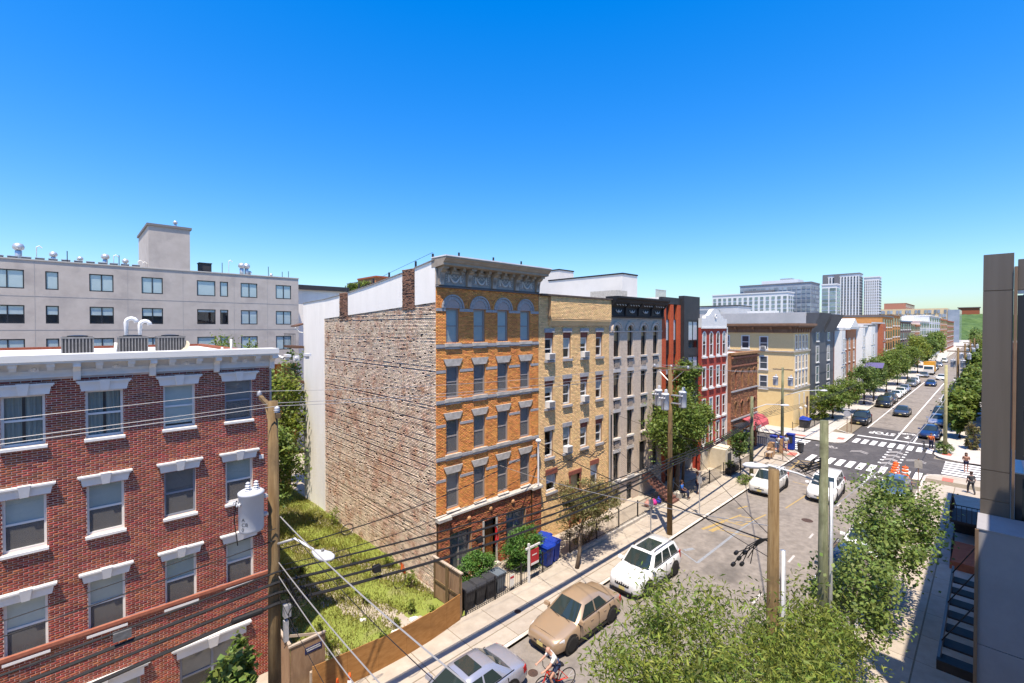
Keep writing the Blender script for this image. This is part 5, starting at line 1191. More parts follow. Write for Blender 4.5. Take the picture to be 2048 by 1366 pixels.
tower('second_white_tower','lower white tower with small square windows right of the tallest',480,65.1,75.0,12,54.8,M_twhite,7,18,M_pane,(0.35,0.5))
# checkered block at the street end
cb_ = thing('checkered_block', 'wide cream and blue checkered block closing the street view', 'building', (570,50,0))
MB().box(560,600,27.8,74,0,30.5).build('body', mat('cream_panel_far',(0.55,0.43,0.25),(0.6,0.48,0.3),scale=0.2,rough=0.8), cb_)
b = MB(); b2 = MB()
for i in range(14):
    for j in range(7):
        y0 = 28.0+3.28*i; z = 4+3.7*j
        b.box(559.6,560.1,y0+(1.3 if (i+j) % 2 else 0.2),y0+(3.0 if (i+j) % 2 else 1.9),z,z+3.0)
        if (i*3+j) % 5 == 0: b2.box(559.4,560.1,y0+0.3,y0+1.6,z+0.1,z+2.8)
o = b.build('windows', M_paneblue, cb_); o['kind'] = 'stuff'; o = b2.build('blue_panels', M_tgrey, cb_); o['kind'] = 'stuff'
MB().box(560.5,601,20,27.6,0,29).build('glass_wing', M_paneblue, cb_)
street_block(640,720,39.0,mat('far_terracotta',(0.45,0.2,0.13),rough=0.9),'long terracotta building above the checkered block',10,9,M_pane,'street_building',None,64)
rh = thing('far_red_building', 'distant red brick building above the green hill at street end', 'building', (900,25,0)); MB().box(860,880,12,32,0,39.5).build('wall', M_rowbrick, rh); MB().box(859,881,11,33,39.5,40.3).build('roof_edge', M_tdark, rh)
# wooded bluff at the end of the street
b = MB(); nx, ny = 30, 40; random.seed(9)
hgt = {}
for i in range(nx+1):
    for j in range(ny+1):
        u, v = i/nx, j/ny; hgt[i,j] = 34*min(1, u*1.5)*(0.75+0.25*math.sin(v*9+u*4)) + random.uniform(-1.6,1.6)
for i in range(nx):
    for j in range(ny):
        P = lambda a, c: (640+a*9.0, -120+c*6.6, hgt[a,c]-4)
        b.quad(P(i,j),P(i+1,j),P(i+1,j+1),P(i,j+1))
M_hill = mat('hill_foliage', (0.035,0.075,0.02), (0.085,0.14,0.04), scale=0.12, rough=0.95, bump=1.0, bscale=0.5, detail=10)
struct('hill', b, M_hill, None, True)
# the palisade building seen above the orange house's side wall
pb = thing('hilltop_red_building', 'distant red brick and glass building above the sloping white parapet', 'building', (152,320,0))
MB().box(150,170,291,318,0,47.5).build('wall', M_rowbrick2, pb); MB().box(150,165,318.3,336,0,46.5).build('glass_wing', M_paneblue, pb); MB().box(149.5,170.5,290,318.2,47.5,48.6).build('cornice', M_rowbrick, pb)
b = MB()
for i in range(7):
    for j in range(4): b.box(149.6,150.1,292.5+3.7*i,294.3+3.7*i,35+3.0*j,36.6+3.0*j)
o = b.build('windows', M_pane, pb); o['kind'] = 'stuff'

# ================================================================ building on the camera's side
M_panel = mat('bronze_metal_panel', (0.125,0.105,0.085), (0.15,0.128,0.105), scale=0.8, rough=0.45, metal=0.25, streak=(4,4,0.15))
M_panel_in = mat('bronze_trim', (0.20,0.13,0.08), (0.24,0.16,0.1), scale=2, rough=0.5, metal=0.2)
RBX = 19.0
RG = thing('bronze_panel_building', 'dark bronze metal panel building with tall window close by at photo right', 'building', (30,-4,0))
MB().box(RBX+0.4,46.2,-14,-1.3,0,15.35).build('body', M_stuccow, RG)  # hidden body, set back for its shadow edge, pale to bounce light
zj = [0.0, 8.35, 9.2, 14.35, 15.4]
for z0, z1 in zip(zj[:-1], zj[1:]):
    MB().box(RBX,RBX+0.39,-0.40,0.20,z0+0.012,z1-0.012).build('metal_panel', M_panel, RG)
MB().box(RBX+0.02,RBX+0.39,-0.39,0.19,0,15.38).build('panel_backing', M_panel_in, RG)
MB().box(RBX+0.4,46.2,-1.3,0.1,0.0,5.0).build('street_front', M_stuccow, RG)  # hidden front, pale colour chosen to bounce light onto the pavement
MB().box(RBX-0.05,RBX+0.3,-0.47,-0.41,0,15.0).build('corner_trim', M_panel_in, RG)
MB().box(RBX+0.05,RBX+0.35,-6,-0.48,14.35,15.2).build('window_head', M_panel, RG); MB().box(RBX+0.1,RBX+0.3,-6,-0.48,14.25,14.34).build('head_flashing', M_steel, RG)
for z0, z1 in [(9.6,14.2),(3.0,9.2)]:
    f = MB().box(RBX+0.1,RBX+0.25,-0.62,-0.48,z0,z1).box(RBX+0.1,RBX+0.25,-2.6,-2.48,z0,z1).box(RBX+0.1,RBX+0.25,-2.48,-0.62,z0,z0+0.12).box(RBX+0.1,RBX+0.25,-2.48,-0.62,z1-0.12,z1).box(RBX+0.1,RBX+0.25,-2.48,-0.62,z0+1.4,z0+1.5).build('window', M_black, RG)
    MB().quad((RBX+0.18,-2.48,z0+0.1),(RBX+0.18,-0.62,z0+0.1),(RBX+0.18,-0.62,z1-0.1),(RBX+0.18,-2.48,z1-0.1)).build('pane', mat('dark_reflective_glass',(0.02,0.026,0.026),rough=0.06,spec=0.7), f)
# lower pale projecting box with coping
M_palebox = mat('grey_render', (0.27,0.26,0.265), (0.31,0.30,0.305), scale=1.2, rough=0.9, bump=0.1)
LBX = thing('grey_render_block', 'pale grey rendered block below the bronze building at photo lower right', 'building', (18,-3,0))
MB().box(17.5,RBX-0.02,-5,0.20,4.82,7.9).box(17.5,RBX-0.02,-5,0.20,0,4.80).build('rendered_wall', M_palebox, LBX)
MB().box(17.48,RBX-0.02,-5,0.24,7.902,7.93).build('coping', M_palebox, LBX); MB().box(17.44,17.5,0.2,0.27,0,7.9).build('edge_trim', M_panel_in, LBX)
CBD = thing('camera_side_building', 'apartment building of the photographer standing out of view along the right pavement', 'building', (0,-8,0))
MB().box(-25,16.9,-16,-1.95,0,16.2).build('body', M_stuccow, CBD)  # unseen; placed to shade the grey block, pale walls chosen to bounce light
cn = thing('slatted_canopy', 'black steel slatted canopy over the right sidewalk', 'canopy', (23,0.6,3))
MB().box(19.4,27.3,1.03,1.1,2.75,3.05).build('outer_beam', mat('steel_grey_beam',(0.12,0.125,0.13),rough=0.5), cn)
for k in range(7): MB().box(19.5+1.1*k,20.05+1.1*k,0.26,1.02,2.80,2.86).build('slat', M_blackpaint, cn)
MB().box(19.2,19.4,0.26,1.1,2.75,3.05).build('end_beam', M_blackpaint, cn)
for k in range(3): MB().tube([(20.5+3*k,0.25,4.6),(20.5+3*k,1.05,3.05)],0.02,5).build('stay_rod', M_blackpaint, cn)
si = thing('iron_stair', 'black iron entrance stair with scroll railing on the right sidewalk', 'stairs', (42,1.0,0.1))
for k in range(8): MB().box(41.0+0.32*k,41.35+0.32*k,0.25,1.6,0.1,1.6-0.19*k).build('step', M_blackpaint, si)
MB().box(38.6,41.0,0.25,1.7,1.45,1.6).build('landing', M_blackpaint, si)
rl = MB().tube([(38.6,1.68,2.55),(41.0,1.68,2.55),(43.6,1.62,1.1)],0.03,6).tube([(38.6,0.3,2.55),(38.6,1.68,2.55)],0.03,6)
for k in range(26):
    x = 38.6+0.2*k; zt = 2.55 if x < 41 else 2.55-1.45*(x-41)/2.6; rl.tube([(x,1.68,zt-0.95),(x,1.68,zt)],0.014,4)
for k in range(7): rl.tube([(38.6,0.3+0.22*k,1.6),(38.6,0.3+0.22*k,2.55)],0.014,4)
rl.build('railing', M_blackpaint, si)
pl = thing('brick_planter', 'low red brick planter with iron railing below the iron stair', 'planter', (36,0.9,0.1)); MB().box(34.6,38.0,0.3,1.5,0.1,0.55).build('brick_base', M_rowbrick, pl)
rl = MB().tube([(34.6,1.45,1.3),(38,1.45,1.3)],0.02,5)
for k in range(18): rl.tube([(34.6+0.2*k,1.45,0.55),(34.6+0.2*k,1.45,1.3)],0.01,4)
rl.build('railing', M_blackpaint, pl)
fr = thing('far_right_house', 'unseen brown house behind the bronze building, added for its shadow', 'house', (80,-6,0))
MB().box(70,104,-14,-0.6,0,11).build('wall', M_brownbrick, fr)  # hidden volume, added to cast a shadow at the far right corner
for k in range(6): far_window(fr, 72+5.2*k, -0.6, 4, 1.0, 1.8, M_white)

# ================================================================ vegetation
def leaf_cloud(name, pts, size, m, rng, narrow=1.0, up=0.5, fold=0.0):
    """pts (n,3) -> diamond leaves as one mesh"""
    n = len(pts); s = size*rng.uniform(0.65,1.35,n)
    nrm = rng.normal(size=(n,3)); nrm[:,2] = np.abs(nrm[:,2])+up; nrm /= np.linalg.norm(nrm,axis=1)[:,None]
    t = rng.normal(size=(n,3)); t -= (t*nrm).sum(1)[:,None]*nrm; t /= np.linalg.norm(t,axis=1)[:,None]
    b = np.cross(nrm,t)
    L = t*s[:,None]; W = b*(s*narrow*0.5)[:,None]; N = nrm*(s*0.12)[:,None]
    V = np.stack([pts-L*0.5, pts+W+N-L*0.05, pts+L*0.5, pts-W+N-L*0.05],1).reshape(-1,3)
    Q = np.arange(4*n).reshape(-1,4)
    return fast_mesh(name, V, Q, m)
def crown_points(rng, c, r, n, clumps, spread, shell_=0.55, flat=0.0):
    """points gathered in clumps spread through an ellipsoid"""
    d = rng.normal(size=(clumps,3)); d /= np.linalg.norm(d,axis=1)[:,None]
    rad = rng.uniform(shell_,1.0,clumps)**0.8
    cc = d*rad[:,None]
    wts = rng.uniform(0.5,1.5,clumps); wts /= wts.sum()
    idx = rng.choice(clumps, n, p=wts)
    p = cc[idx] + rng.normal(size=(n,3))*spread*rng.uniform(0.6,1.3,clumps)[idx][:,None]*np.array([1,1,0.7])
    return p*np.array(r)+np.array(c), cc*np.array(r)*0.85+np.array(c)
M_bark = mat('tree_bark', (0.09,0.065,0.045), (0.16,0.12,0.085), scale=7, rough=0.95, bump=0.5, bscale=25, streak=(1,1,0.25))
M_barkpale = mat('tree_bark_pale', (0.22,0.18,0.14), (0.3,0.26,0.2), scale=7, rough=0.95, bump=0.4, streak=(1,1,0.25))
LM = {
 'lime': leaf_mat('leaf_lime', (0.135,0.185,0.026), (0.20,0.235,0.045), 0.4, 0.6),
 'mid': leaf_mat('leaf_mid', (0.105,0.16,0.028), (0.15,0.20,0.04), 0.35, 0.5),
 'dark': leaf_mat('leaf_dark', (0.085,0.14,0.03), (0.12,0.175,0.04), 0.3, 0.5),
 'maple': leaf_mat('leaf_maple', (0.115,0.175,0.035), (0.17,0.225,0.055), 0.35, 0.5),
 'olive': leaf_mat('leaf_olive', (0.13,0.16,0.04), (0.15,0.10,0.05), 0.3, 0.5),
 'hedge': leaf_mat('leaf_hedge', (0.06,0.15,0.025), (0.10,0.20,0.035), 0.25, 0.4),
}
def tree(name, label, base, h_trunk, crown, r, n, size, lm, seed, narrow=0.5, clumps=60, spread=0.2, trunk_r=0.12, group=None, pale=False, up=0.5, shell_=0.5, limbs=9):
    rg = np.random.default_rng(seed); base = Vector(base); crown = Vector(crown)
    t = thing(name, label, 'tree', base, group)
    pts, cc = crown_points(rg, crown, r, n, clumps, spread, shell_)
    pts = pts[pts[:,2] > base.z+0.6]
    link('crown', leaf_cloud('crown', pts, size, LM[lm], rg, narrow, up), t)
    tr = MB(); top = crown + Vector((0,0,r[2]*0.35)); fork = base + Vector(((crown.x-base.x)*0.3,(crown.y-base.y)*0.3,h_trunk))
    mid = base.lerp(fork,0.5)+Vector((0.05,-0.04,0))
    tr.tube([base,mid,fork,fork.lerp(top,0.5)+Vector((0.08,0.05,0)),top],[trunk_r*1.25,trunk_r,trunk_r*0.9,trunk_r*0.55,trunk_r*0.12],8)
    tr.build('trunk', M_barkpale if pale else M_bark, t, True)
    br = MB()
    for k in range(limbs):
        q = Vector(cc[k*len(cc)//limbs]); f = 0.15+0.7*(k/limbs); st = fork.lerp(top, f*0.8); m_ = st.lerp(q,0.5)+Vector((0,0,0.12*r[2]))
        br.tube([st,m_,q],[trunk_r*0.42,trunk_r*0.26,trunk_r*0.06],5)
        for j in range(2):
            q2 = Vector(cc[(k*5+j*3+1) % len(cc)]); 
            if (q2-q).length < max(r)*1.1: br.tube([m_,m_.lerp(q2,0.5)+Vector((0,0,0.06*r[2])),q2],[trunk_r*0.2,trunk_r*0.12,trunk_r*0.04],4)
    br.build('limbs', M_barkpale if pale else M_bark, t, True)
    return t
def bush(name, label, base, c, r, n, size, lm, seed, narrow=0.5, clumps=50, spread=0.16, cat='bush', group=None, shell_=0.7):
    rg = np.random.default_rng(seed); t = thing(name, label, cat, base, group)
    pts, cc = crown_points(rg, c, r, n, clumps, spread, shell_); pts = pts[pts[:,2] > base[2]+0.03]
    link('foliage', leaf_cloud('foliage', pts, size, LM[lm], rg, narrow, 0.6), t)
    s = MB()
    for k in range(10): q = Vector(cc[k]); b0 = Vector(base)+Vector((0.15*math.cos(k),0.15*math.sin(k),0)); s.tube([b0,b0.lerp(q,0.5)+Vector((0,0,0.1)),q],[0.02,0.015,0.006],4)
    s.build('stems', M_bark, t); return t
# near trees on the right pavement
tree('street_tree','large narrow-leaved street tree filling the photo bottom edge',(8.9,3.0,0.12),2.8,(8.75,3.35,5.9),(2.95,2.6,2.5),44000,0.15,'lime',21,0.23,75,0.135,0.15,up=0.15,shell_=0.25)
tree('street_tree','narrow-leaved street tree behind the two bare poles',(13.2,3.3,0.12),2.4,(13.4,3.2,4.6),(2.0,1.8,1.9),14000,0.14,'lime',22,0.25,70,0.18,0.11,up=0.15,shell_=0.25)
tree('street_tree','leggy maple with pale limbs beside the right-hand parked cars',(19.6,3.3,0.12),2.2,(19.4,3.2,4.3),(2.2,1.4,1.9),4800,0.13,'maple',23,0.75,55,0.16,0.09,pale=True,shell_=0.2)
tree('street_tree','broad open maple over the right pavement near the orange barrels',(27.6,3.3,0.12),2.2,(27.0,3.05,4.45),(3.3,1.9,2.2),9500,0.135,'maple',24,0.8,110,0.12,0.12,pale=True,shell_=0.2)
tree('street_tree','small leafy tree in front of the red brick house at photo bottom',(2.9,14.6,0.12),1.6,(3.05,14.75,3.1),(0.85,0.85,1.35),2600,0.2,'maple',25,0.8,40,0.16,0.07,shell_=0.2)
tree('street_tree','sparse half-bare tree in front of the tan house',(19.85,15.6,0.12),1.6,(21.7,16.3,3.1),(2.8,1.6,1.3),9500,0.14,'olive',26,0.5,70,0.14,0.10,shell_=0.2)
tree('ailanthus_tree','tall leafy tree hiding the ground floors of the modern red house',(35.2,17.6,0.12),3.0,(35.8,17.3,5.6),(3.9,1.7,3.1),15000,0.27,'mid',27,0.4,80,0.17,0.16,shell_=0.25)
tree('ailanthus_tree','slender upper leader of the tree beside the modern red house',(37.0,17.9,0.12),4.5,(36.6,17.4,9.2),(1.3,0.9,1.6),2400,0.27,'mid',28,0.4,26,0.2,0.1,shell_=0.15)
tree('street_tree','young street tree in a mulched pit before the red house',(41.9,15.1,0.12),1.5,(41.9,15.1,3.3),(0.95,0.95,1.5),2400,0.17,'dark',29,0.6,40,0.16,0.05,shell_=0.2)
# trees along the far block
FT = [((79.5,15.9),3.7,(3.7,2.3,2.1),'mid','street tree between the charcoal building and the black SUV',0.34),
      ((87.5,15.4),4.0,(3.6,2.2,2.2),'mid','second street tree along the charcoal building',0.34),
      ((98.5,15.2),5.4,(3.7,2.3,3.3),'dark','tall street tree before the white bay row houses',0.36),
      ((108,15.2),5.2,(3.8,2.3,3.2),'dark','tall street tree beside the solar panel pole',0.36),
      ((121,15.0),5.8,(4.6,2.6,3.3),'mid','street tree before the orange block',0.42),
      ((137,15.0),6.4,(5.2,2.6,3.5),'mid','street tree after the white row houses',0.46),
      ((155,15.0),7.2,(6.4,2.8,4.0),'mid','street tree halfway down the far street',0.52),
      ((178,15.0),8.0,(7.0,2.8,4.4),'lime','lime green street tree far down the street',0.6),
      ((205,15.0),7.6,(8.0,3.0,4.4),'dark','dark street tree far down the street',0.7),
      ((240,15.0),8.4,(10,3.0,4.8),'mid','last street tree on the left of the far street',0.8)]
for k, ((x,y),zc,r,lm,lab,sz) in enumerate(FT):
    tree('street_tree',lab,(x,y,0.12),zc*0.88-r[2]*0.62,(x,y,zc*0.88),tuple(q*0.88 for q in r),4800,sz*0.85,lm,40+k,0.55,60,0.17,0.17,'street trees along the far street',shell_=0.35,limbs=6)
RT = [((76.5,2.6),3.0,(2.0,1.5,1.9),'mid','small street tree by the far right corner pole'),((84,2.5),3.9,(4.4,2.2,2.5),'mid','wide street tree over the dark cars on the right kerb'),((93,2.4),4.6,(4.0,2.2,2.6),'dark','next street tree along the right kerb'),((118,2.6),4.6,(4,2,2.8),'mid','street tree farther along the right pavement'),((150,2.8),6.0,(5,2,3.5),'mid','street tree beyond the clustered poles on the right'),((200,3.2),8.0,(8,2.4,5),'mid','tall street tree far along the right pavement'),((300,5.0),9.5,(18,3,6),'dark','last tree on the right of the far street')]
for k, ((x,y),zc,r,lm,lab) in enumerate(RT):
    tree('street_tree',lab,(x,y,0.12),max(1.2,zc*0.85-r[2]*0.6),(x,y,zc*0.85),tuple(q*0.8 for q in r),3000,0.35+x/600,lm,60+k,0.6,50,0.17,0.12,'street trees on the far right pavement',shell_=0.3,limbs=6)
# trees behind the lot
for k, (b_, c_, r_, n_, lm, lab) in enumerate([((8.2,31.5),(8.6,31.5,4.6),(2.2,1.8,3.2),4200,'maple','leafy tree behind the pole at the rear of the lot'),((10.9,36.5),(10.9,36.5,5.6),(2.3,1.6,4.6),5200,'lime','tall bright tree beside the rear balconies'),((9.2,41),(9.4,41,9.0),(2.6,2,3.6),3600,'mid','tree under the grey apartment block overhang'),((12.6,39.8),(12.6,39.8,8.4),(1.6,1.5,3.0),2500,'maple','tree touching the rear balcony rails')]):
    tree('yard_tree',lab,(*b_,0.1),c_[2]*0.4,c_,r_,n_,0.25,lm,80+k,0.6,50,0.17,0.12,'trees behind the lot',shell_=0.3,limbs=6)
tree('yard_tree','bright green tree top above the red house parapet',(75,42,0),9,(75,42,14.2),(3.8,3.6,2.9),3600,0.4,'lime',90,0.6,45,0.18,0.2,shell_=0.4)
tree('yard_tree','tree on the hilltop before the distant red building',(148,300,0),28,(148,312,41),(5,20,4.5),2600,1.3,'mid',91,0.6,40,0.17,0.4,shell_=0.4)
# hedges and bushes
bush('clipped_bush','round clipped green bush beside the rubbish bins',(14.6,17.9,0.12),(14.6,17.85,1.0),(1.05,0.75,0.95),11000,0.10,'hedge',101)
bush('clipped_bush','larger round clipped bush by the for-sale sign',(18.1,17.9,0.12),(18.1,17.8,1.2),(1.25,0.85,1.15),14000,0.10,'hedge',102)
bush('corner_bush','bright bush at the corner of the charcoal building',(77.6,17.6,0.12),(77.6,17.5,1.7),(1.9,1.4,1.7),3000,0.28,'lime',103,0.6)
bush('flower_bush','orange leaved shrub at the far right corner',(70.3,0.9,0.12),(70.3,1.4,1.5),(0.8,0.6,1.5),1400,0.2,'olive',104,0.6)
bush('corner_planting','low dark plants around the far right pole',(66.6,3.3,0.12),(66.4,3.4,0.5),(1.1,0.7,0.7),1200,0.18,'dark',105,0.6)
bush('tree_pit_plants','low plants in the mulched pit below the young tree',(41.3,14.5,0.12),(41.3,14.5,0.3),(1.0,0.5,0.35),900,0.13,'mid',106,0.5)
for k, x in enumerate((42.6,43.5,46.6)): bush('box_plant','trailing green plant in the red house window box number '+['one','two','three'][k],(x,RY-0.22,2.3),(x,RY-0.24,2.35),(0.42,0.14,0.25),420,0.13,'lime',110+k,0.5)
bush('planter_bush','small round plant in the black planter before the red house',(43.2,16.3,0.6),(43.2,16.3,0.85),(0.5,0.35,0.35),700,0.12,'mid',115,0.5)
pb_ = thing('planter_box','black planter trough before the red house basement','planter',(43.4,16.3,0.12)); MB().box(42.3,44.5,16.1,16.5,0.12,0.6).build('trough', M_char, pb_)
bush('creeping_vine','brown and green climbing vine above the tan house yard fence',(22.5,17.0,0.12),(22.4,17.1,1.2),(1.9,0.5,0.9),2200,0.1,'olive',116,0.5)
# the vacant lot: soil, grass, weeds
M_lot = mat('lot_soil', (0.20,0.18,0.09), (0.27,0.24,0.13), scale=1.2, rough=0.95, bump=0.5, bscale=20, c3=(0.19,0.23,0.045), c3scale=0.5, c3lo=0.3, c3hi=0.5)
b = MB(); 
random.seed(3)
gz_ = {}
for i in range(17):
    for j in range(61): gz_[i,j] = 0.13+0.05*math.sin(i*0.9+j*0.4)+random.uniform(-.03,.03)
for i in range(16):
    for j in range(60):
        P = lambda a,c: (5.5+a*(13.0-5.5)/16, 16.55+c*0.55, gz_[a,c]); b.quad(P(i,j),P(i+1,j),P(i+1,j+1),P(i,j+1))
lot = struct('vacant_lot', b, M_lot, None, True)
rg = np.random.default_rng(71); n = 95000
gx_ = rg.uniform(5.6,12.9,n); gy_ = 16.8+rg.uniform(0,1,n)**0.9*23
cover = 0.80+0.3*np.sin(gx_*1.3+1)*np.cos(gy_*0.8)+0.25*np.sin(gx_*3.1+gy_*2.2)+0.03*(gy_-18)
cover -= 0.9*((gx_ > 10.3)&(gy_ < 18.6)) 
keep = rg.uniform(0,1,n) < np.clip(cover,0.04,1); gx_, gy_ = gx_[keep], gy_[keep]; n = len(gx_)
hh = rg.uniform(0.05,0.16,n)*(1+0.8*(rg.uniform(0,1,n) > 0.9)); a = rg.uniform(0,math.pi*2,n); w = rg.uniform(0.012,0.035,n); lean = rg.normal(size=(n,2))*0.06
z0 = np.full(n,0.10)
V = np.stack([np.stack([gx_-w*np.cos(a),gy_-w*np.sin(a),z0],1),np.stack([gx_+w*np.cos(a),gy_+w*np.sin(a),z0],1),np.stack([gx_+lean[:,0]+0.3*w,gy_+lean[:,1],z0+hh],1),np.stack([gx_+lean[:,0]-0.3*w,gy_+lean[:,1],z0+hh*0.98],1)],1).reshape(-1,3)
gr = link('grass', fast_mesh('grass', V, np.arange(4*n).reshape(-1,4), leaf_mat('grass_blade',(0.235,0.255,0.045),(0.30,0.285,0.08),0.4,0.5)))
tag(gr, 'patchy yellow green grass covering the vacant lot', 'grass', kind='stuff')
for k, (x,y,h) in enumerate([(11.2,18.4,0.7),(10.2,18.0,0.45),(12.3,20.3,0.9),(12.4,22.8,0.8),(9.3,17.5,0.5),(8.2,17.4,0.4),(10.0,20.6,0.5),(7.6,18.6,0.4),(11.2,24.4,0.5),(12.5,30.3,1.2),(9.8,23.0,0.4),(11.8,17.6,0.5),(8.8,25.5,0.45),(10.5,28,0.5)]):
    bush('tall_weed',['tall weed nearest the wooden gate','low weed at the lot middle front','weed against the bare brick wall near the front','weed against the bare brick wall halfway back','small weed behind the plywood fence middle','smallest weed behind the plywood fence','weed in the open grass at the lot middle','weed in the shade near the enclosure','weed along the brick wall farther back','tallest weed by the white stucco bay','weed in the grass beside the shadow edge','weed on the bare soil beside the gate','weed deep in the lot near the house shadow','weed deep in the lot towards the stucco bay'][k],(x,y,0.12),(x,y,0.12+h*0.5),(h*0.35,h*0.35,h*0.55),int(260*h+120),0.10,'lime',130+k,0.5,14,0.25,'weed','tall weeds in the vacant lot',0.1)
M_litter = mat('litter_white', (0.66,0.64,0.58), rough=0.8)
for k, (x,y,s,lab) in enumerate([(10.0,17.6,0.28,'flat pale scrap of litter in the middle of the lot'),(11.0,17.9,0.2,'white scrap of litter nearer the brick wall'),(6.9,17.0,0.3,'crumpled white sheet by the plywood fence'),(11.8,17.0,0.22,'pale board scrap on the bare soil near the gate'),(9.3,19.4,0.14,'tiny white scrap lying in the grass'),(12.0,17.5,0.18,'small rag on the bare soil corner')]):
    tag(MB().hexa([(x-s,y-s*.6,0.14),(x+s,y-s*.5,0.14),(x+s*.8,y+s*.6,0.14),(x-s*.9,y+s*.5,0.14),(x-s*.9,y-s*.6,0.2),(x+s*.9,y-s*.4,0.23),(x+s*.8,y+s*.5,0.2),(x-s*.7,y+s*.5,0.26)]).build('litter_scrap', M_litter), lab, 'litter')
# rear wooden fence of the lot
rf = thing('wooden_fence', 'old wooden board fence at the rear of the vacant lot', 'fence', (9,40.2,0.1))
for k in range(30): MB().box(5.6+0.25*k,5.82+0.25*k,40.2,40.23,0.1,2.0+0.08*math.sin(k*1.7)).build('board', M_deck if k % 3 else M_bark, rf)
# ================================================================ vehicles
def paint(name, c, metal=0.35): return mat('paint_'+name, c, rough=0.32, metal=metal, coat=0.8, spec=0.5)
M_tyre = mat('tyre_rubber', (0.018,0.018,0.018), rough=0.85)
M_rim = mat('alloy_rim', (0.45,0.45,0.46), rough=0.35, metal=0.7)
M_cglass = mat('car_glass', (0.022,0.034,0.033), rough=0.04, spec=0.75)
M_lamp = mat('headlight_lens', (0.55,0.57,0.6), rough=0.12, spec=0.7)
M_tail = mat('taillight_red', (0.35,0.012,0.012), rough=0.2)
M_trim = mat('black_trim', (0.015,0.015,0.016), rough=0.5)
M_plate = mat('plate_yellow', (0.62,0.52,0.2), rough=0.5)
M_chrome = mat('chrome', (0.6,0.6,0.62), rough=0.18, metal=0.9)
SPEC = {  # length, width, belt z, roof z, hood z, wheel r, cabin base front/rear, roof front/rear, roof half width, deck z at tail
 'sedan': dict(L=4.75,W=1.84,belt=0.93,roof=1.45,hood=0.74,wr=0.33,a=0.98,d=-1.62,b=0.28,c=-0.92,rw=0.58,deck=0.93,wb=1.40),
 'suv':   dict(L=4.65,W=1.88,belt=1.06,roof=1.72,hood=0.95,wr=0.37,a=1.02,d=-2.16,b=0.42,c=-1.78,rw=0.64,deck=1.06,wb=1.36),
 'van':   dict(L=4.95,W=1.94,belt=1.08,roof=1.76,hood=0.90,wr=0.34,a=1.42,d=-2.36,b=0.62,c=-2.05,rw=0.68,deck=1.08,wb=1.48),
 'saloon': dict(L=4.80,W=1.83,belt=0.97,roof=1.50,hood=0.80,wr=0.34,a=1.02,d=-1.72,b=0.30,c=-0.98,rw=0.60,deck=0.97,wb=1.42),
 'hatch': dict(L=4.25,W=1.78,belt=0.94,roof=1.50,hood=0.80,wr=0.32,a=0.95,d=-1.98,b=0.28,c=-1.35,rw=0.58,deck=0.94,wb=1.30),
}
CAR = {}
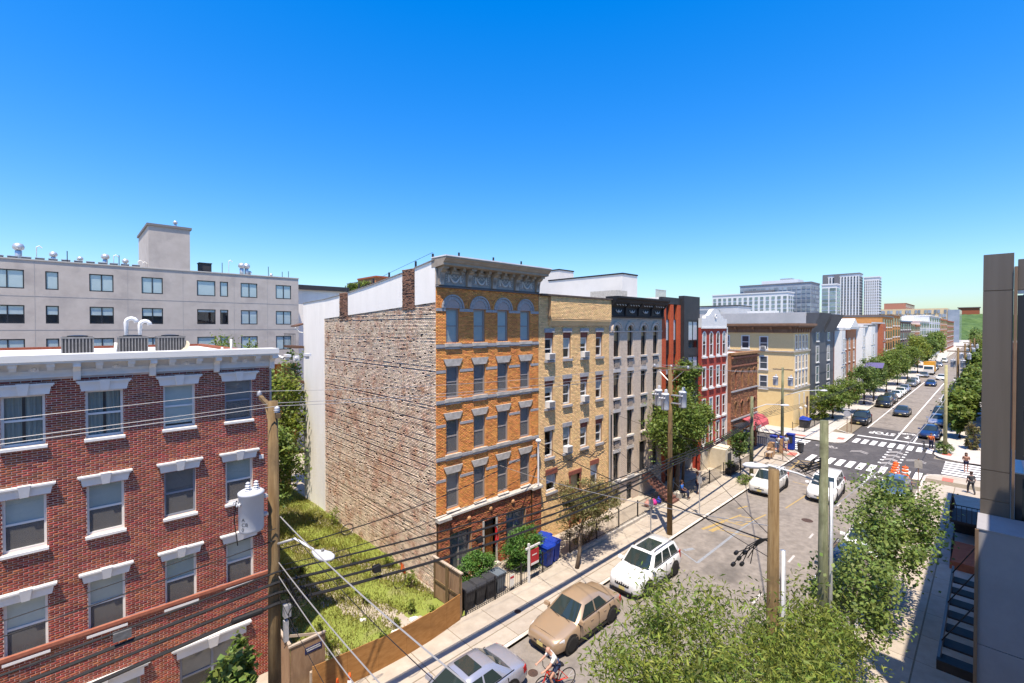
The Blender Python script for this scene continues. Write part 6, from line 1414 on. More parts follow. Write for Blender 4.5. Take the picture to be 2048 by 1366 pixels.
def car_meshes(kind):
    if kind in CAR: return CAR[kind]
    s = SPEC[kind]; L = s['L']/2; W = s['W']/2; hood = s['hood']; belt = s['belt']; deck = s['deck']; a, d = s['a'], s['d']
    boxy = kind in ('suv','van')
    stn = [(L,0.62,0.34,hood*0.74),(L-0.06,0.78,0.24,hood*0.86),(L-0.22,0.90,0.21,hood*0.95),(L-0.55,0.97,0.20,hood),(a+0.35,1.0,0.20,(hood+belt)/2+0.01),(a,1.0,0.20,belt-0.02),(a-0.5,1.0,0.20,belt),(0,1.0,0.20,belt),(-0.9,1.0,0.20,belt+0.01),(-L+0.75,0.99,0.20,deck+0.02),(-L+0.3,0.95,0.22,deck),(-L+0.08,0.88,0.28,deck-(0.1 if not boxy else 0.04)),(-L,0.74,0.36,deck-(0.26 if not boxy else 0.2))]
    b = MB(); ring_n = 0
    rows = []
    for x, wf, zb, zt in stn:
        w = W*wf; h = zt-zb
        half = [(0.0,zb),(0.72*w,zb),(0.93*w,zb+0.05),(0.985*w,zb+0.22*h),(1.0*w,zb+0.5*h),(0.985*w,zb+0.78*h),(0.93*w,zt-0.05),(0.84*w,zt-0.005),(0.45*w,zt+0.02),(0.0,zt+0.03)]
        rows.append([(x,y,z) for y, z in half] + [(x,-y,z) for y, z in half[-2:0:-1]])
    n = len(rows[0])
    for r in rows: b.v += r
    for i in range(len(rows)-1):
        for j in range(n):
            j2 = (j+1) % n; b.f.append((i*n+j,(i+1)*n+j,(i+1)*n+j2,i*n+j2))
    b.f.append(tuple(range(n))); b.f.append(tuple(range((len(rows)-1)*n+n-1,(len(rows)-1)*n-1,-1)))
    body = b.mesh('body', None, True)
    bm = bmesh.new(); bm.from_mesh(body); bmesh.ops.subdivide_edges(bm, edges=bm.edges, cuts=1, use_grid_fill=True, smooth=0.6) if False else None; bm.free()
    # cabin
    wb_, wr = W*0.90, s['rw']*W/0.92; zr = s['roof']
    BF, BR = Vector((a,wb_,belt-0.03)), Vector((d,wb_*0.97,deck-0.02)); RF, RR = Vector((s['b'],wr,zr-0.05)), Vector((s['c'],wr*0.97,zr-0.06))
    c = MB()
    mir = lambda v: Vector((v.x,-v.y,v.z))
    nseg = 4
    top = []
    for i in range(nseg+1):
        t = i/nseg; x = RF.x+(RR.x-RF.x)*t; y = RF.y+(RR.y-RF.y)*t; zc = zr+0.0-0.05*abs(2*t-1)**2
        top.append([Vector((x,y,RF.z+(RR.z-RF.z)*t+0.02*(1-abs(2*t-1)))),Vector((x,y*0.6,zc)),Vector((x,0,zc+0.015)),Vector((x,-y*0.6,zc)),Vector((x,-y,RF.z+(RR.z-RF.z)*t+0.02*(1-abs(2*t-1))))])
    for i in range(nseg):
        for j in range(4): c.quad(tuple(top[i][j]),tuple(top[i][j+1]),tuple(top[i+1][j+1]),tuple(top[i+1][j]))
    side = [BF.lerp(BR,i/nseg) for i in range(nseg+1)]
    for i in range(nseg):
        c.quad(tuple(side[i]),tuple(side[i+1]),tuple(top[i+1][0]),tuple(top[i][0])); c.quad(tuple(mir(side[i])),tuple(top[i][4]),tuple(top[i+1][4]),tuple(mir(side[i+1])))
    def fan(base, rowp):
        pts = [base.lerp(mir(base),k/4) for k in range(5)]
        bow = 0.10 if base is BF else -0.06
        for k in (1,2,3): pts[k] = pts[k]+Vector((bow*(1-abs(k/2-1)),0,0.0))
        for k in range(4): c.quad(tuple(pts[k]),tuple(pts[k+1]),tuple(rowp[k+1]),tuple(rowp[k]))
    fan(BF, top[0]); fan(BR, top[-1])
    cabin = c.mesh('cabin', None, False)
    bm = bmesh.new(); bm.from_mesh(cabin); bmesh.ops.remove_doubles(bm, verts=bm.verts, dist=0.002); bmesh.ops.recalc_face_normals(bm, faces=bm.faces); bm.to_mesh(cabin); bm.free(); cabin.shade_smooth()
    parts = []
    def patch(nm, P00, P10, P11, P01, u0, u1, v0, v1, off):
        def P(u, v): return P00*(1-u)*(1-v)+P10*u*(1-v)+P11*u*v+P01*(1-u)*v
        q = [P(u0,v0),P(u1,v0),P(u1,v1),P(u0,v1)]; nrm = (q[1]-q[0]).cross(q[3]-q[0]).normalized()
        ref = Vector(((s['b']+s['c'])/2,0,belt)); 
        if nrm.dot(q[0]-ref) < 0: nrm = -nrm
        return MB().quad(*[tuple(p+nrm*off) for p in q]).mesh(nm, M_cglass)
    w5 = lambda base, bow: base
    # windscreen and rear window follow the bowed faces in four strips joined
    def bowed(nm, base, rowp, bow, v0, v1, off, marg):
        m_ = MB(); ref = Vector(((s['b']+s['c'])/2,0,belt))
        pts = [base.lerp(mir(base),k/4) for k in range(5)]
        for k in (1,2,3): pts[k] = pts[k]+Vector((bow*(1-abs(k/2-1)),0,0))
        for k in range(4):
            A, B, C, D = pts[k], pts[k+1], rowp[k+1], rowp[k]
            if k == 0: A = A.lerp(B,marg); D = D.lerp(C,marg)
            if k == 3: B = B.lerp(A,marg); C = C.lerp(D,marg)
            q = [A.lerp(D,v0),B.lerp(C,v0),B.lerp(C,v1),A.lerp(D,v1)]; nrm = (q[1]-q[0]).cross(q[3]-q[0]).normalized()
            if nrm.dot(q[0]-ref) < 0: nrm = -nrm
            m_.quad(*[tuple(p+nrm*off) for p in q])
        return m_.mesh(nm, M_cglass, True)
    parts.append(('windscreen', bowed('windscreen', BF, top[0], 0.10, 0.06, 0.93, 0.012, 0.25)))
    parts.append(('rear_window', bowed('rear_window', BR, top[-1], -0.06, 0.12 if not boxy else 0.25, 0.9, 0.012, 0.25)))
    seg = [(0.10,0.46),(0.50,0.80)] if kind in ('sedan','saloon') else [(0.08,0.36),(0.39,0.66),(0.69,0.92)]
    for sg in (1,-1):
        f = (lambda v: v) if sg > 0 else mir
        for u0, u1 in seg:
            parts.append(('side_window', patch('side_window', f(BF), f(BR), f(RR), f(RF), u0, u1, 0.12, 0.86, 0.012)))
        y = sg*W
        parts.append(('headlight', MB().hexa([(L-0.34,sg*0.52*W,hood*0.70),(L-0.10,sg*0.50*W,hood*0.66),(L-0.28,sg*0.90*W,hood*0.70),(L-0.52,sg*0.955*W,hood*0.78),(L-0.36,sg*0.52*W,hood*0.91),(L-0.13,sg*0.50*W,hood*0.82),(L-0.30,sg*0.88*W,hood*0.88),(L-0.55,sg*0.945*W,hood*0.93)]).mesh('headlight', M_lamp)))
        zt = deck-0.1
        parts.append(('taillight', MB().hexa([(-L+0.02,sg*0.60*W,zt-0.2),(-L+0.3,sg*0.60*W,zt-0.2),(-L+0.32,sg*0.965*W,zt-0.2),(-L+0.12,sg*0.90*W,zt-0.2),(-L+0.06,sg*0.60*W,zt+(0.0 if not boxy else 0.15)),(-L+0.3,sg*0.60*W,zt+(0.0 if not boxy else 0.15)),(-L+0.34,sg*0.955*W,zt+(0.0 if not boxy else 0.15)),(-L+0.16,sg*0.89*W,zt+(0.0 if not boxy else 0.15))]).mesh('taillight', M_tail)))
        parts.append(('mirror', MB().hexa([(a-0.22,sg*(W*0.93),belt+0.0),(a-0.08,sg*(W*0.93),belt+0.0),(a-0.05,sg*(W+0.17),belt+0.02),(a-0.2,sg*(W+0.17),belt+0.02),(a-0.22,sg*(W*0.93),belt+0.13),(a-0.1,sg*(W*0.93),belt+0.12),(a-0.08,sg*(W+0.17),belt+0.14),(a-0.2,sg*(W+0.17),belt+0.15)]).mesh('mirror', None)))
        for xd in ([0.1,-0.85]): parts.append(('door_handle', MB().box(xd-0.1,xd+0.08,sg*W*0.985,sg*(W*0.985+0.025),belt-0.17,belt-0.14).mesh('door_handle', None)))
        for xd in (a-0.12, -0.42, -1.25):
            if xd > -L+0.6: parts.append(('door_seam', MB().box(xd-0.007,xd+0.007,sg*W*0.93,sg*W*1.0015,0.30,belt-0.05).mesh('door_seam', M_trim)))
        parts.append(('window_trim', MB().hexa([tuple(q) for q in [BF*1.0 if sg > 0 else mir(BF), BR if sg > 0 else mir(BR), (BR if sg > 0 else mir(BR))+Vector((0,0.012*sg,0)), (BF if sg > 0 else mir(BF))+Vector((0,0.012*sg,0))] for q in [q+Vector((0,0,0.035))]]+[tuple(q) for q in [BF if sg > 0 else mir(BF), BR if sg > 0 else mir(BR), (BR if sg > 0 else mir(BR))+Vector((0,0.012*sg,0)), (BF if sg > 0 else mir(BF))+Vector((0,0.012*sg,0))] for q in [q+Vector((0,0,0.06))]]).mesh('window_trim', M_trim)))
        parts.append(('sill_trim', MB().box(-1.0,1.0,sg*W*0.95,sg*W*1.004,0.19,0.28).mesh('sill_trim', M_trim)))
    parts.append(('grille', MB().hexa([(L-0.08,-0.34,hood*0.56),(L+0.012,-0.34,hood*0.56),(L+0.012,0.34,hood*0.56),(L-0.08,0.34,hood*0.56),(L-0.14,-0.40,hood*0.84),(L-0.035,-0.38,hood*0.82),(L-0.035,0.38,hood*0.82),(L-0.14,0.40,hood*0.84)]).mesh('grille', M_trim)))
    parts.append(('bonnet_seam', MB().tube([(L-0.30,-0.62*W,hood*0.965),(L-0.28,0,hood+0.012),(L-0.30,0.62*W,hood*0.965)],0.008,4).mesh('bonnet_seam', M_trim)))
    parts.append(('wiper', MB().tube([(a+0.10,0.5,belt+0.0),(a-0.02,-0.05,belt+0.06)],0.010,4).tube([(a+0.12,-0.05,belt+0.0),(a-0.0,-0.55,belt+0.05)],0.010,4).mesh('wiper', M_trim)))
    parts.append(('badge', MB().lathe([(0.05,0),(0.045,0.012),(0.001,0.014)],(L+0.0,0,hood*0.72),10,'x').mesh('badge', M_chrome)))
    parts.append(('lower_bumper', MB().hexa([(L-0.2,-0.7*W,0.2),(L+0.0,-0.55*W,0.22),(L+0.0,0.55*W,0.22),(L-0.2,0.7*W,0.2),(L-0.2,-0.72*W,0.34),(L+0.012,-0.58*W,0.33),(L+0.012,0.58*W,0.33),(L-0.2,0.72*W,0.34)]).mesh('lower_bumper', M_trim)))
    parts.append(('number_plate', MB().box(L+0.01,L+0.022,-0.16,0.16,0.36,0.50).mesh('number_plate', M_plate)))
    parts.append(('number_plate', MB().box(-L-0.015,-L+0.01,-0.16,0.16,deck*0.62,deck*0.62+0.15).mesh('number_plate', M_plate)))
    wr_ = s['wr']
    tyre = MB().lathe([(wr_*0.62,-0.11),(wr_*0.95,-0.115),(wr_,-0.07),(wr_,0.07),(wr_*0.95,0.115),(wr_*0.62,0.11)],(0,0,0),20,'y').mesh('tyre', M_tyre, True)
    rim = MB().lathe([(wr_*0.64,-0.10),(wr_*0.64,0.10)],(0,0,0),18,'y')
    for k in range(5):
        w = 2*math.pi*k/5; ca, sa = math.cos(w), math.sin(w)
        for yy in (0.075,-0.075):
            rim.hexa([(x*ca-z*sa, yy+dy, x*sa+z*ca) for (x,dy,z) in [(0.02,-0.02,-0.045),(wr_*0.63,-0.01,-0.035),(wr_*0.63,-0.01,0.035),(0.02,-0.02,0.045),(0.02,0.02,-0.045),(wr_*0.63,0.015,-0.035),(wr_*0.63,0.015,0.035),(0.02,0.02,0.045)]])
    rim.lathe([(wr_*0.6,-0.03),(wr_*0.6,0.03)],(0,0,0),16,'y')
    rim = rim.mesh('rim', M_rim)
    arch = {}
    for sg in (1,-1): arch[sg] = MB().lathe([(wr_+0.075,-0.30),(wr_+0.075,0.004)] if sg > 0 else [(wr_+0.075,-0.004),(wr_+0.075,0.30)],(0,0,0),20,'y').mesh('wheel_arch', M_trim)
    CAR[kind] = (body, cabin, parts, tyre, rim, arch, s); return CAR[kind]
NPAINT = {}
def car(kind, pm, x, y, rz, label, sunroof=False, rails=False, group=None, far=False, cat='car', name='parked_car', slots=0):
    body, cabin, parts, tyre, rim, arch, s = car_meshes(kind)
    t = thing(name, label, cat, (x,y,0.004), group, True, rz)
    def put(nm, me, parent=t, m=None, loc=None):
        o = bpy.data.objects.new(nm, me); COL.objects.link(o); o.parent = parent
        if m is not None:
            key = (me.name, m.name)
            if key not in NPAINT:
                c = me.copy(); c.materials.clear(); c.materials.append(m); NPAINT[key] = c
            o.data = NPAINT[key]
        if loc: o.location = loc
        return o
    put('body', body, m=pm); cb = put('cabin', cabin, m=pm)
    for nm, me in parts:
        if far and nm in ('door_handle','sill_trim','door_seam','window_trim','bonnet_seam','wiper','badge'): continue
        if nm in ('mirror','door_handle'): put(nm, me, m=pm)
        elif nm in ('windscreen','rear_window','side_window'): put(nm, me)
        else: put(nm, me)
    W = s['W']/2
    for sx in (1,-1):
        for sg in (1,-1):
            xx = sx*s['wb']
            put('wheel_arch', arch[sg], loc=(xx, sg*W*0.995, s['wr']+0.015))
            w = bpy.data.objects.new('wheel', tyre); COL.objects.link(w); w.parent = t; w.location = (xx, sg*(W-0.10), s['wr'])
            r = bpy.data.objects.new('rim', rim); COL.objects.link(r); r.parent = w
    zr = s['roof']
    if sunroof:
        q = MB().box(s['c']*0.45 if not rails else s['c']*0.55, s['b']-0.12, -0.42, 0.42, zr-0.02, zr+0.022).mesh('sunroof', M_cglass); put('sunroof', q)
    if rails:
        for sg in (1,-1):
            put('roof_rail', MB().tube([(s['b']-0.15,sg*s['rw']*W*0.98,zr-0.03),(s['b']-0.35,sg*s['rw']*W,zr+0.04),(s['c']+0.2,sg*s['rw']*W*0.98,zr+0.04),(s['c'],sg*s['rw']*W*0.97,zr-0.03)],0.022,5).mesh('roof_rail', M_trim))
    if slots:
        L = s['L']/2
        for k in range(slots):
            yy = -0.36+0.72*k/(slots-1); put('grille_slot', MB().hexa([(L-0.06,yy-0.035,s['hood']*0.6),(L+0.02,yy-0.035,s['hood']*0.6),(L+0.02,yy+0.035,s['hood']*0.6),(L-0.06,yy+0.035,s['hood']*0.6),(L-0.1,yy-0.035,s['hood']*0.8),(L-0.02,yy-0.035,s['hood']*0.8),(L-0.02,yy+0.035,s['hood']*0.8),(L-0.1,yy+0.035,s['hood']*0.8)]).mesh('grille_slot', M_trim))
    return t
PT = {k: paint(k, c, m) for k, c, m in [('silver',(0.36,0.37,0.43),0.45),('champagne',(0.42,0.30,0.19),0.4),('white',(0.72,0.72,0.70),0.0),('cream',(0.66,0.65,0.60),0.0),('black',(0.012,0.012,0.014),0.1),('graphite',(0.05,0.052,0.058),0.3),('navy',(0.015,0.03,0.10),0.2),('steelblue',(0.09,0.13,0.19),0.35),('grey',(0.17,0.175,0.185),0.4)]}
PI = math.pi
car('sedan',PT['silver'],9.80,12.62,PI-0.0,'silver sedan with open dark sunroof parked nearest the plywood fence',True)
car('saloon',PT['champagne'],16.05,12.62,PI,'champagne gold saloon with front towards the silver sedan')
car('suv',PT['white'],21.85,12.55,PI,'white SUV with slotted grille and panoramic glass roof',True,True,slots=7)
car('suv',PT['cream'],41.35,12.6,PI,'cream white SUV parked by the young street tree',True,True)
car('van',PT['white'],43.1,9.0,PI+R(2),'white minivan driving in the middle of the near street',False,False,name='minivan',cat='minivan')
car('suv',PT['graphite'],28.6,5.15,PI,'dark slate SUV at the right kerb nearest the bare poles',False,True)
car('sedan',PT['white'],34.0,5.1,PI,'white sedan under the open maple at the right kerb')
car('hatch',PT['steelblue'],46.9,5.2,PI,'steel blue hatchback beside the orange barrels')
car('suv',PT['black'],79.0,12.45,PI,'black SUV parked at the far corner kerb',False,True)
car('sedan',PT['graphite'],91.0,9.35,PI,'charcoal sedan driving towards the intersection',name='moving_car')
car('van',PT['black'],99.0,12.5,PI,'large black van-like SUV parked before the white sedan',False,True)
car('suv',PT['graphite'],104.8,12.5,PI,'dark SUV parked right behind the large black one',far=True)
fl = [('sedan','white',113.0,'white sedan leading a line of parked cars on the far street'),('sedan','cream',119.2,'cream sedan second in the line of parked cars'),('sedan','silver',125.2,'silver sedan third in the line of parked cars'),('suv','grey',137.0,'grey SUV parked alone beneath the far trees'),('suv','white',143.2,'white SUV parked behind the grey one beneath the far trees'),('sedan','grey',165.5,'grey sedan parked beyond the yellow truck'),('sedan','white',190,'white sedan parked far down the street'),('suv','graphite',197,'dark SUV parked far down the street'),('sedan','silver',215,'silver sedan parked near the street end'),('suv','white',240,'white SUV parked near the street end')]
for k, pm, x, lab in fl: car(k, PT[pm], x, 12.55, PI, lab, far=True, group='cars parked along the far left kerb')
car('sedan',PT['navy'],141.5,9.6,PI,'navy sedan driving on the far street',far=True,name='moving_car'); car('sedan',PT['white'],160,8.9,PI,'white sedan driving behind the navy one',far=True,name='moving_car')
rr = [('sedan','navy',75.4,'dark blue sedan parked at the far right corner kerb'),('sedan','silver',85.5,'silver sedan parked behind the dark blue one at right'),('suv','black',91.6,'black SUV third on the far right kerb'),('van','white',108.5,'white van on the far right kerb behind the tree'),('sedan','grey',130,'grey sedan far along the right kerb'),('suv','white',150,'white SUV far along the right kerb')]
for k, pm, x, lab in rr: car(k, PT[pm], x, 5.1, PI, lab, far=True, group='cars parked along the far right kerb')
# yellow truck far along the street
tk = thing('yellow_truck','yellow box truck standing at the far left kerb','truck',(176,12.3,0.004),None,True,PI)
M_tky = mat('truck_yellow',(0.55,0.27,0.03),rough=0.45)
for nm, q, m_ in [('cargo_box',MB().box(-3.4,1.2,-1.2,1.2,0.9,3.6),M_tky),('cab',MB().prism([(1.3,0.6),(3.2,0.6),(3.2,1.6),(2.7,2.5),(1.3,2.6)],'y',-1.1,1.1),M_white),('windscreen',MB().quad((3.215,-0.95,1.65),(3.215,0.95,1.65),(2.76,0.95,2.42),(2.76,-0.95,2.42)),M_cglass),('chassis',MB().box(-3.4,3.0,-0.9,0.9,0.45,0.88),M_trim)]:
    o = q.build(nm, m_); o.parent = tk
for x in (-2.3,2.2):
    for y in (-0.95,0.95):
        o = MB().lathe([(0.001,-0.14),(0.45,-0.14),(0.45,0.14),(0.001,0.14)],(0,0,0),16,'y').build('wheel', M_tyre); o.parent = tk; o.location = (x,y,0.45)
# ================================================================ utility poles
M_pole = mat('pole_timber', (0.13,0.08,0.035), (0.21,0.145,0.07), scale=4, rough=0.95, bump=0.7, bscale=14, streak=(3,3,0.25), c3=(0.08,0.055,0.03), c3scale=0.8)
M_polegreen = mat('pole_green_timber', (0.13,0.145,0.075), (0.23,0.235,0.145), scale=4, rough=0.95, bump=0.8, bscale=12, streak=(3,3,0.3), c3=(0.08,0.08,0.045), c3scale=0.9)
M_tank = mat('transformer_grey', (0.50,0.52,0.54), (0.56,0.58,0.6), scale=2, rough=0.5)
M_porc = mat('porcelain_insulator', (0.52,0.53,0.55), rough=0.3)
M_lampgrey = mat('lamp_grey', (0.52,0.53,0.54), (0.58,0.59,0.6), scale=3, rough=0.45)
M_cable = mat('cable_black', (0.015,0.015,0.016), rough=0.6)
M_strand = mat('cable_grey', (0.34,0.33,0.32), rough=0.5, metal=0.3)
def pole(x, y, h, r, label, m=M_pole, lean=(0,0), group='utility poles', nm='utility_pole'):
    t = thing(nm, label, 'pole', (x,y,0.1), group)
    MB().tube([(x,y,0.05),(x+lean[0]*0.5,y+lean[1]*0.5,h*0.5),(x+lean[0],y+lean[1],h)],[r*1.15,r,r*0.82],12).build('shaft', m, t, True)
    return t
def insulator(parent, p, s=1.0):
    o = MB().lathe([(0.03*s,0),(0.085*s,0.02*s),(0.05*s,0.05*s),(0.095*s,0.08*s),(0.05*s,0.11*s),(0.08*s,0.14*s),(0.03*s,0.18*s),(0.001,0.19*s)],p,10).build('insulator', M_porc, parent, True); return o
def transformer(p, h, r, label, text=False):
    x, y, z = p; t = thing('pole_transformer', label, 'transformer', p, 'pole transformers')
    MB().lathe([(0.001,0),(r*0.9,0),(r*0.96,0.04),(r,0.08),(r,h-0.12),(r*1.05,h-0.11),(r*1.05,h-0.05),(r*0.8,h),(0.001,h+0.03)],p,20).build('tank', M_tank, t, True)
    for dx in (-0.3,0.35):
        MB().lathe([(0.05,0),(0.085,0.03),(0.045,0.06),(0.08,0.09),(0.045,0.12),(0.075,0.15),(0.04,0.18),(0.06,0.22),(0.001,0.26)],(x+dx*r,y-0.2*r,z+h),8).build('bushing', M_porc, t)
    for k in range(3): MB().lathe([(0.03,0),(0.06,-0.03),(0.03,-0.07),(0.05,-0.1),(0.001,-0.13)],(x-r*0.9,y-0.35*r+0.16*k,z+h*0.72),7,'x').build('terminal', M_porc, t)
    MB().box(x+r*0.6,x+r*1.3,y-0.1,y+0.1,z+h*0.3,z+h*0.36).box(x+r*0.6,x+r*1.3,y-0.1,y+0.1,z+h*0.75,z+h*0.81).build('hanger', M_steel, t)
    MB().tube([(x-r*0.95,y-0.3*r,z+h*0.72),(x-r*1.25,y-0.4*r,z+h*0.85),(x-r*1.4,y-0.3*r,z+h*0.4),(x-r*1.1,y-0.1*r,z-0.3)],0.014,5).build('lead_wire', M_cable, t)
    return t
def cobra_lamp(base, head, label, s=1.0, droop=0.25):
    b, h = Vector(base), Vector(head); t = thing('street_lamp', label, 'street lamp', base, 'cobra head street lamps')
    d = Vector((h.x-b.x,h.y-b.y,0)).normalized(); q = h-d*0.38*s
    MB().tube([b,b.lerp(q,0.5)+Vector((0,0,droop)),q+Vector((0,0,0.06)),q],[0.035*s,0.032*s,0.03*s,0.03*s],8).build('arm', M_lampgrey, t, True)
    hd = MB(); n = 10; m = 6
    prof = [(-0.40,0.05,0.05,0.03),(-0.28,0.10,0.07,0.06),(-0.10,0.17,0.10,0.09),(0.12,0.20,0.11,0.10),(0.30,0.16,0.08,0.07),(0.40,0.05,0.03,0.03)]
    side = Vector((-d.y,d.x,0)); i0 = len(hd.v)
    for u, w, up, dn in prof:
        c = h+d*u*s
        for k in range(n):
            a = 2*math.pi*k/n; ca, sa = math.cos(a), math.sin(a)
            hd.v.append(tuple(c+side*(w*ca*s)+Vector((0,0,(up if sa > 0 else dn)*sa*s))))
    for i in range(len(prof)-1):
        for k in range(n): hd.f.append((i0+i*n+k,i0+i*n+(k+1)%n,i0+(i+1)*n+(k+1)%n,i0+(i+1)*n+k))
    hd.f.append(tuple(i0+k for k in range(n))); hd.f.append(tuple(i0+(len(prof)-1)*n+k for k in range(n)))
    hd.build('lamp_head', M_lampgrey, t, True)
    e = h+Vector((0,0,0.10*s)); MB().lathe([(0.04*s,0),(0.04*s,0.06*s),(0.001,0.065*s)],tuple(e),8).build('photocell', M_acgrey, t)
    return t
def wire(pts, r, label, sag=0.5, m=M_cable, group='overhead cables', n=14, nm='overhead_cable'):
    a, b = Vector(pts[0]), Vector(pts[1])
    P = [a.lerp(b,k/n)-Vector((0,0,sag*4*(k/n)*(1-k/n))) for k in range(n+1)]
    return tag(MB().tube(P, r, 5).build(nm, m), label, 'cable', group)
# --- pole by the red brick house
p0 = pole(4.13,14.2,11.2,0.165,'tall weathered timber pole beside the red brick house carrying the street lamp')
arm = MB().hexa([(4.10,13.80,10.76),(4.22,13.80,10.76),(4.86,17.95,10.80),(4.74,17.95,10.80),(4.10,13.80,10.88),(4.22,13.80,10.88),(4.86,17.95,10.92),(4.74,17.95,10.92)]).build('cross_arm', M_pole, p0)
for y in (13.95,14.55,17.8): insulator(arm, (4.16+0.15*(y-13.9),y,10.89))
MB().tube([(4.2,14.3,9.7),(4.45,16.0,10.76)],0.03,5).build('arm_brace', M_pole, p0); MB().tube([(4.2,14.3,9.9),(4.35,15.2,10.76)],0.018,4).build('arm_brace', M_pvc, p0)
transformer((3.52,14.05,7.72),1.12,0.31,'large grey transformer hanging on the pole by the red brick house')
for k, (tx, z) in enumerate([('A',8.0),('CB',7.87),('0',7.74)]):
    o = text_mesh(tx, 0.13, M_black)
    tt = bpy.data.objects['pole_transformer']; o.parent = tt; o.location = (-0.23,-0.315,z-7.72+0.08); o.rotation_euler = (R(90),0,R(-42)); o.location = (-0.28,-0.17,z-7.72+0.08)
cobra_lamp((4.2,14.05,7.12),(4.72,12.15,7.30),'grey cobra head lamp over the plywood fence',1.0)
for k in range(4): pass
g = thing('cable_hardware','tangle of black cable coils and clamps on the pole by the lot','cable coil',(4.2,13.95,5.6))
for k, (c_, r_) in enumerate([((4.62,13.9,5.55),0.22),((4.75,13.9,5.40),0.27),((4.55,13.85,5.1),0.2),((4.9,13.9,5.5),0.18)]):
    MB().tube([(c_[0]+r_*math.cos(a*0.5236)*0.75,c_[1]+0.05*math.sin(a),c_[2]+r_*math.sin(a*0.5236)) for a in range(13)],0.016,5).build('coil', M_cable, g)
MB().box(4.30,4.48,13.85,14.05,5.0,5.35).box(4.3,4.42,13.88,14.0,4.3,4.9).build('terminal_box', M_steel, g)
for k in range(8): MB().tube([(4.28+0.02*k,13.95,6.3-0.05*k),(4.5+0.03*k,13.85,5.9-0.1*k),(4.32,13.95,4.8-0.1*k)],0.012,4).build('loop', M_cable, g)
# --- main bundle along the left pavement
zs0 = [6.35,6.05,5.75,5.45]; zs1 = [5.05,4.85,4.7,4.55]; rr_ = [0.028,0.045,0.04,0.05]
nmz = ['topmost','second','third','lowest']
for k in range(4):
    wire([(4.13,14.0,zs0[k]),(27.4,13.95,zs1[k])], rr_[k], nmz[k]+' thick black cable from the lot pole to the transformer pole', 0.35+0.1*k)
    wire([(-34,14.0,zs0[k]+0.15),(4.13,14.0,zs0[k])], rr_[k], nmz[k]+' thick black cable crossing the red brick house front', 0.45+0.07*k, n=24)
    wire([(27.4,13.95,zs1[k]),(43.4,14.55,5.4-0.12*k)], rr_[k]*0.9, nmz[k]+' thick black cable beyond the transformer pole', 0.25)
wire([(-34,14.0,6.9),(4.13,14.0,7.6)], 0.012, 'thin service wire above the black bundle on the red brick front', 0.5, n=24); wire([(-34,14.05,6.6),(4.13,14.05,7.25)], 0.014, 'second thin service wire above the black bundle on the red brick front', 0.5, n=24)
tag(MB().lathe([(0.03,0),(0.085,0.05),(0.085,0.75),(0.03,0.8)],(3.0,14.0,5.42),10,'x').build('splice_closure', M_cable), 'black cylindrical splice case on the cable beside the pole', 'splice case')
tag(MB().box(0.62,0.95,13.93,14.06,6.02,6.22).build('junction_case', mat('case_grey',(0.09,0.09,0.09),(0.16,0.16,0.16),scale=9,rough=0.7)), 'small dark junction case on the cables below the third floor windows', 'junction case')
for k, (x,z,lab) in enumerate([(7.2,5.35,'small black splice box on the cables above the lot'),(11.6,4.9,'small black splice box on the cables near the orange house corner')]):
    tag(MB().hexa([(x-0.12,13.9,z-0.1),(x+0.12,13.88,z-0.12),(x+0.14,14.08,z-0.1),(x-0.1,14.1,z-0.12),(x-0.14,13.92,z+0.08),(x+0.1,13.9,z+0.12),(x+0.12,14.06,z+0.1),(x-0.12,14.08,z+0.08)]).build('splice_box', M_cable), lab, 'splice box')
for k, (x,z,c_,lab) in enumerate([(8.15,5.05,(0.75,0.13,0.02),'orange tag tied on the cable above the lot'),(12.5,5.0,(0.55,0.02,0.02),'red tag ribbon tied to the cables at the orange house corner')]):
    t = thing('cable_tag', lab, 'tag', (x,14.0,z)); m_ = mat('tag_%d' % k, c_, rough=0.6)
    MB().tube([(x-0.06,14,z+0.2),(x,14,z+0.05),(x-0.03,14,z-0.15 if k == 0 else z-0.6),(x+0.1,14,z-0.25 if k == 0 else z-0.4),(x+0.05,14,z+0.1)],[0.02,0.05,0.03,0.045,0.01],5).build('ribbon', m_, t)
    MB().tube([(x-0.1+0.24*math.cos(a*0.5236),14.0,z-0.42+0.28*math.sin(a*0.5236)) for a in range(13)],0.012,4).build('slack_loop', M_cable, t)
tag(MB().tube([(6.35+0.2*math.cos(a*0.5236),14.3,8.0-1.2+0.17*math.sin(a*0.5236)) for a in range(13)],0.016,5).build('cable_coil', M_cable), 'small black cable loop hanging before the white stucco wall', 'cable coil')
wire([(4.13,14.15,6.9),(20.1,18.8,6.1)], 0.02, 'black drop wire from the lot pole to the orange house corner', 0.5); wire([(4.13,14.15,6.45),(20.1,18.8,4.9)], 0.014, 'thin twisted drop wire across the bare brick side', 0.6)
# primaries
for k, (y0,y1) in enumerate([(13.95,12.95),(14.55,14.05),(17.8,15.2)]):
    wire([(4.2+0.12*k,y0,11.08),(27.4,y1,10.95)], 0.009, ['nearest','middle','farthest'][k]+' thin primary wire between the two timber poles', 0.35, M_strand)
    wire([(-34,y0,11.3),(4.2+0.12*k,y0,11.08)], 0.009, ['nearest','middle','farthest'][k]+' thin primary wire crossing the red brick top floor', 0.4, M_strand, n=24)
    wire([(27.4,y1,10.95),(62.8,17.0+0.6*k,8.3)], 0.009, ['nearest','middle','farthest'][k]+' thin primary wire past the transformer pole', 0.4, M_strand)
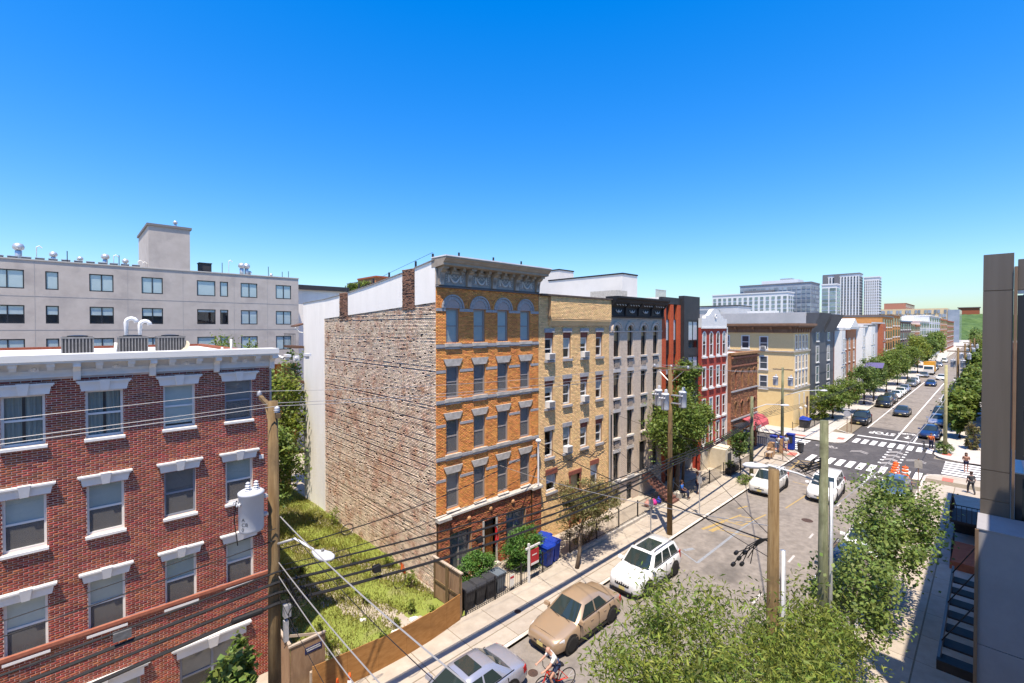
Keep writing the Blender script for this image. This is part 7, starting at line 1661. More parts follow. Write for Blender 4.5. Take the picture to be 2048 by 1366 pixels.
# service drops towards the camera side
for k, (a, b, r_, s_, m_) in enumerate([((4.2,14.0,6.6),(3.2,-0.7,8.6),0.013,0.3,M_strand),((4.2,14.0,6.2),(2.7,-0.7,8.7),0.011,0.3,M_strand),((4.2,14.0,5.6),(2.2,-0.7,8.4),0.007,0.3,M_cable),((4.25,14.0,7.9),(4.2,-0.7,8.6),0.015,0.35,M_strand),((4.3,14.0,7.8),(4.1,-0.7,8.5),0.009,0.6,M_cable)]):
    wire([a,b], r_, ['first','second','third','fourth','fifth'][k]+' service drop slanting from the lot pole over the pavement', s_, m_)
# --- transformer pole
p3 = pole(27.4,14.1,10.85,0.15,'timber pole with three grey transformers before the leafy tree')
arm = MB().box(27.34,27.46,12.85,15.3,10.62,10.74).build('cross_arm', M_pole, p3)
for y in (12.95,14.05,15.2): insulator(arm, (27.4,y,10.74))
MB().tube([(27.4,14.1,9.8),(27.4,13.2,10.62)],0.02,4).tube([(27.4,14.1,9.8),(27.4,15.0,10.62)],0.02,4).build('arm_brace', M_steel, p3)
MB().box(27.3,27.5,13.4,14.9,9.0,9.06).box(27.3,27.5,13.4,14.9,8.5,8.56).build('bracket', M_steel, p3)
transformer((27.1,14.75,8.3),1.05,0.235,'rearmost of three grey transformers on the pole before the tree'); transformer((26.75,14.1,8.15),1.05,0.235,'middle of three grey transformers on the pole before the tree'); transformer((27.75,13.45,8.25),1.05,0.235,'rightmost of three grey transformers on the pole before the tree')
# --- bare poles at the right kerb
pb1 = pole(13.0,3.85,9.65,0.155,'brown bare pole with cable bundle at the right kerb')
MB().tube([(13.2,3.68,0.1),(13.2,3.68,7.55)],0.07,10).build('conduit', M_steel, pb1, True)
pb2 = pole(18.1,3.85,10.2,0.15,'green weathered bare pole with grey conduit at the right kerb',M_polegreen)
MB().tube([(18.24,3.66,0.1),(18.24,3.66,8.15)],0.065,10).build('conduit', M_steel, pb2, True)
cobra_lamp((18.2,3.75,8.0),(17.1,5.65,8.5),'pale street lamp reaching left from the green bare pole',1.0,0.1)
g = thing('cable_bundle','fanned bundle of black cables with connectors leaving the brown pole','cable bundle',(12.9,3.95,7.7))
for k in range(7):
    e = (12.42+0.06*k,4.62-0.05*k,7.12+0.15*((k*2) % 3)); MB().tube([(12.92,3.95,7.86),(12.78,4.1,7.84-0.02*k),(12.62+0.02*k,4.35-0.02*k,7.62-0.05*(k % 3)),e],0.012,5).build('cable', M_cable, g)
    if k < 5: MB().lathe([(0.045,-0.07),(0.05,0),(0.045,0.07)],e,8,'x').build('connector', M_cable, g)
b = MB(); random.seed(8)
for k in range(12): b.tube([(18.0,3.9,8.95-0.03*k),(17.85-0.02*k,4.05+0.02*k,8.9-0.04*k+0.06*math.sin(k*2.1)),(17.72-0.03*k,4.18+0.02*k,8.6+0.14*math.sin(k*1.3)),(17.6-0.04*k,4.32+0.02*k,8.65+0.12*math.cos(k*1.9))],[0.016,0.018,0.014,0.008],5)
tag(b.build('cable_knot', M_cable), 'dark knot of cut cables on the left of the green pole', 'cable bundle')
wire([(12.9,3.95,7.8),(20.1,18.8,6.45)], 0.02, 'black cable from the brown pole to the white service mast', 0.25); wire([(12.9,3.95,8.2),(17.2,18.95,5.6)], 0.012, 'pale strand from the brown pole to the orange house front', 0.25, M_strand)
wire([(18.0,3.95,8.6),(27.95,18.9,7.2)], 0.012, 'thin wire from the green pole to the grey house riser', 0.3); wire([(18.0,3.95,8.4),(43.4,14.6,6.2)], 0.014, 'thin wire from the green pole to the short green pole by the shop', 0.5); wire([(18.0,3.95,8.2),(43.4,14.6,5.9)], 0.014, 'lower thin wire from the green pole to the short green pole', 0.7)
wire([(12.9,3.95,7.4),(28.0,18.9,5.0)], 0.010, 'thin drop wire across the road to the grey house', 0.4); wire([(12.9,3.95,8.0),(27.4,14.0,7.4)], 0.010, 'thin wire from the brown pole to the transformer pole', 0.3)
wire([(18.24,3.7,7.2),(65.7,3.3,5.9)], 0.02, 'long pale cable running from the green pole to the far corner pole', 0.6, M_strand, n=20)
# --- poles at the intersection
p5 = pole(43.4,14.65,7.2,0.15,'short green timber pole by the corner shop with cable coils',M_polegreen)
MB().tube([(43.55,14.5,5.0+0.3),(43.9,14.3,5.25),(43.7,14.4,4.8),(43.4,14.5,4.5)],0.03,5).build('cable_loop', M_cable, p5)
for k in range(3): MB().tube([(43.7+0.1*k+0.25*math.cos(a*0.5236)*0.6,14.45-0.1*k,4.55-0.15*k+0.42*math.sin(a*0.5236)) for a in range(13)],0.025,5).build('cable_coil', M_cable, p5)
cobra_lamp((43.45,14.6,6.1),(45.3,12.6,6.45),'cobra head lamp over the intersection approach',1.0)
p4 = pole(62.8,17.7,8.4,0.16,'green pole with twin transformers before the yellow building',M_polegreen)
MB().box(62.74,62.86,16.6,18.8,8.1,8.22).build('cross_arm', M_pole, p4)
transformer((62.5,18.4,6.2),1.1,0.28,'left of two transformers before the yellow building'); transformer((63.0,16.9,6.2),1.1,0.28,'right of two transformers before the yellow building')
cobra_lamp((62.9,17.5,5.0),(66.3,14.2,5.6),'long armed street lamp in front of the yellow building',1.1)
for k in range(5): wire([(43.4,14.65,5.6-0.15*k),(62.8,17.7,4.6-0.2*k)], 0.018, ORD[k]+' black cable from the top strung across the cross street', 0.3, group='cables across the cross street')
for k in range(4): wire([(43.4,14.65,5.5-0.15*k),(90,14.0,5.0-0.1*k)], 0.016, ORD[k]+' black cable from the top continuing over the far pavement', 0.5, group='cables over the far pavement')
p6 = pole(65.7,3.3,9.4,0.15,'slim yellow green pole at the far right corner',mat('pole_yellowgreen',(0.30,0.27,0.13),(0.38,0.34,0.18),scale=4,rough=0.95))
cobra_lamp((65.7,3.35,7.6),(66.5,5.4,8.1),'cobra head lamp on the far right corner pole',0.9)
for k, X in enumerate((95,120,150,185,225,270)):
    pp = pole(X,3.5,10.3,0.16,'brown utility pole number %s along the far right kerb' % ['one','two','three','four','five','six'][k]); MB().box(X-0.06,X+0.06,2.3,4.7,9.7,9.85).build('cross_arm', M_pole, pp)
    if k < 4: 
        transformer((X-0.3,4.0,7.4),1.1,0.3,'street side transformer on far right pole number %s' % ['one','two','three','four'][k]); transformer((X-0.3,2.95,7.4),1.1,0.3,'wall side transformer on far right pole number %s' % ['one','two','three','four'][k])
prev = (65.7,3.3,8.8)
for X in (95,120,150,185,225,270):
    for q in range(3): wire([(prev[0],prev[1]-0.8+0.8*q,prev[2]+0.5),(X,2.7+0.8*q,9.8)], 0.012, ['kerb side','middle','street side'][q]+' wire reaching the far right pole at distance rank '+ORD[[95,120,150,185,225,270].index(X)], 0.4, group='wires along the far right kerb')
    wire([(prev[0],prev[1],6.0),(X,3.5,6.4)], 0.03, 'thick low cable reaching the far right pole at distance rank '+ORD[[95,120,150,185,225,270].index(X)], 0.4, group='low cables along the far right kerb'); prev = (X,3.5,9.3)
so_ = thing('solar_panel_pole','solar panel on a short dark pole before the white row houses','solar panel',(103,14.5,0.1)); MB().tube([(103,14.5,0.1),(103,14.5,6.3)],0.12,8).build('post', M_char, so_); MB().hexa([(102.3,13.2,6.1),(104.1,13.2,6.9),(104.1,15.8,6.9),(102.3,15.8,6.1),(102.25,13.2,6.2),(104.05,13.2,7.0),(104.05,15.8,7.0),(102.25,15.8,6.2)]).build('panel', mat('solar_cells',(0.12,0.10,0.2),rough=0.2), so_)
# ================================================================ fences, gates and yard things
M_ply = mat('plywood_orange', (0.40,0.20,0.065), (0.30,0.14,0.04), scale=2.2, rough=0.85, bump=0.2, streak=(1.2,1.2,4.0), detail=8)
M_ply2 = mat('plywood_brown', (0.25,0.15,0.085), (0.34,0.22,0.13), scale=2.2, rough=0.85, streak=(3,3,0.7), detail=8)
M_timber = mat('timber_grey', (0.36,0.29,0.22), (0.44,0.36,0.28), scale=4, rough=0.9)
pf = thing('plywood_fence','low bowed orange plywood fence along the pavement edge of the lot','fence',(9,16.3,0.12))
cur = [(6.0,16.42),(7.2,16.28),(8.4,16.17),(9.6,16.15),(10.8,16.22),(11.7,16.34),(12.55,16.48)]
for i in range(0,6,2):
    b = MB()
    for (xa,ya),(xb,yb) in [(cur[i],cur[i+1]),(cur[i+1],cur[i+2])]: b.hexa([(xa+.004,ya,0.12),(xb-.004,yb,0.12),(xb-.004,yb+0.03,0.12),(xa+.004,ya+0.03,0.12),(xa+.004,ya,1.36-0.02*i),(xb-.004,yb,1.36-0.02*i),(xb-.004,yb+0.03,1.36-0.02*i),(xa+.004,ya+0.03,1.36-0.02*i)])
    b.build('plywood_sheet', M_ply, pf)
for x, y in cur[::2]: MB().box(x-0.05,x+0.05,y+0.04,y+0.14,0.12,1.15).build('post', M_timber, pf)
MB().hexa([(6.0,16.46,1.1),(9.2,16.2,1.1),(9.2,16.26,1.1),(6.0,16.52,1.1),(6.0,16.46,1.18),(9.2,16.2,1.18),(9.2,16.26,1.18),(6.0,16.52,1.18)]).build('rail', M_timber, pf)
en = thing('plywood_enclosure','brown plywood corner enclosure with blue plaque beside the red brick house','fence',(5.6,17.2,0.12))
MB().hexa([(5.42,17.02,0.12),(5.46,17.02,0.12),(5.56,19.0,0.12),(5.52,19.0,0.12),(5.42,17.02,2.05),(5.46,17.02,2.05),(5.56,19.0,2.05),(5.52,19.0,2.05)]).build('side_sheet', M_ply2, en)
MB().box(5.47,6.68,17.0,17.03,0.12,2.0).build('front_sheet', M_ply2, en)
MB().box(5.40,5.50,17.03,19.0,2.06,2.12).box(5.4,6.7,16.97,17.07,2.0,2.06).build('cap_rail', M_timber, en)
MB().hexa([(5.5,17.9,1.9),(5.55,17.85,1.9),(6.62,17.06,1.9),(6.6,17.12,1.9),(5.5,17.9,2.0),(5.55,17.85,2.0),(6.62,17.06,2.0),(6.6,17.12,2.0)]).build('brace', M_timber, en)
pq = MB().box(5.95,6.55,16.985,16.999,1.52,1.74).build('plaque', mat('plaque_navy',(0.02,0.025,0.09),rough=0.5), en)
b = MB(); random.seed(2)
for row in range(2):
    x = 6.0
    while x < 6.48:
        w = random.uniform(0.015,0.035); b.box(x,x+w,16.980,16.984,1.66-0.07*row,1.70-0.07*row); x += w+0.012
b.build('lettering', M_white, pq)
gt = thing('wooden_gate','weathered two-leaf wooden gate between the lot and the orange house yard','gate',(12.7,17.6,0.12))
for y0, y1 in [(16.55,17.6),(17.63,18.7)]:
    MB().box(12.66,12.70,y0,y1,0.2,2.05).build('leaf', M_ply2, gt); MB().box(12.61,12.655,y0,y0+0.1,0.15,2.1).box(12.61,12.655,y1-0.1,y1,0.15,2.1).box(12.61,12.655,y0+0.1,y1-0.1,1.0,1.1).build('batten', M_pole, gt)
MB().box(12.6,12.74,16.5,18.8,2.1,2.16).build('cap_rail', M_timber, gt)
# iron fences
def iron_fence(pts, h, label, step=0.13, z=0.12, thick=0.012):
    t = thing('iron_fence', label, 'fence', (pts[0][0],pts[0][1],z), 'black iron yard fences')
    bars = MB(); rails = MB()
    for (xa,ya),(xb,yb) in zip(pts[:-1],pts[1:]):
        L_ = math.hypot(xb-xa,yb-ya); n = max(2,int(L_/step))
        for k in range(n+1):
            x = xa+(xb-xa)*k/n; y = ya+(yb-ya)*k/n; bars.tube([(x,y,z),(x,y,z+h)],thick,4)
        for zz in (z+0.1,z+h-0.08): rails.tube([(xa,ya,zz),(xb,yb,zz)],0.02,4)
        MB().box(xa-0.03,xa+0.03,ya-0.03,ya+0.03,z,z+h+0.08).build('post', M_blackpaint, t)
    o = bars.build('bars', M_blackpaint, t); o['kind'] = 'stuff'; rails.build('rails', M_blackpaint, t); return t
iron_fence([(12.9,16.55),(14.7,16.55),(16.5,16.57),(18.2,16.62),(19.0,16.65)],1.05,'black iron fence before the rubbish bins and bushes')
iron_fence([(20.6,16.7),(23.2,16.7),(25.6,16.7),(27.9,16.75)],1.1,'black iron fence around the tan house yard',0.14,0.3)
iron_fence([(28.0,16.75),(29.9,16.75),(31.7,16.75)],1.1,'black iron fence before the grey house basement',0.14,0.25)
iron_fence([(34.2,17.4),(34.2,16.4),(36.5,16.4),(38.8,16.4),(41.2,16.4)],1.1,'black iron fence beyond the stoop with people')
iron_fence([(42.0,16.5),(42.0,15.9),(44.4,15.9),(47.2,15.95)],1.05,'black iron fence around the red house planter')
fw = thing('yard_kerb','low stone kerb under the tan house yard fence','kerb',(24.2,16.7,0.1)); MB().box(20.5,27.95,16.55,16.85,0.12,0.30).build('stone', M_stone, fw); MB().box(27.97,31.75,16.62,16.86,0.12,0.25).build('stone', M_stone, fw)
# bins
def wheelie(x, y, m, label, group, open_=False, s=1.0, rz=0.0, nm='wheeled_bin'):
    t = thing(nm, label, 'rubbish bin', (x,y,0.12), group, True, rz)
    def put(n_, b_, m_): o = b_.build(n_, m_); o.parent = t; return o
    put('tub', MB().hexa([(-0.22*s,-0.24*s,0.05),(0.22*s,-0.24*s,0.05),(0.22*s,0.24*s,0.05),(-0.22*s,0.24*s,0.05),(-0.29*s,-0.32*s,0.95*s),(0.29*s,-0.32*s,0.95*s),(0.29*s,0.32*s,0.95*s),(-0.29*s,0.32*s,0.95*s)]), m)
    if open_: put('rim', MB().box(-0.31*s,0.31*s,-0.34*s,-0.28*s,0.93*s,0.99*s).box(-0.31*s,0.31*s,0.28*s,0.34*s,0.93*s,0.99*s).box(-0.31*s,-0.25*s,-0.28*s,0.28*s,0.93*s,0.99*s).box(0.25*s,0.31*s,-0.28*s,0.28*s,0.93*s,0.99*s), m)
    else: put('lid', MB().hexa([(-0.31*s,-0.36*s,0.955*s),(0.31*s,-0.36*s,0.955*s),(0.31*s,0.34*s,0.955*s),(-0.31*s,0.34*s,0.955*s),(-0.26*s,-0.30*s,1.04*s),(0.26*s,-0.30*s,1.04*s),(0.26*s,0.30*s,1.07*s),(-0.26*s,0.30*s,1.07*s)]), m)
    put('handle', MB().tube([(-0.25*s,0.40*s,0.95*s),(0.25*s,0.40*s,0.95*s)],0.02,5), m)
    for sx in (-0.22,0.22):
        o = MB().lathe([(0.001,-0.03),(0.1,-0.03),(0.1,0.03),(0.001,0.03)],(0,0,0),10,'x').build('wheel', M_tyre); o.parent = t; o.location = (sx*s,0.27*s,0.1)
    return t
M_bing = mat('bin_charcoal', (0.035,0.036,0.04), (0.05,0.05,0.055), scale=3, rough=0.55)
M_bino = mat('bin_greyblue', (0.10,0.125,0.15), (0.13,0.155,0.18), scale=3, rough=0.55)
M_binb = mat('bin_blue', (0.008,0.03,0.26), (0.012,0.045,0.33), scale=3, rough=0.45)
for k in range(3): wheelie(13.30+0.66*k,16.98,M_bing,['charcoal wheeled bin nearest the wooden gate','second charcoal wheeled bin behind the iron fence','third charcoal wheeled bin beside the open one'][k],'wheeled bins behind the iron fence')
wheelie(15.28,17.0,M_bino,'open grey wheeled bin without lid behind the iron fence','wheeled bins behind the iron fence',True)
for k, (x,y) in enumerate([(18.95,17.05),(19.6,17.15),(19.75,17.9)]): wheelie(x,y,M_binb,['bright blue recycling bin nearest the for-sale sign','bright blue recycling bin against the tan house yard','blue bin half hidden in the vine behind the others'][k],'blue recycling bins',s=1.12,rz=0.2*k)
fsn = thing('for_sale_sign','white post with hanging red for-sale board by the iron fence','sign',(16.92,16.42,0.12))
MB().box(16.87,16.97,16.37,16.47,0.12,2.15).build('post', M_white, fsn); MB().box(16.7,17.75,16.385,16.455,1.88,1.97).build('arm', M_white, fsn)
bd = MB().box(17.05,17.65,16.40,16.43,0.95,1.75).build('board', mat('sign_red',(0.42,0.02,0.03),rough=0.5), fsn); MB().box(17.06,17.64,16.392,16.399,0.96,1.08).box(17.15,17.5,16.392,16.399,1.45,1.5).build('lettering', M_white, bd)
nt_ = MB().box(15.65,15.95,16.50,16.515,0.35,0.95).build('paper_notice', M_litter); tag(nt_, 'white paper notice tied on the iron fence beside the bins', 'notice')
MB().box(15.67,15.93,16.494,16.499,0.75,0.85).build('lettering', MATS['sign_red'], nt_)
def cone(x, y, h, label, z=0.125):
    t = thing('traffic_cone', label, 'traffic cone', (x,y,z), 'traffic cones')
    m_o = mat('cone_orange',(0.72,0.11,0.015),rough=0.5)
    MB().lathe([(0.15,0.03),(0.10,h*0.45)],(x,y,z),12).lathe([(0.065,h*0.72),(0.03,h),(0.001,h)],(x,y,z),12).build('body', m_o, t, True); MB().lathe([(0.10,h*0.45),(0.065,h*0.72)],(x,y,z),12).build('reflective_band', M_white, t, True); MB().box(x-0.2,x+0.2,y-0.2,y+0.2,z,z+0.03).build('base', M_trim, t)
cone(7.05,15.75,0.85,'orange traffic cone with white band by the plywood fence'); cone(6.65,15.85,0.8,'second traffic cone half out of the photo bottom')
# street sign posts
def sign_post(x, y, h, label, signs, z=0.12, m=M_steel, nm='sign_post'):
    t = thing(nm, label, 'sign', (x,y,z)); MB().box(x-0.03,x+0.03,y-0.03,y+0.03,z,h).build('post', m, t)
    for (dx,dy,zz,w,hh,mm) in signs: MB().box(x+dx-(w/2 if dy else 0.01),x+dx+(w/2 if dy else 0.01),y+dy-(0.01 if dy else w/2),y+dy+(0.01 if dy else w/2),zz,zz+hh).build('plate', mm, t)
    return t
sign_post(25.85,14.55,2.65,'steel parking sign post before the tan house',[(0.04,0,2.15,0.3,0.45,M_steel)])
sign_post(31.6,14.05,3.0,'tall steel parking sign post beside the transformer pole',[(0.04,0,2.4,0.3,0.45,M_steel)])
sign_post(46.5,3.8,3.3,'rusty sign post with back-to-back plates on the right pavement',[(0.05,0,2.6,0.45,0.6,M_stone),(-0.05,0,2.6,0.45,0.6,M_stone)],m=M_cornbrown)
sign_post(51.0,14.3,3.0,'thin brown sign post on the near corner pavement',[],m=M_cornbrown)
ss = thing('stop_sign','back of a grey octagonal stop sign at the far corner','stop sign',(69.6,12.4,0.12)); MB().box(69.57,69.63,12.37,12.43,0.12,3.0).build('post', M_cornbrown, ss); MB().lathe([(0.001,-0.01),(0.40,-0.01),(0.40,0.01),(0.001,0.01)],(69.52,12.4,2.6),8,'x').build('plate', M_steel, ss); MB().box(69.5,69.54,12.0,12.8,3.05,3.2).build('street_name_blade', M_white, ss)
sign_post(70.9,12.2,2.4,'thin post beside the stop sign',[],m=M_cornbrown)
# orange barrels
for k, (x,y) in enumerate([(54.1,5.95),(53.2,5.9),(52.2,5.85),(51.2,5.8),(50.2,5.8),(53.0,5.2),(51.8,5.1)]):
    t = thing('traffic_barrel',['barrel nearest the crosswalk in the street side row','second barrel of the street side row','third barrel of the street side row','fourth barrel of the street side row','last barrel of the street side row nearest the camera','barrel of the kerb side pair nearer the crosswalk','barrel of the kerb side pair nearer the blue hatchback'][k],'barrel',(x,y,0.01),'construction barrels')
    m_o = MATS['cone_orange']
    MB().lathe([(0.30,0),(0.30,0.12)],(x,y,0.01),14).lathe([(0.26,0.12),(0.26,0.32)],(x,y,0.01),14).lathe([(0.24,0.5),(0.24,0.68)],(x,y,0.01),14).lathe([(0.22,0.86),(0.22,1.0),(0.1,1.04),(0.001,1.05)],(x,y,0.01),14).build('body', m_o, t, True)
    MB().lathe([(0.252,0.32),(0.244,0.5)],(x,y,0.01),14).lathe([(0.234,0.68),(0.224,0.86)],(x,y,0.01),14).build('reflective_band', M_white, t, True); MB().tube([(x-0.08,y,1.05),(x,y,1.15),(x+0.08,y,1.05)],0.02,5).build('handle', m_o, t)
# corner clutter by the shop
M_card = mat('cardboard', (0.34,0.20,0.10), (0.42,0.26,0.14), scale=3, rough=0.9)
kb = thing('blue_news_box','tall blue metal box at the near shop corner','box',(56.0,14.9,0.12)); MB().box(55.7,56.3,14.6,15.3,0.2,1.75).build('cabinet', M_binb, kb); MB().box(55.66,56.34,14.56,15.34,1.752,1.85).build('top_cover', M_binb, kb); MB().box(55.66,55.69,14.7,15.2,0.9,1.6).build('door_panel', M_bing, kb)
kb = thing('blue_news_box','wide low blue box behind the tall one','box',(56.4,16.3,0.12)); MB().box(56.0,56.6,15.7,17.0,0.15,1.2).build('cabinet', M_binb, kb); MB().box(55.96,56.64,15.66,17.04,1.202,1.3).build('top_cover', M_binb, kb)
tc = thing('street_bin','open dark street litter bin at the kerb corner','rubbish bin',(55.7,13.9,0.12)); MB().lathe([(0.26,0),(0.32,0.85)],(55.7,13.95,0.12),12).build('basket', M_bing, tc); MB().lathe([(0.34,0.85),(0.34,0.93)],(55.7,13.95,0.12),12).build('rim', M_black, tc)
for k, (x,y,h,w,lab) in enumerate([(52.3,15.7,1.3,0.5,'tall brown carton stack left of the pedestrians'),(53.0,16.0,1.0,0.6,'middle brown carton stack by the shop'),(51.4,15.6,0.9,0.6,'low wooden crate by the shop fence'),(53.6,15.2,1.5,0.3,'narrow brown board stand beside the pedestrians')]):
    t = thing('carton_stack', lab, 'carton', (x,y,0.12)); 
    for q in range(3): MB().box(x-w/2+0.03*q,x+w/2-0.02*q,y-w/2,y+w/2-0.03*q,0.12+h*q/3+0.002,0.12+h*(q+1)/3).build('carton', M_card, t)
t = thing('wooden_table','pale wooden cafe table on the corner pavement','table',(50.4,15.4,0.12)); MB().box(49.9,50.9,15.1,15.7,0.8,0.85).build('top', M_timber, t)
for dx in (-0.42,0.42):
    for dy in (-0.24,0.24): MB().box(50.4+dx-0.03,50.4+dx+0.03,15.4+dy-0.03,15.4+dy+0.03,0.12,0.8).build('leg', M_timber, t)
bf = thing('crowd_barrier','grey blue slatted barrier fence along the shop side','fence',(55.6,18.2,0.12))
for k in range(18): MB().box(55.55,55.6,16.2+0.2*k,16.32+0.2*k,0.12,1.15).build('slat', mat('barrier_blue',(0.17,0.2,0.27),rough=0.6), bf)
MB().box(55.61,55.66,16.1,19.8,1.0,1.08).build('rail', M_steel, bf)
db = thing('blue_dumpster','blue lidded dumpster at the yellow building corner','dumpster',(70.0,17.0,0.12)); MB().hexa([(69.2,16.6,0.15),(70.4,16.6,0.15),(70.4,17.5,0.15),(69.2,17.5,0.15),(69.1,16.4,1.2),(70.5,16.4,1.2),(70.5,17.5,1.2),(69.1,17.5,1.2)]).build('tub', M_bing, db); MB().hexa([(69.05,16.35,1.202),(70.55,16.35,1.202),(70.55,17.5,1.202),(69.05,17.5,1.202),(69.2,16.6,1.35),(70.4,16.6,1.35),(70.4,17.4,1.55),(69.2,17.4,1.55)]).build('lid', M_binb, db)
iron_fence([(66.6,17.6),(66.6,16.3),(71.5,16.3),(74.5,16.3)],1.0,'low iron fence at the foot of the yellow building',0.16)
for k, (x,y,c_,lab) in enumerate([(31.2,17.3,(0.65,0.04,0.3),'pink plastic bag beside the stoop'),(31.7,17.2,(0.03,0.06,0.4),'blue plastic bag beside the stoop'),(30.6,17.5,(0.6,0.3,0.25),'pale bag beside the stoop')]):
    tag(MB().lathe([(0.001,0),(0.2,0.02),(0.24,0.18),(0.14,0.34),(0.04,0.42),(0.07,0.5)],(x,y,0.12),9).build('plastic_bag', mat('bag_%d' % k, c_, rough=0.5), None, True), lab, 'bag')
# ================================================================ people and bicycles
M_skin = mat('skin', (0.46,0.25,0.17), (0.5,0.28,0.2), scale=8, rough=0.6)
M_skin2 = mat('skin_dark', (0.20,0.10,0.065), rough=0.6)
def skinned(name, joints, edges, m, parent, root='pelvis', sub=1):
    keys = list(joints); me = bpy.data.meshes.new(name); me.from_pydata([joints[k][0] for k in keys], [(keys.index(a),keys.index(b)) for a, b in edges], [])
    o = bpy.data.objects.new(name, me); COL.objects.link(o); o.parent = parent
    md = o.modifiers.new('skin','SKIN'); md.use_smooth_shade = True
    sv = me.skin_vertices[0].data
    for i, k in enumerate(keys): r = joints[k][1]; sv[i].radius = r if isinstance(r, tuple) else (r, r); sv[i].use_root = (k == root)
    o.modifiers.new('sub','SUBSURF').levels = sub; o.modifiers['sub'].render_levels = sub
    me.materials.append(m); return o
def person(label, loc, rz, shirt, pants, hair, skin=M_skin, pose='stand', group=None, long_hair=False, fingers=False, bald=False, bare_legs=False):
    t = thing('person', label, 'person', loc, group, True, rz)
    J = dict(pelvis=((0,0,0.95),(0.135,0.10)),spine=((0,0,1.15),(0.12,0.09)),chest=((0,-0.01,1.34),(0.155,0.105)),neck=((0,0,1.48),0.055),jaw=((0,-0.015,1.56),0.075),head=((0,-0.01,1.66),0.098),crown=((0,0.0,1.735),0.07),nose=((0,-0.115,1.625),0.014))
    A = {}
    for s, n in ((1,'l'),(-1,'r')):
        if pose == 'ride': A.update({n+'sh':((0.18*s,-0.12,1.36),0.062),n+'el':((0.24*s,-0.36,1.14),0.045),n+'wr':((0.24*s,-0.56,1.02),0.032),n+'ha':((0.235*s,-0.63,1.00),(0.04,0.025))})
        elif pose == 'sit': A.update({n+'sh':((0.18*s,0,1.40),0.062),n+'el':((0.24*s,-0.08,1.12),0.045),n+'wr':((0.16*s,-0.30,1.05),0.032),n+'ha':((0.12*s,-0.37,1.05),(0.04,0.025))})
        elif pose == 'hold': A.update({n+'sh':((0.18*s,0,1.40),0.06),n+'el':((0.24*s,0.02,1.12),0.043),n+'wr':((0.10*s,-0.22,1.22),0.03),n+'ha':((0.06*s,-0.28,1.27),(0.036,0.024))})
        else: A.update({n+'sh':((0.18*s,0,1.40),0.062),n+'el':((0.25*s,0.02,1.13),0.045),n+'wr':((0.26*s,-0.07,0.90),0.032),n+'ha':((0.255*s,-0.09,0.82),(0.04,0.025))})
        if pose == 'sit': A.update({n+'hp':((0.10*s,-0.02,0.93),0.088),n+'kn':((0.13*s,-0.46,0.95),0.062),n+'an':((0.13*s,-0.46,0.53),0.042),n+'to':((0.13*s,-0.62,0.49),0.035)})
        elif pose == 'ride':
            up = 0.0 if s > 0 else 0.26
            A.update({n+'hp':((0.10*s,0.04,0.95),0.088),n+'kn':((0.12*s,-0.28,0.60+up*0.7),0.06),n+'an':((0.11*s,-0.10 if s > 0 else -0.14,0.22+up),0.042),n+'to':((0.11*s,-0.26 if s > 0 else -0.3,0.16+up),0.035)})
        elif pose == 'walk': A.update({n+'hp':((0.09*s,0,0.93),0.088),n+'kn':((0.10*s,-0.12*s-0.06,0.52),0.058),n+'an':((0.10*s,-0.24*s+0.05,0.09),0.04),n+'to':((0.10*s,-0.24*s-0.1,0.035),0.035)})
        else: A.update({n+'hp':((0.09*s,0,0.93),0.088),n+'kn':((0.105*s,-0.01,0.5),0.058),n+'an':((0.105*s,0.02,0.09),0.04),n+'to':((0.11*s,-0.13,0.035),0.035)})
    if pose == 'ride':
        for k, (dy,dz) in dict(spine=(-0.04,0),chest=(-0.14,-0.03),neck=(-0.22,-0.05),jaw=(-0.27,-0.06),head=(-0.29,-0.07),crown=(-0.29,-0.07),nose=(-0.29,-0.08)).items():
            (x,y,z), r = J[k]; J[k] = ((x,y+dy,z+dz),r)
    J.update(A)
    E_ = [('pelvis','spine'),('spine','chest'),('chest','neck'),('neck','jaw'),('jaw','head'),('head','crown'),('jaw','nose')]
    for n in 'lr': E_ += [('chest',n+'sh'),(n+'sh',n+'el'),(n+'el',n+'wr'),(n+'wr',n+'ha'),('pelvis',n+'hp'),(n+'hp',n+'kn'),(n+'kn',n+'an'),(n+'an',n+'to')]
    if fingers:
        for s, n in ((1,'l'),(-1,'r')):
            (hx,hy,hz), _ = J[n+'ha']
            for q in range(4): J[n+'f%d' % q] = ((hx+(q-1.5)*0.021,hy-0.055+0.004*abs(q-1.3),hz-0.005),0.0085); J[n+'g%d' % q] = ((hx+(q-1.5)*0.021,hy-0.065,hz-0.045+0.004*q),0.0075); E_ += [(n+'ha',n+'f%d' % q),(n+'f%d' % q,n+'g%d' % q)]
            J[n+'th'] = ((hx-s*0.05,hy-0.02,hz-0.015),0.0095); J[n+'th2'] = ((hx-s*0.055,hy-0.055,hz-0.035),0.008); E_ += [(n+'ha',n+'th'),(n+'th',n+'th2')]
    dz = -0.42 if pose == 'sit' else 0.0
    if dz: J = {k: ((p[0],p[1],p[2]+dz),r) for k,(p,r) in J.items()}
    skinned('body', J, E_, skin, t)
    def grow(keys, g): return {k: (J[k][0], tuple(v+g for v in J[k][1]) if isinstance(J[k][1],tuple) else J[k][1]+g) for k in keys}
    sk = grow(['pelvis','spine','chest','lsh','rsh'],0.022)
    for n in 'lr':
        a, b2 = Vector(J[n+'sh'][0]), Vector(J[n+'el'][0]); sk[n+'el'] = (tuple(a.lerp(b2,0.75)),0.068)
    sk['neck'] = (tuple(Vector(J['chest'][0]).lerp(Vector(J['neck'][0]),0.6)),0.078)
    skinned('shirt', sk, [('pelvis','spine'),('spine','chest'),('chest','neck'),('chest','lsh'),('chest','rsh'),('lsh','lel'),('rsh','rel')], shirt, t)
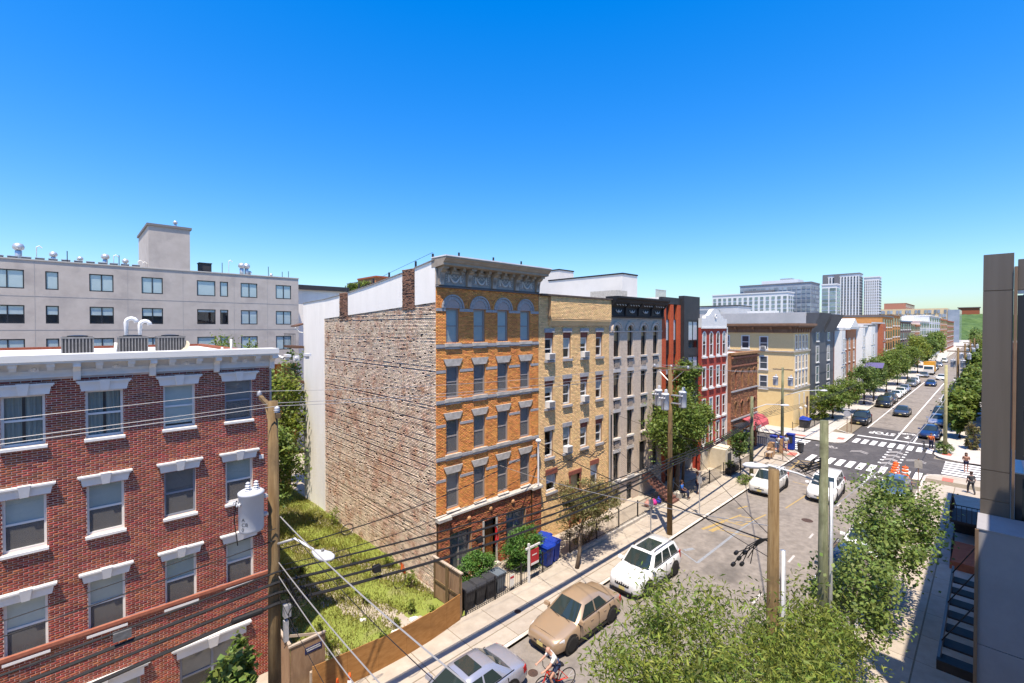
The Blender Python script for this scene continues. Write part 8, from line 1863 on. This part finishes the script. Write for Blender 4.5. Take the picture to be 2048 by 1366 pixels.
    pk = grow(['pelvis','lhp','rhp','lkn','rkn'],0.024); ee = [('pelvis','lhp'),('pelvis','rhp'),('lhp','lkn'),('rhp','rkn')]
    if bare_legs:
        for n in 'lr': pk[n+'kn'] = (tuple(Vector(J[n+'hp'][0]).lerp(Vector(J[n+'kn'][0]),0.55)),0.095)
    else:
        for n in 'lr': pk[n+'an'] = (J[n+'an'][0],0.062); ee.append((n+'kn',n+'an'))
    skinned('trousers', pk, ee, pants, t)
    for n in 'lr':
        a, b2 = J[n+'an'][0], J[n+'to'][0]; skinned('shoe', dict(pelvis=((a[0],a[1]+0.03,a[2]-0.03),0.05),b=((b2[0],b2[1],b2[2]+0.005),0.042)), [('pelvis','b')], M_trim, t)
    hx, hy, hz = J['head'][0]
    if not bald:
        MB().lathe([(0.001,0.115),(0.06,0.105),(0.10,0.06),(0.112,0.0),(0.105,-0.05 if not long_hair else -0.22),(0.08,-0.07 if not long_hair else -0.26)],(0,0,0),12).build('hair', hair, None, True)
        o = bpy.data.objects[[k for k in bpy.data.objects.keys() if k.startswith('hair')][-1]]; o.parent = t; o.location = (hx,hy+0.025,hz+0.02)
    return t
M_hair = mat('hair_brown', (0.05,0.025,0.014), rough=0.6); M_tee = mat('shirt_white', (0.66,0.64,0.60), rough=0.9); M_denim = mat('shorts_denim', (0.03,0.045,0.10), rough=0.9); M_dgrey = mat('cloth_darkgrey', (0.06,0.06,0.065), rough=0.9); M_bluet = mat('cloth_blue', (0.03,0.12,0.42), rough=0.9); M_khaki = mat('cloth_khaki', (0.38,0.30,0.2), rough=0.9); M_paleblue = mat('cloth_paleblue', (0.35,0.42,0.5), rough=0.9); M_orangec = mat('cloth_orange', (0.65,0.15,0.04), rough=0.9); M_navyc = mat('cloth_navy', (0.015,0.02,0.05), rough=0.9)
def bicycle(label, loc, rz, m, group=None, lean=0.0):
    t = thing('bicycle', label, 'bicycle', loc, group, True, rz); t.rotation_euler = (0,lean,rz)
    def put(n_, b_, m_): o = b_.build(n_, m_); o.parent = t; return o
    for y in (-0.52,0.52):
        w = put('wheel', MB().tube([(0,y+0.33*math.cos(a*0.2618),0.34+0.33*math.sin(a*0.2618)) for a in range(25)],0.02,6,False), M_tyre)
        sp = MB()
        for k in range(9): a = 2*math.pi*k/9; sp.tube([(0,y,0.34),(0,y+0.31*math.cos(a),0.34+0.31*math.sin(a))],0.004,3)
        o = sp.build('spokes', M_steel); o.parent = w
    bb, seat, head, hb = (0,0.08,0.32), (0,0.2,0.82), (0,-0.36,0.78), (0,-0.40,0.92)
    put('frame', MB().tube([bb,seat],0.018,6).tube([bb,head],0.02,6).tube([(0,0.17,0.72),head],0.018,6).tube([bb,(0.04,0.52,0.34)],0.012,5).tube([bb,(-0.04,0.52,0.34)],0.012,5).tube([(0,0.17,0.72),(0.04,0.52,0.34)],0.011,5).tube([head,(0.04,-0.52,0.34)],0.016,5).tube([head,(-0.04,-0.52,0.34)],0.016,5), m)
    put('saddle', MB().hexa([(-0.07,0.12,0.86),(0.07,0.12,0.86),(0.09,0.33,0.86),(-0.09,0.33,0.86),(-0.03,0.06,0.91),(0.03,0.06,0.91),(0.08,0.33,0.92),(-0.08,0.33,0.92)]), M_trim)
    put('handlebar', MB().tube([head,hb,(0,-0.44,0.96)],0.016,6).tube([(-0.30,-0.36,0.985),(-0.12,-0.44,0.96),(0.12,-0.44,0.96),(0.30,-0.36,0.985)],0.014,6), M_trim)
    put('crank', MB().lathe([(0.001,-0.01),(0.09,-0.01),(0.09,0.01),(0.001,0.01)],bb,12,'x').tube([(0.06,0.08,0.32),(0.09,0.02,0.17)],0.012,4).tube([(-0.06,0.08,0.32),(-0.09,0.14,0.47)],0.012,4).box(0.06,0.15,-0.03,0.06,0.155,0.175).box(-0.15,-0.06,0.1,0.19,0.465,0.485), M_trim)
    return t
hd_ = math.atan2(0.36,-0.98); RZC = hd_+math.pi/2     # local -y points along the heading
bicycle('red bicycle ridden in the road beside the champagne car',(12.67,10.95,0.006),RZC,mat('bike_red',(0.6,0.03,0.015),rough=0.35))
person('bald cyclist in white shirt and denim shorts riding the red bicycle',(12.67,10.95,0.02),RZC,M_tee,M_denim,M_hair,pose='ride',bald=True,fingers=True,bare_legs=True)
person('person in dark clothes standing at the railing near the stoop',(35.7,16.05,0.125),R(20),M_dgrey,M_navyc,M_hair,M_skin2)
person('person in blue top sitting on the low wall beyond the stoop',(33.9,16.45,0.17),R(15),M_bluet,M_navyc,M_hair,M_skin2,'sit')
sw_ = thing('low_wall','low stone seat wall where a person sits beside the stoop','wall',(33.9,16.7,0.12)); MB().box(33.4,34.15,16.45,16.95,0.12,0.55).build('stone', M_stone, sw_)
person('person in pale blue shirt and khaki shorts by the blue corner box',(54.9,15.1,0.125),R(100),M_paleblue,M_khaki,M_hair,pose='walk',bare_legs=True)
person('person in white top standing beside the brown board stand',(54.1,15.6,0.125),R(60),M_tee,M_paleblue,M_hair,pose='stand')
person('long haired woman in dark shorts crossing the right crosswalk',(59.3,1.55,0.008),R(-75),M_skin2,M_navyc,M_hair,M_skin,'hold',long_hair=True,bare_legs=True)
person('person partly hidden behind the bronze building on the right pavement',(51.4,1.05,0.125),R(120),M_dgrey,M_dgrey,M_hair,pose='walk')
person('person in orange top standing with a bicycle at the far right corner',(67.6,4.5,0.008),R(-90),M_orangec,M_navyc,M_hair,pose='stand')
bicycle('dark bicycle held at the far right corner beside the blue sedan',(66.6,5.0,0.008),R(-80),M_blackpaint)
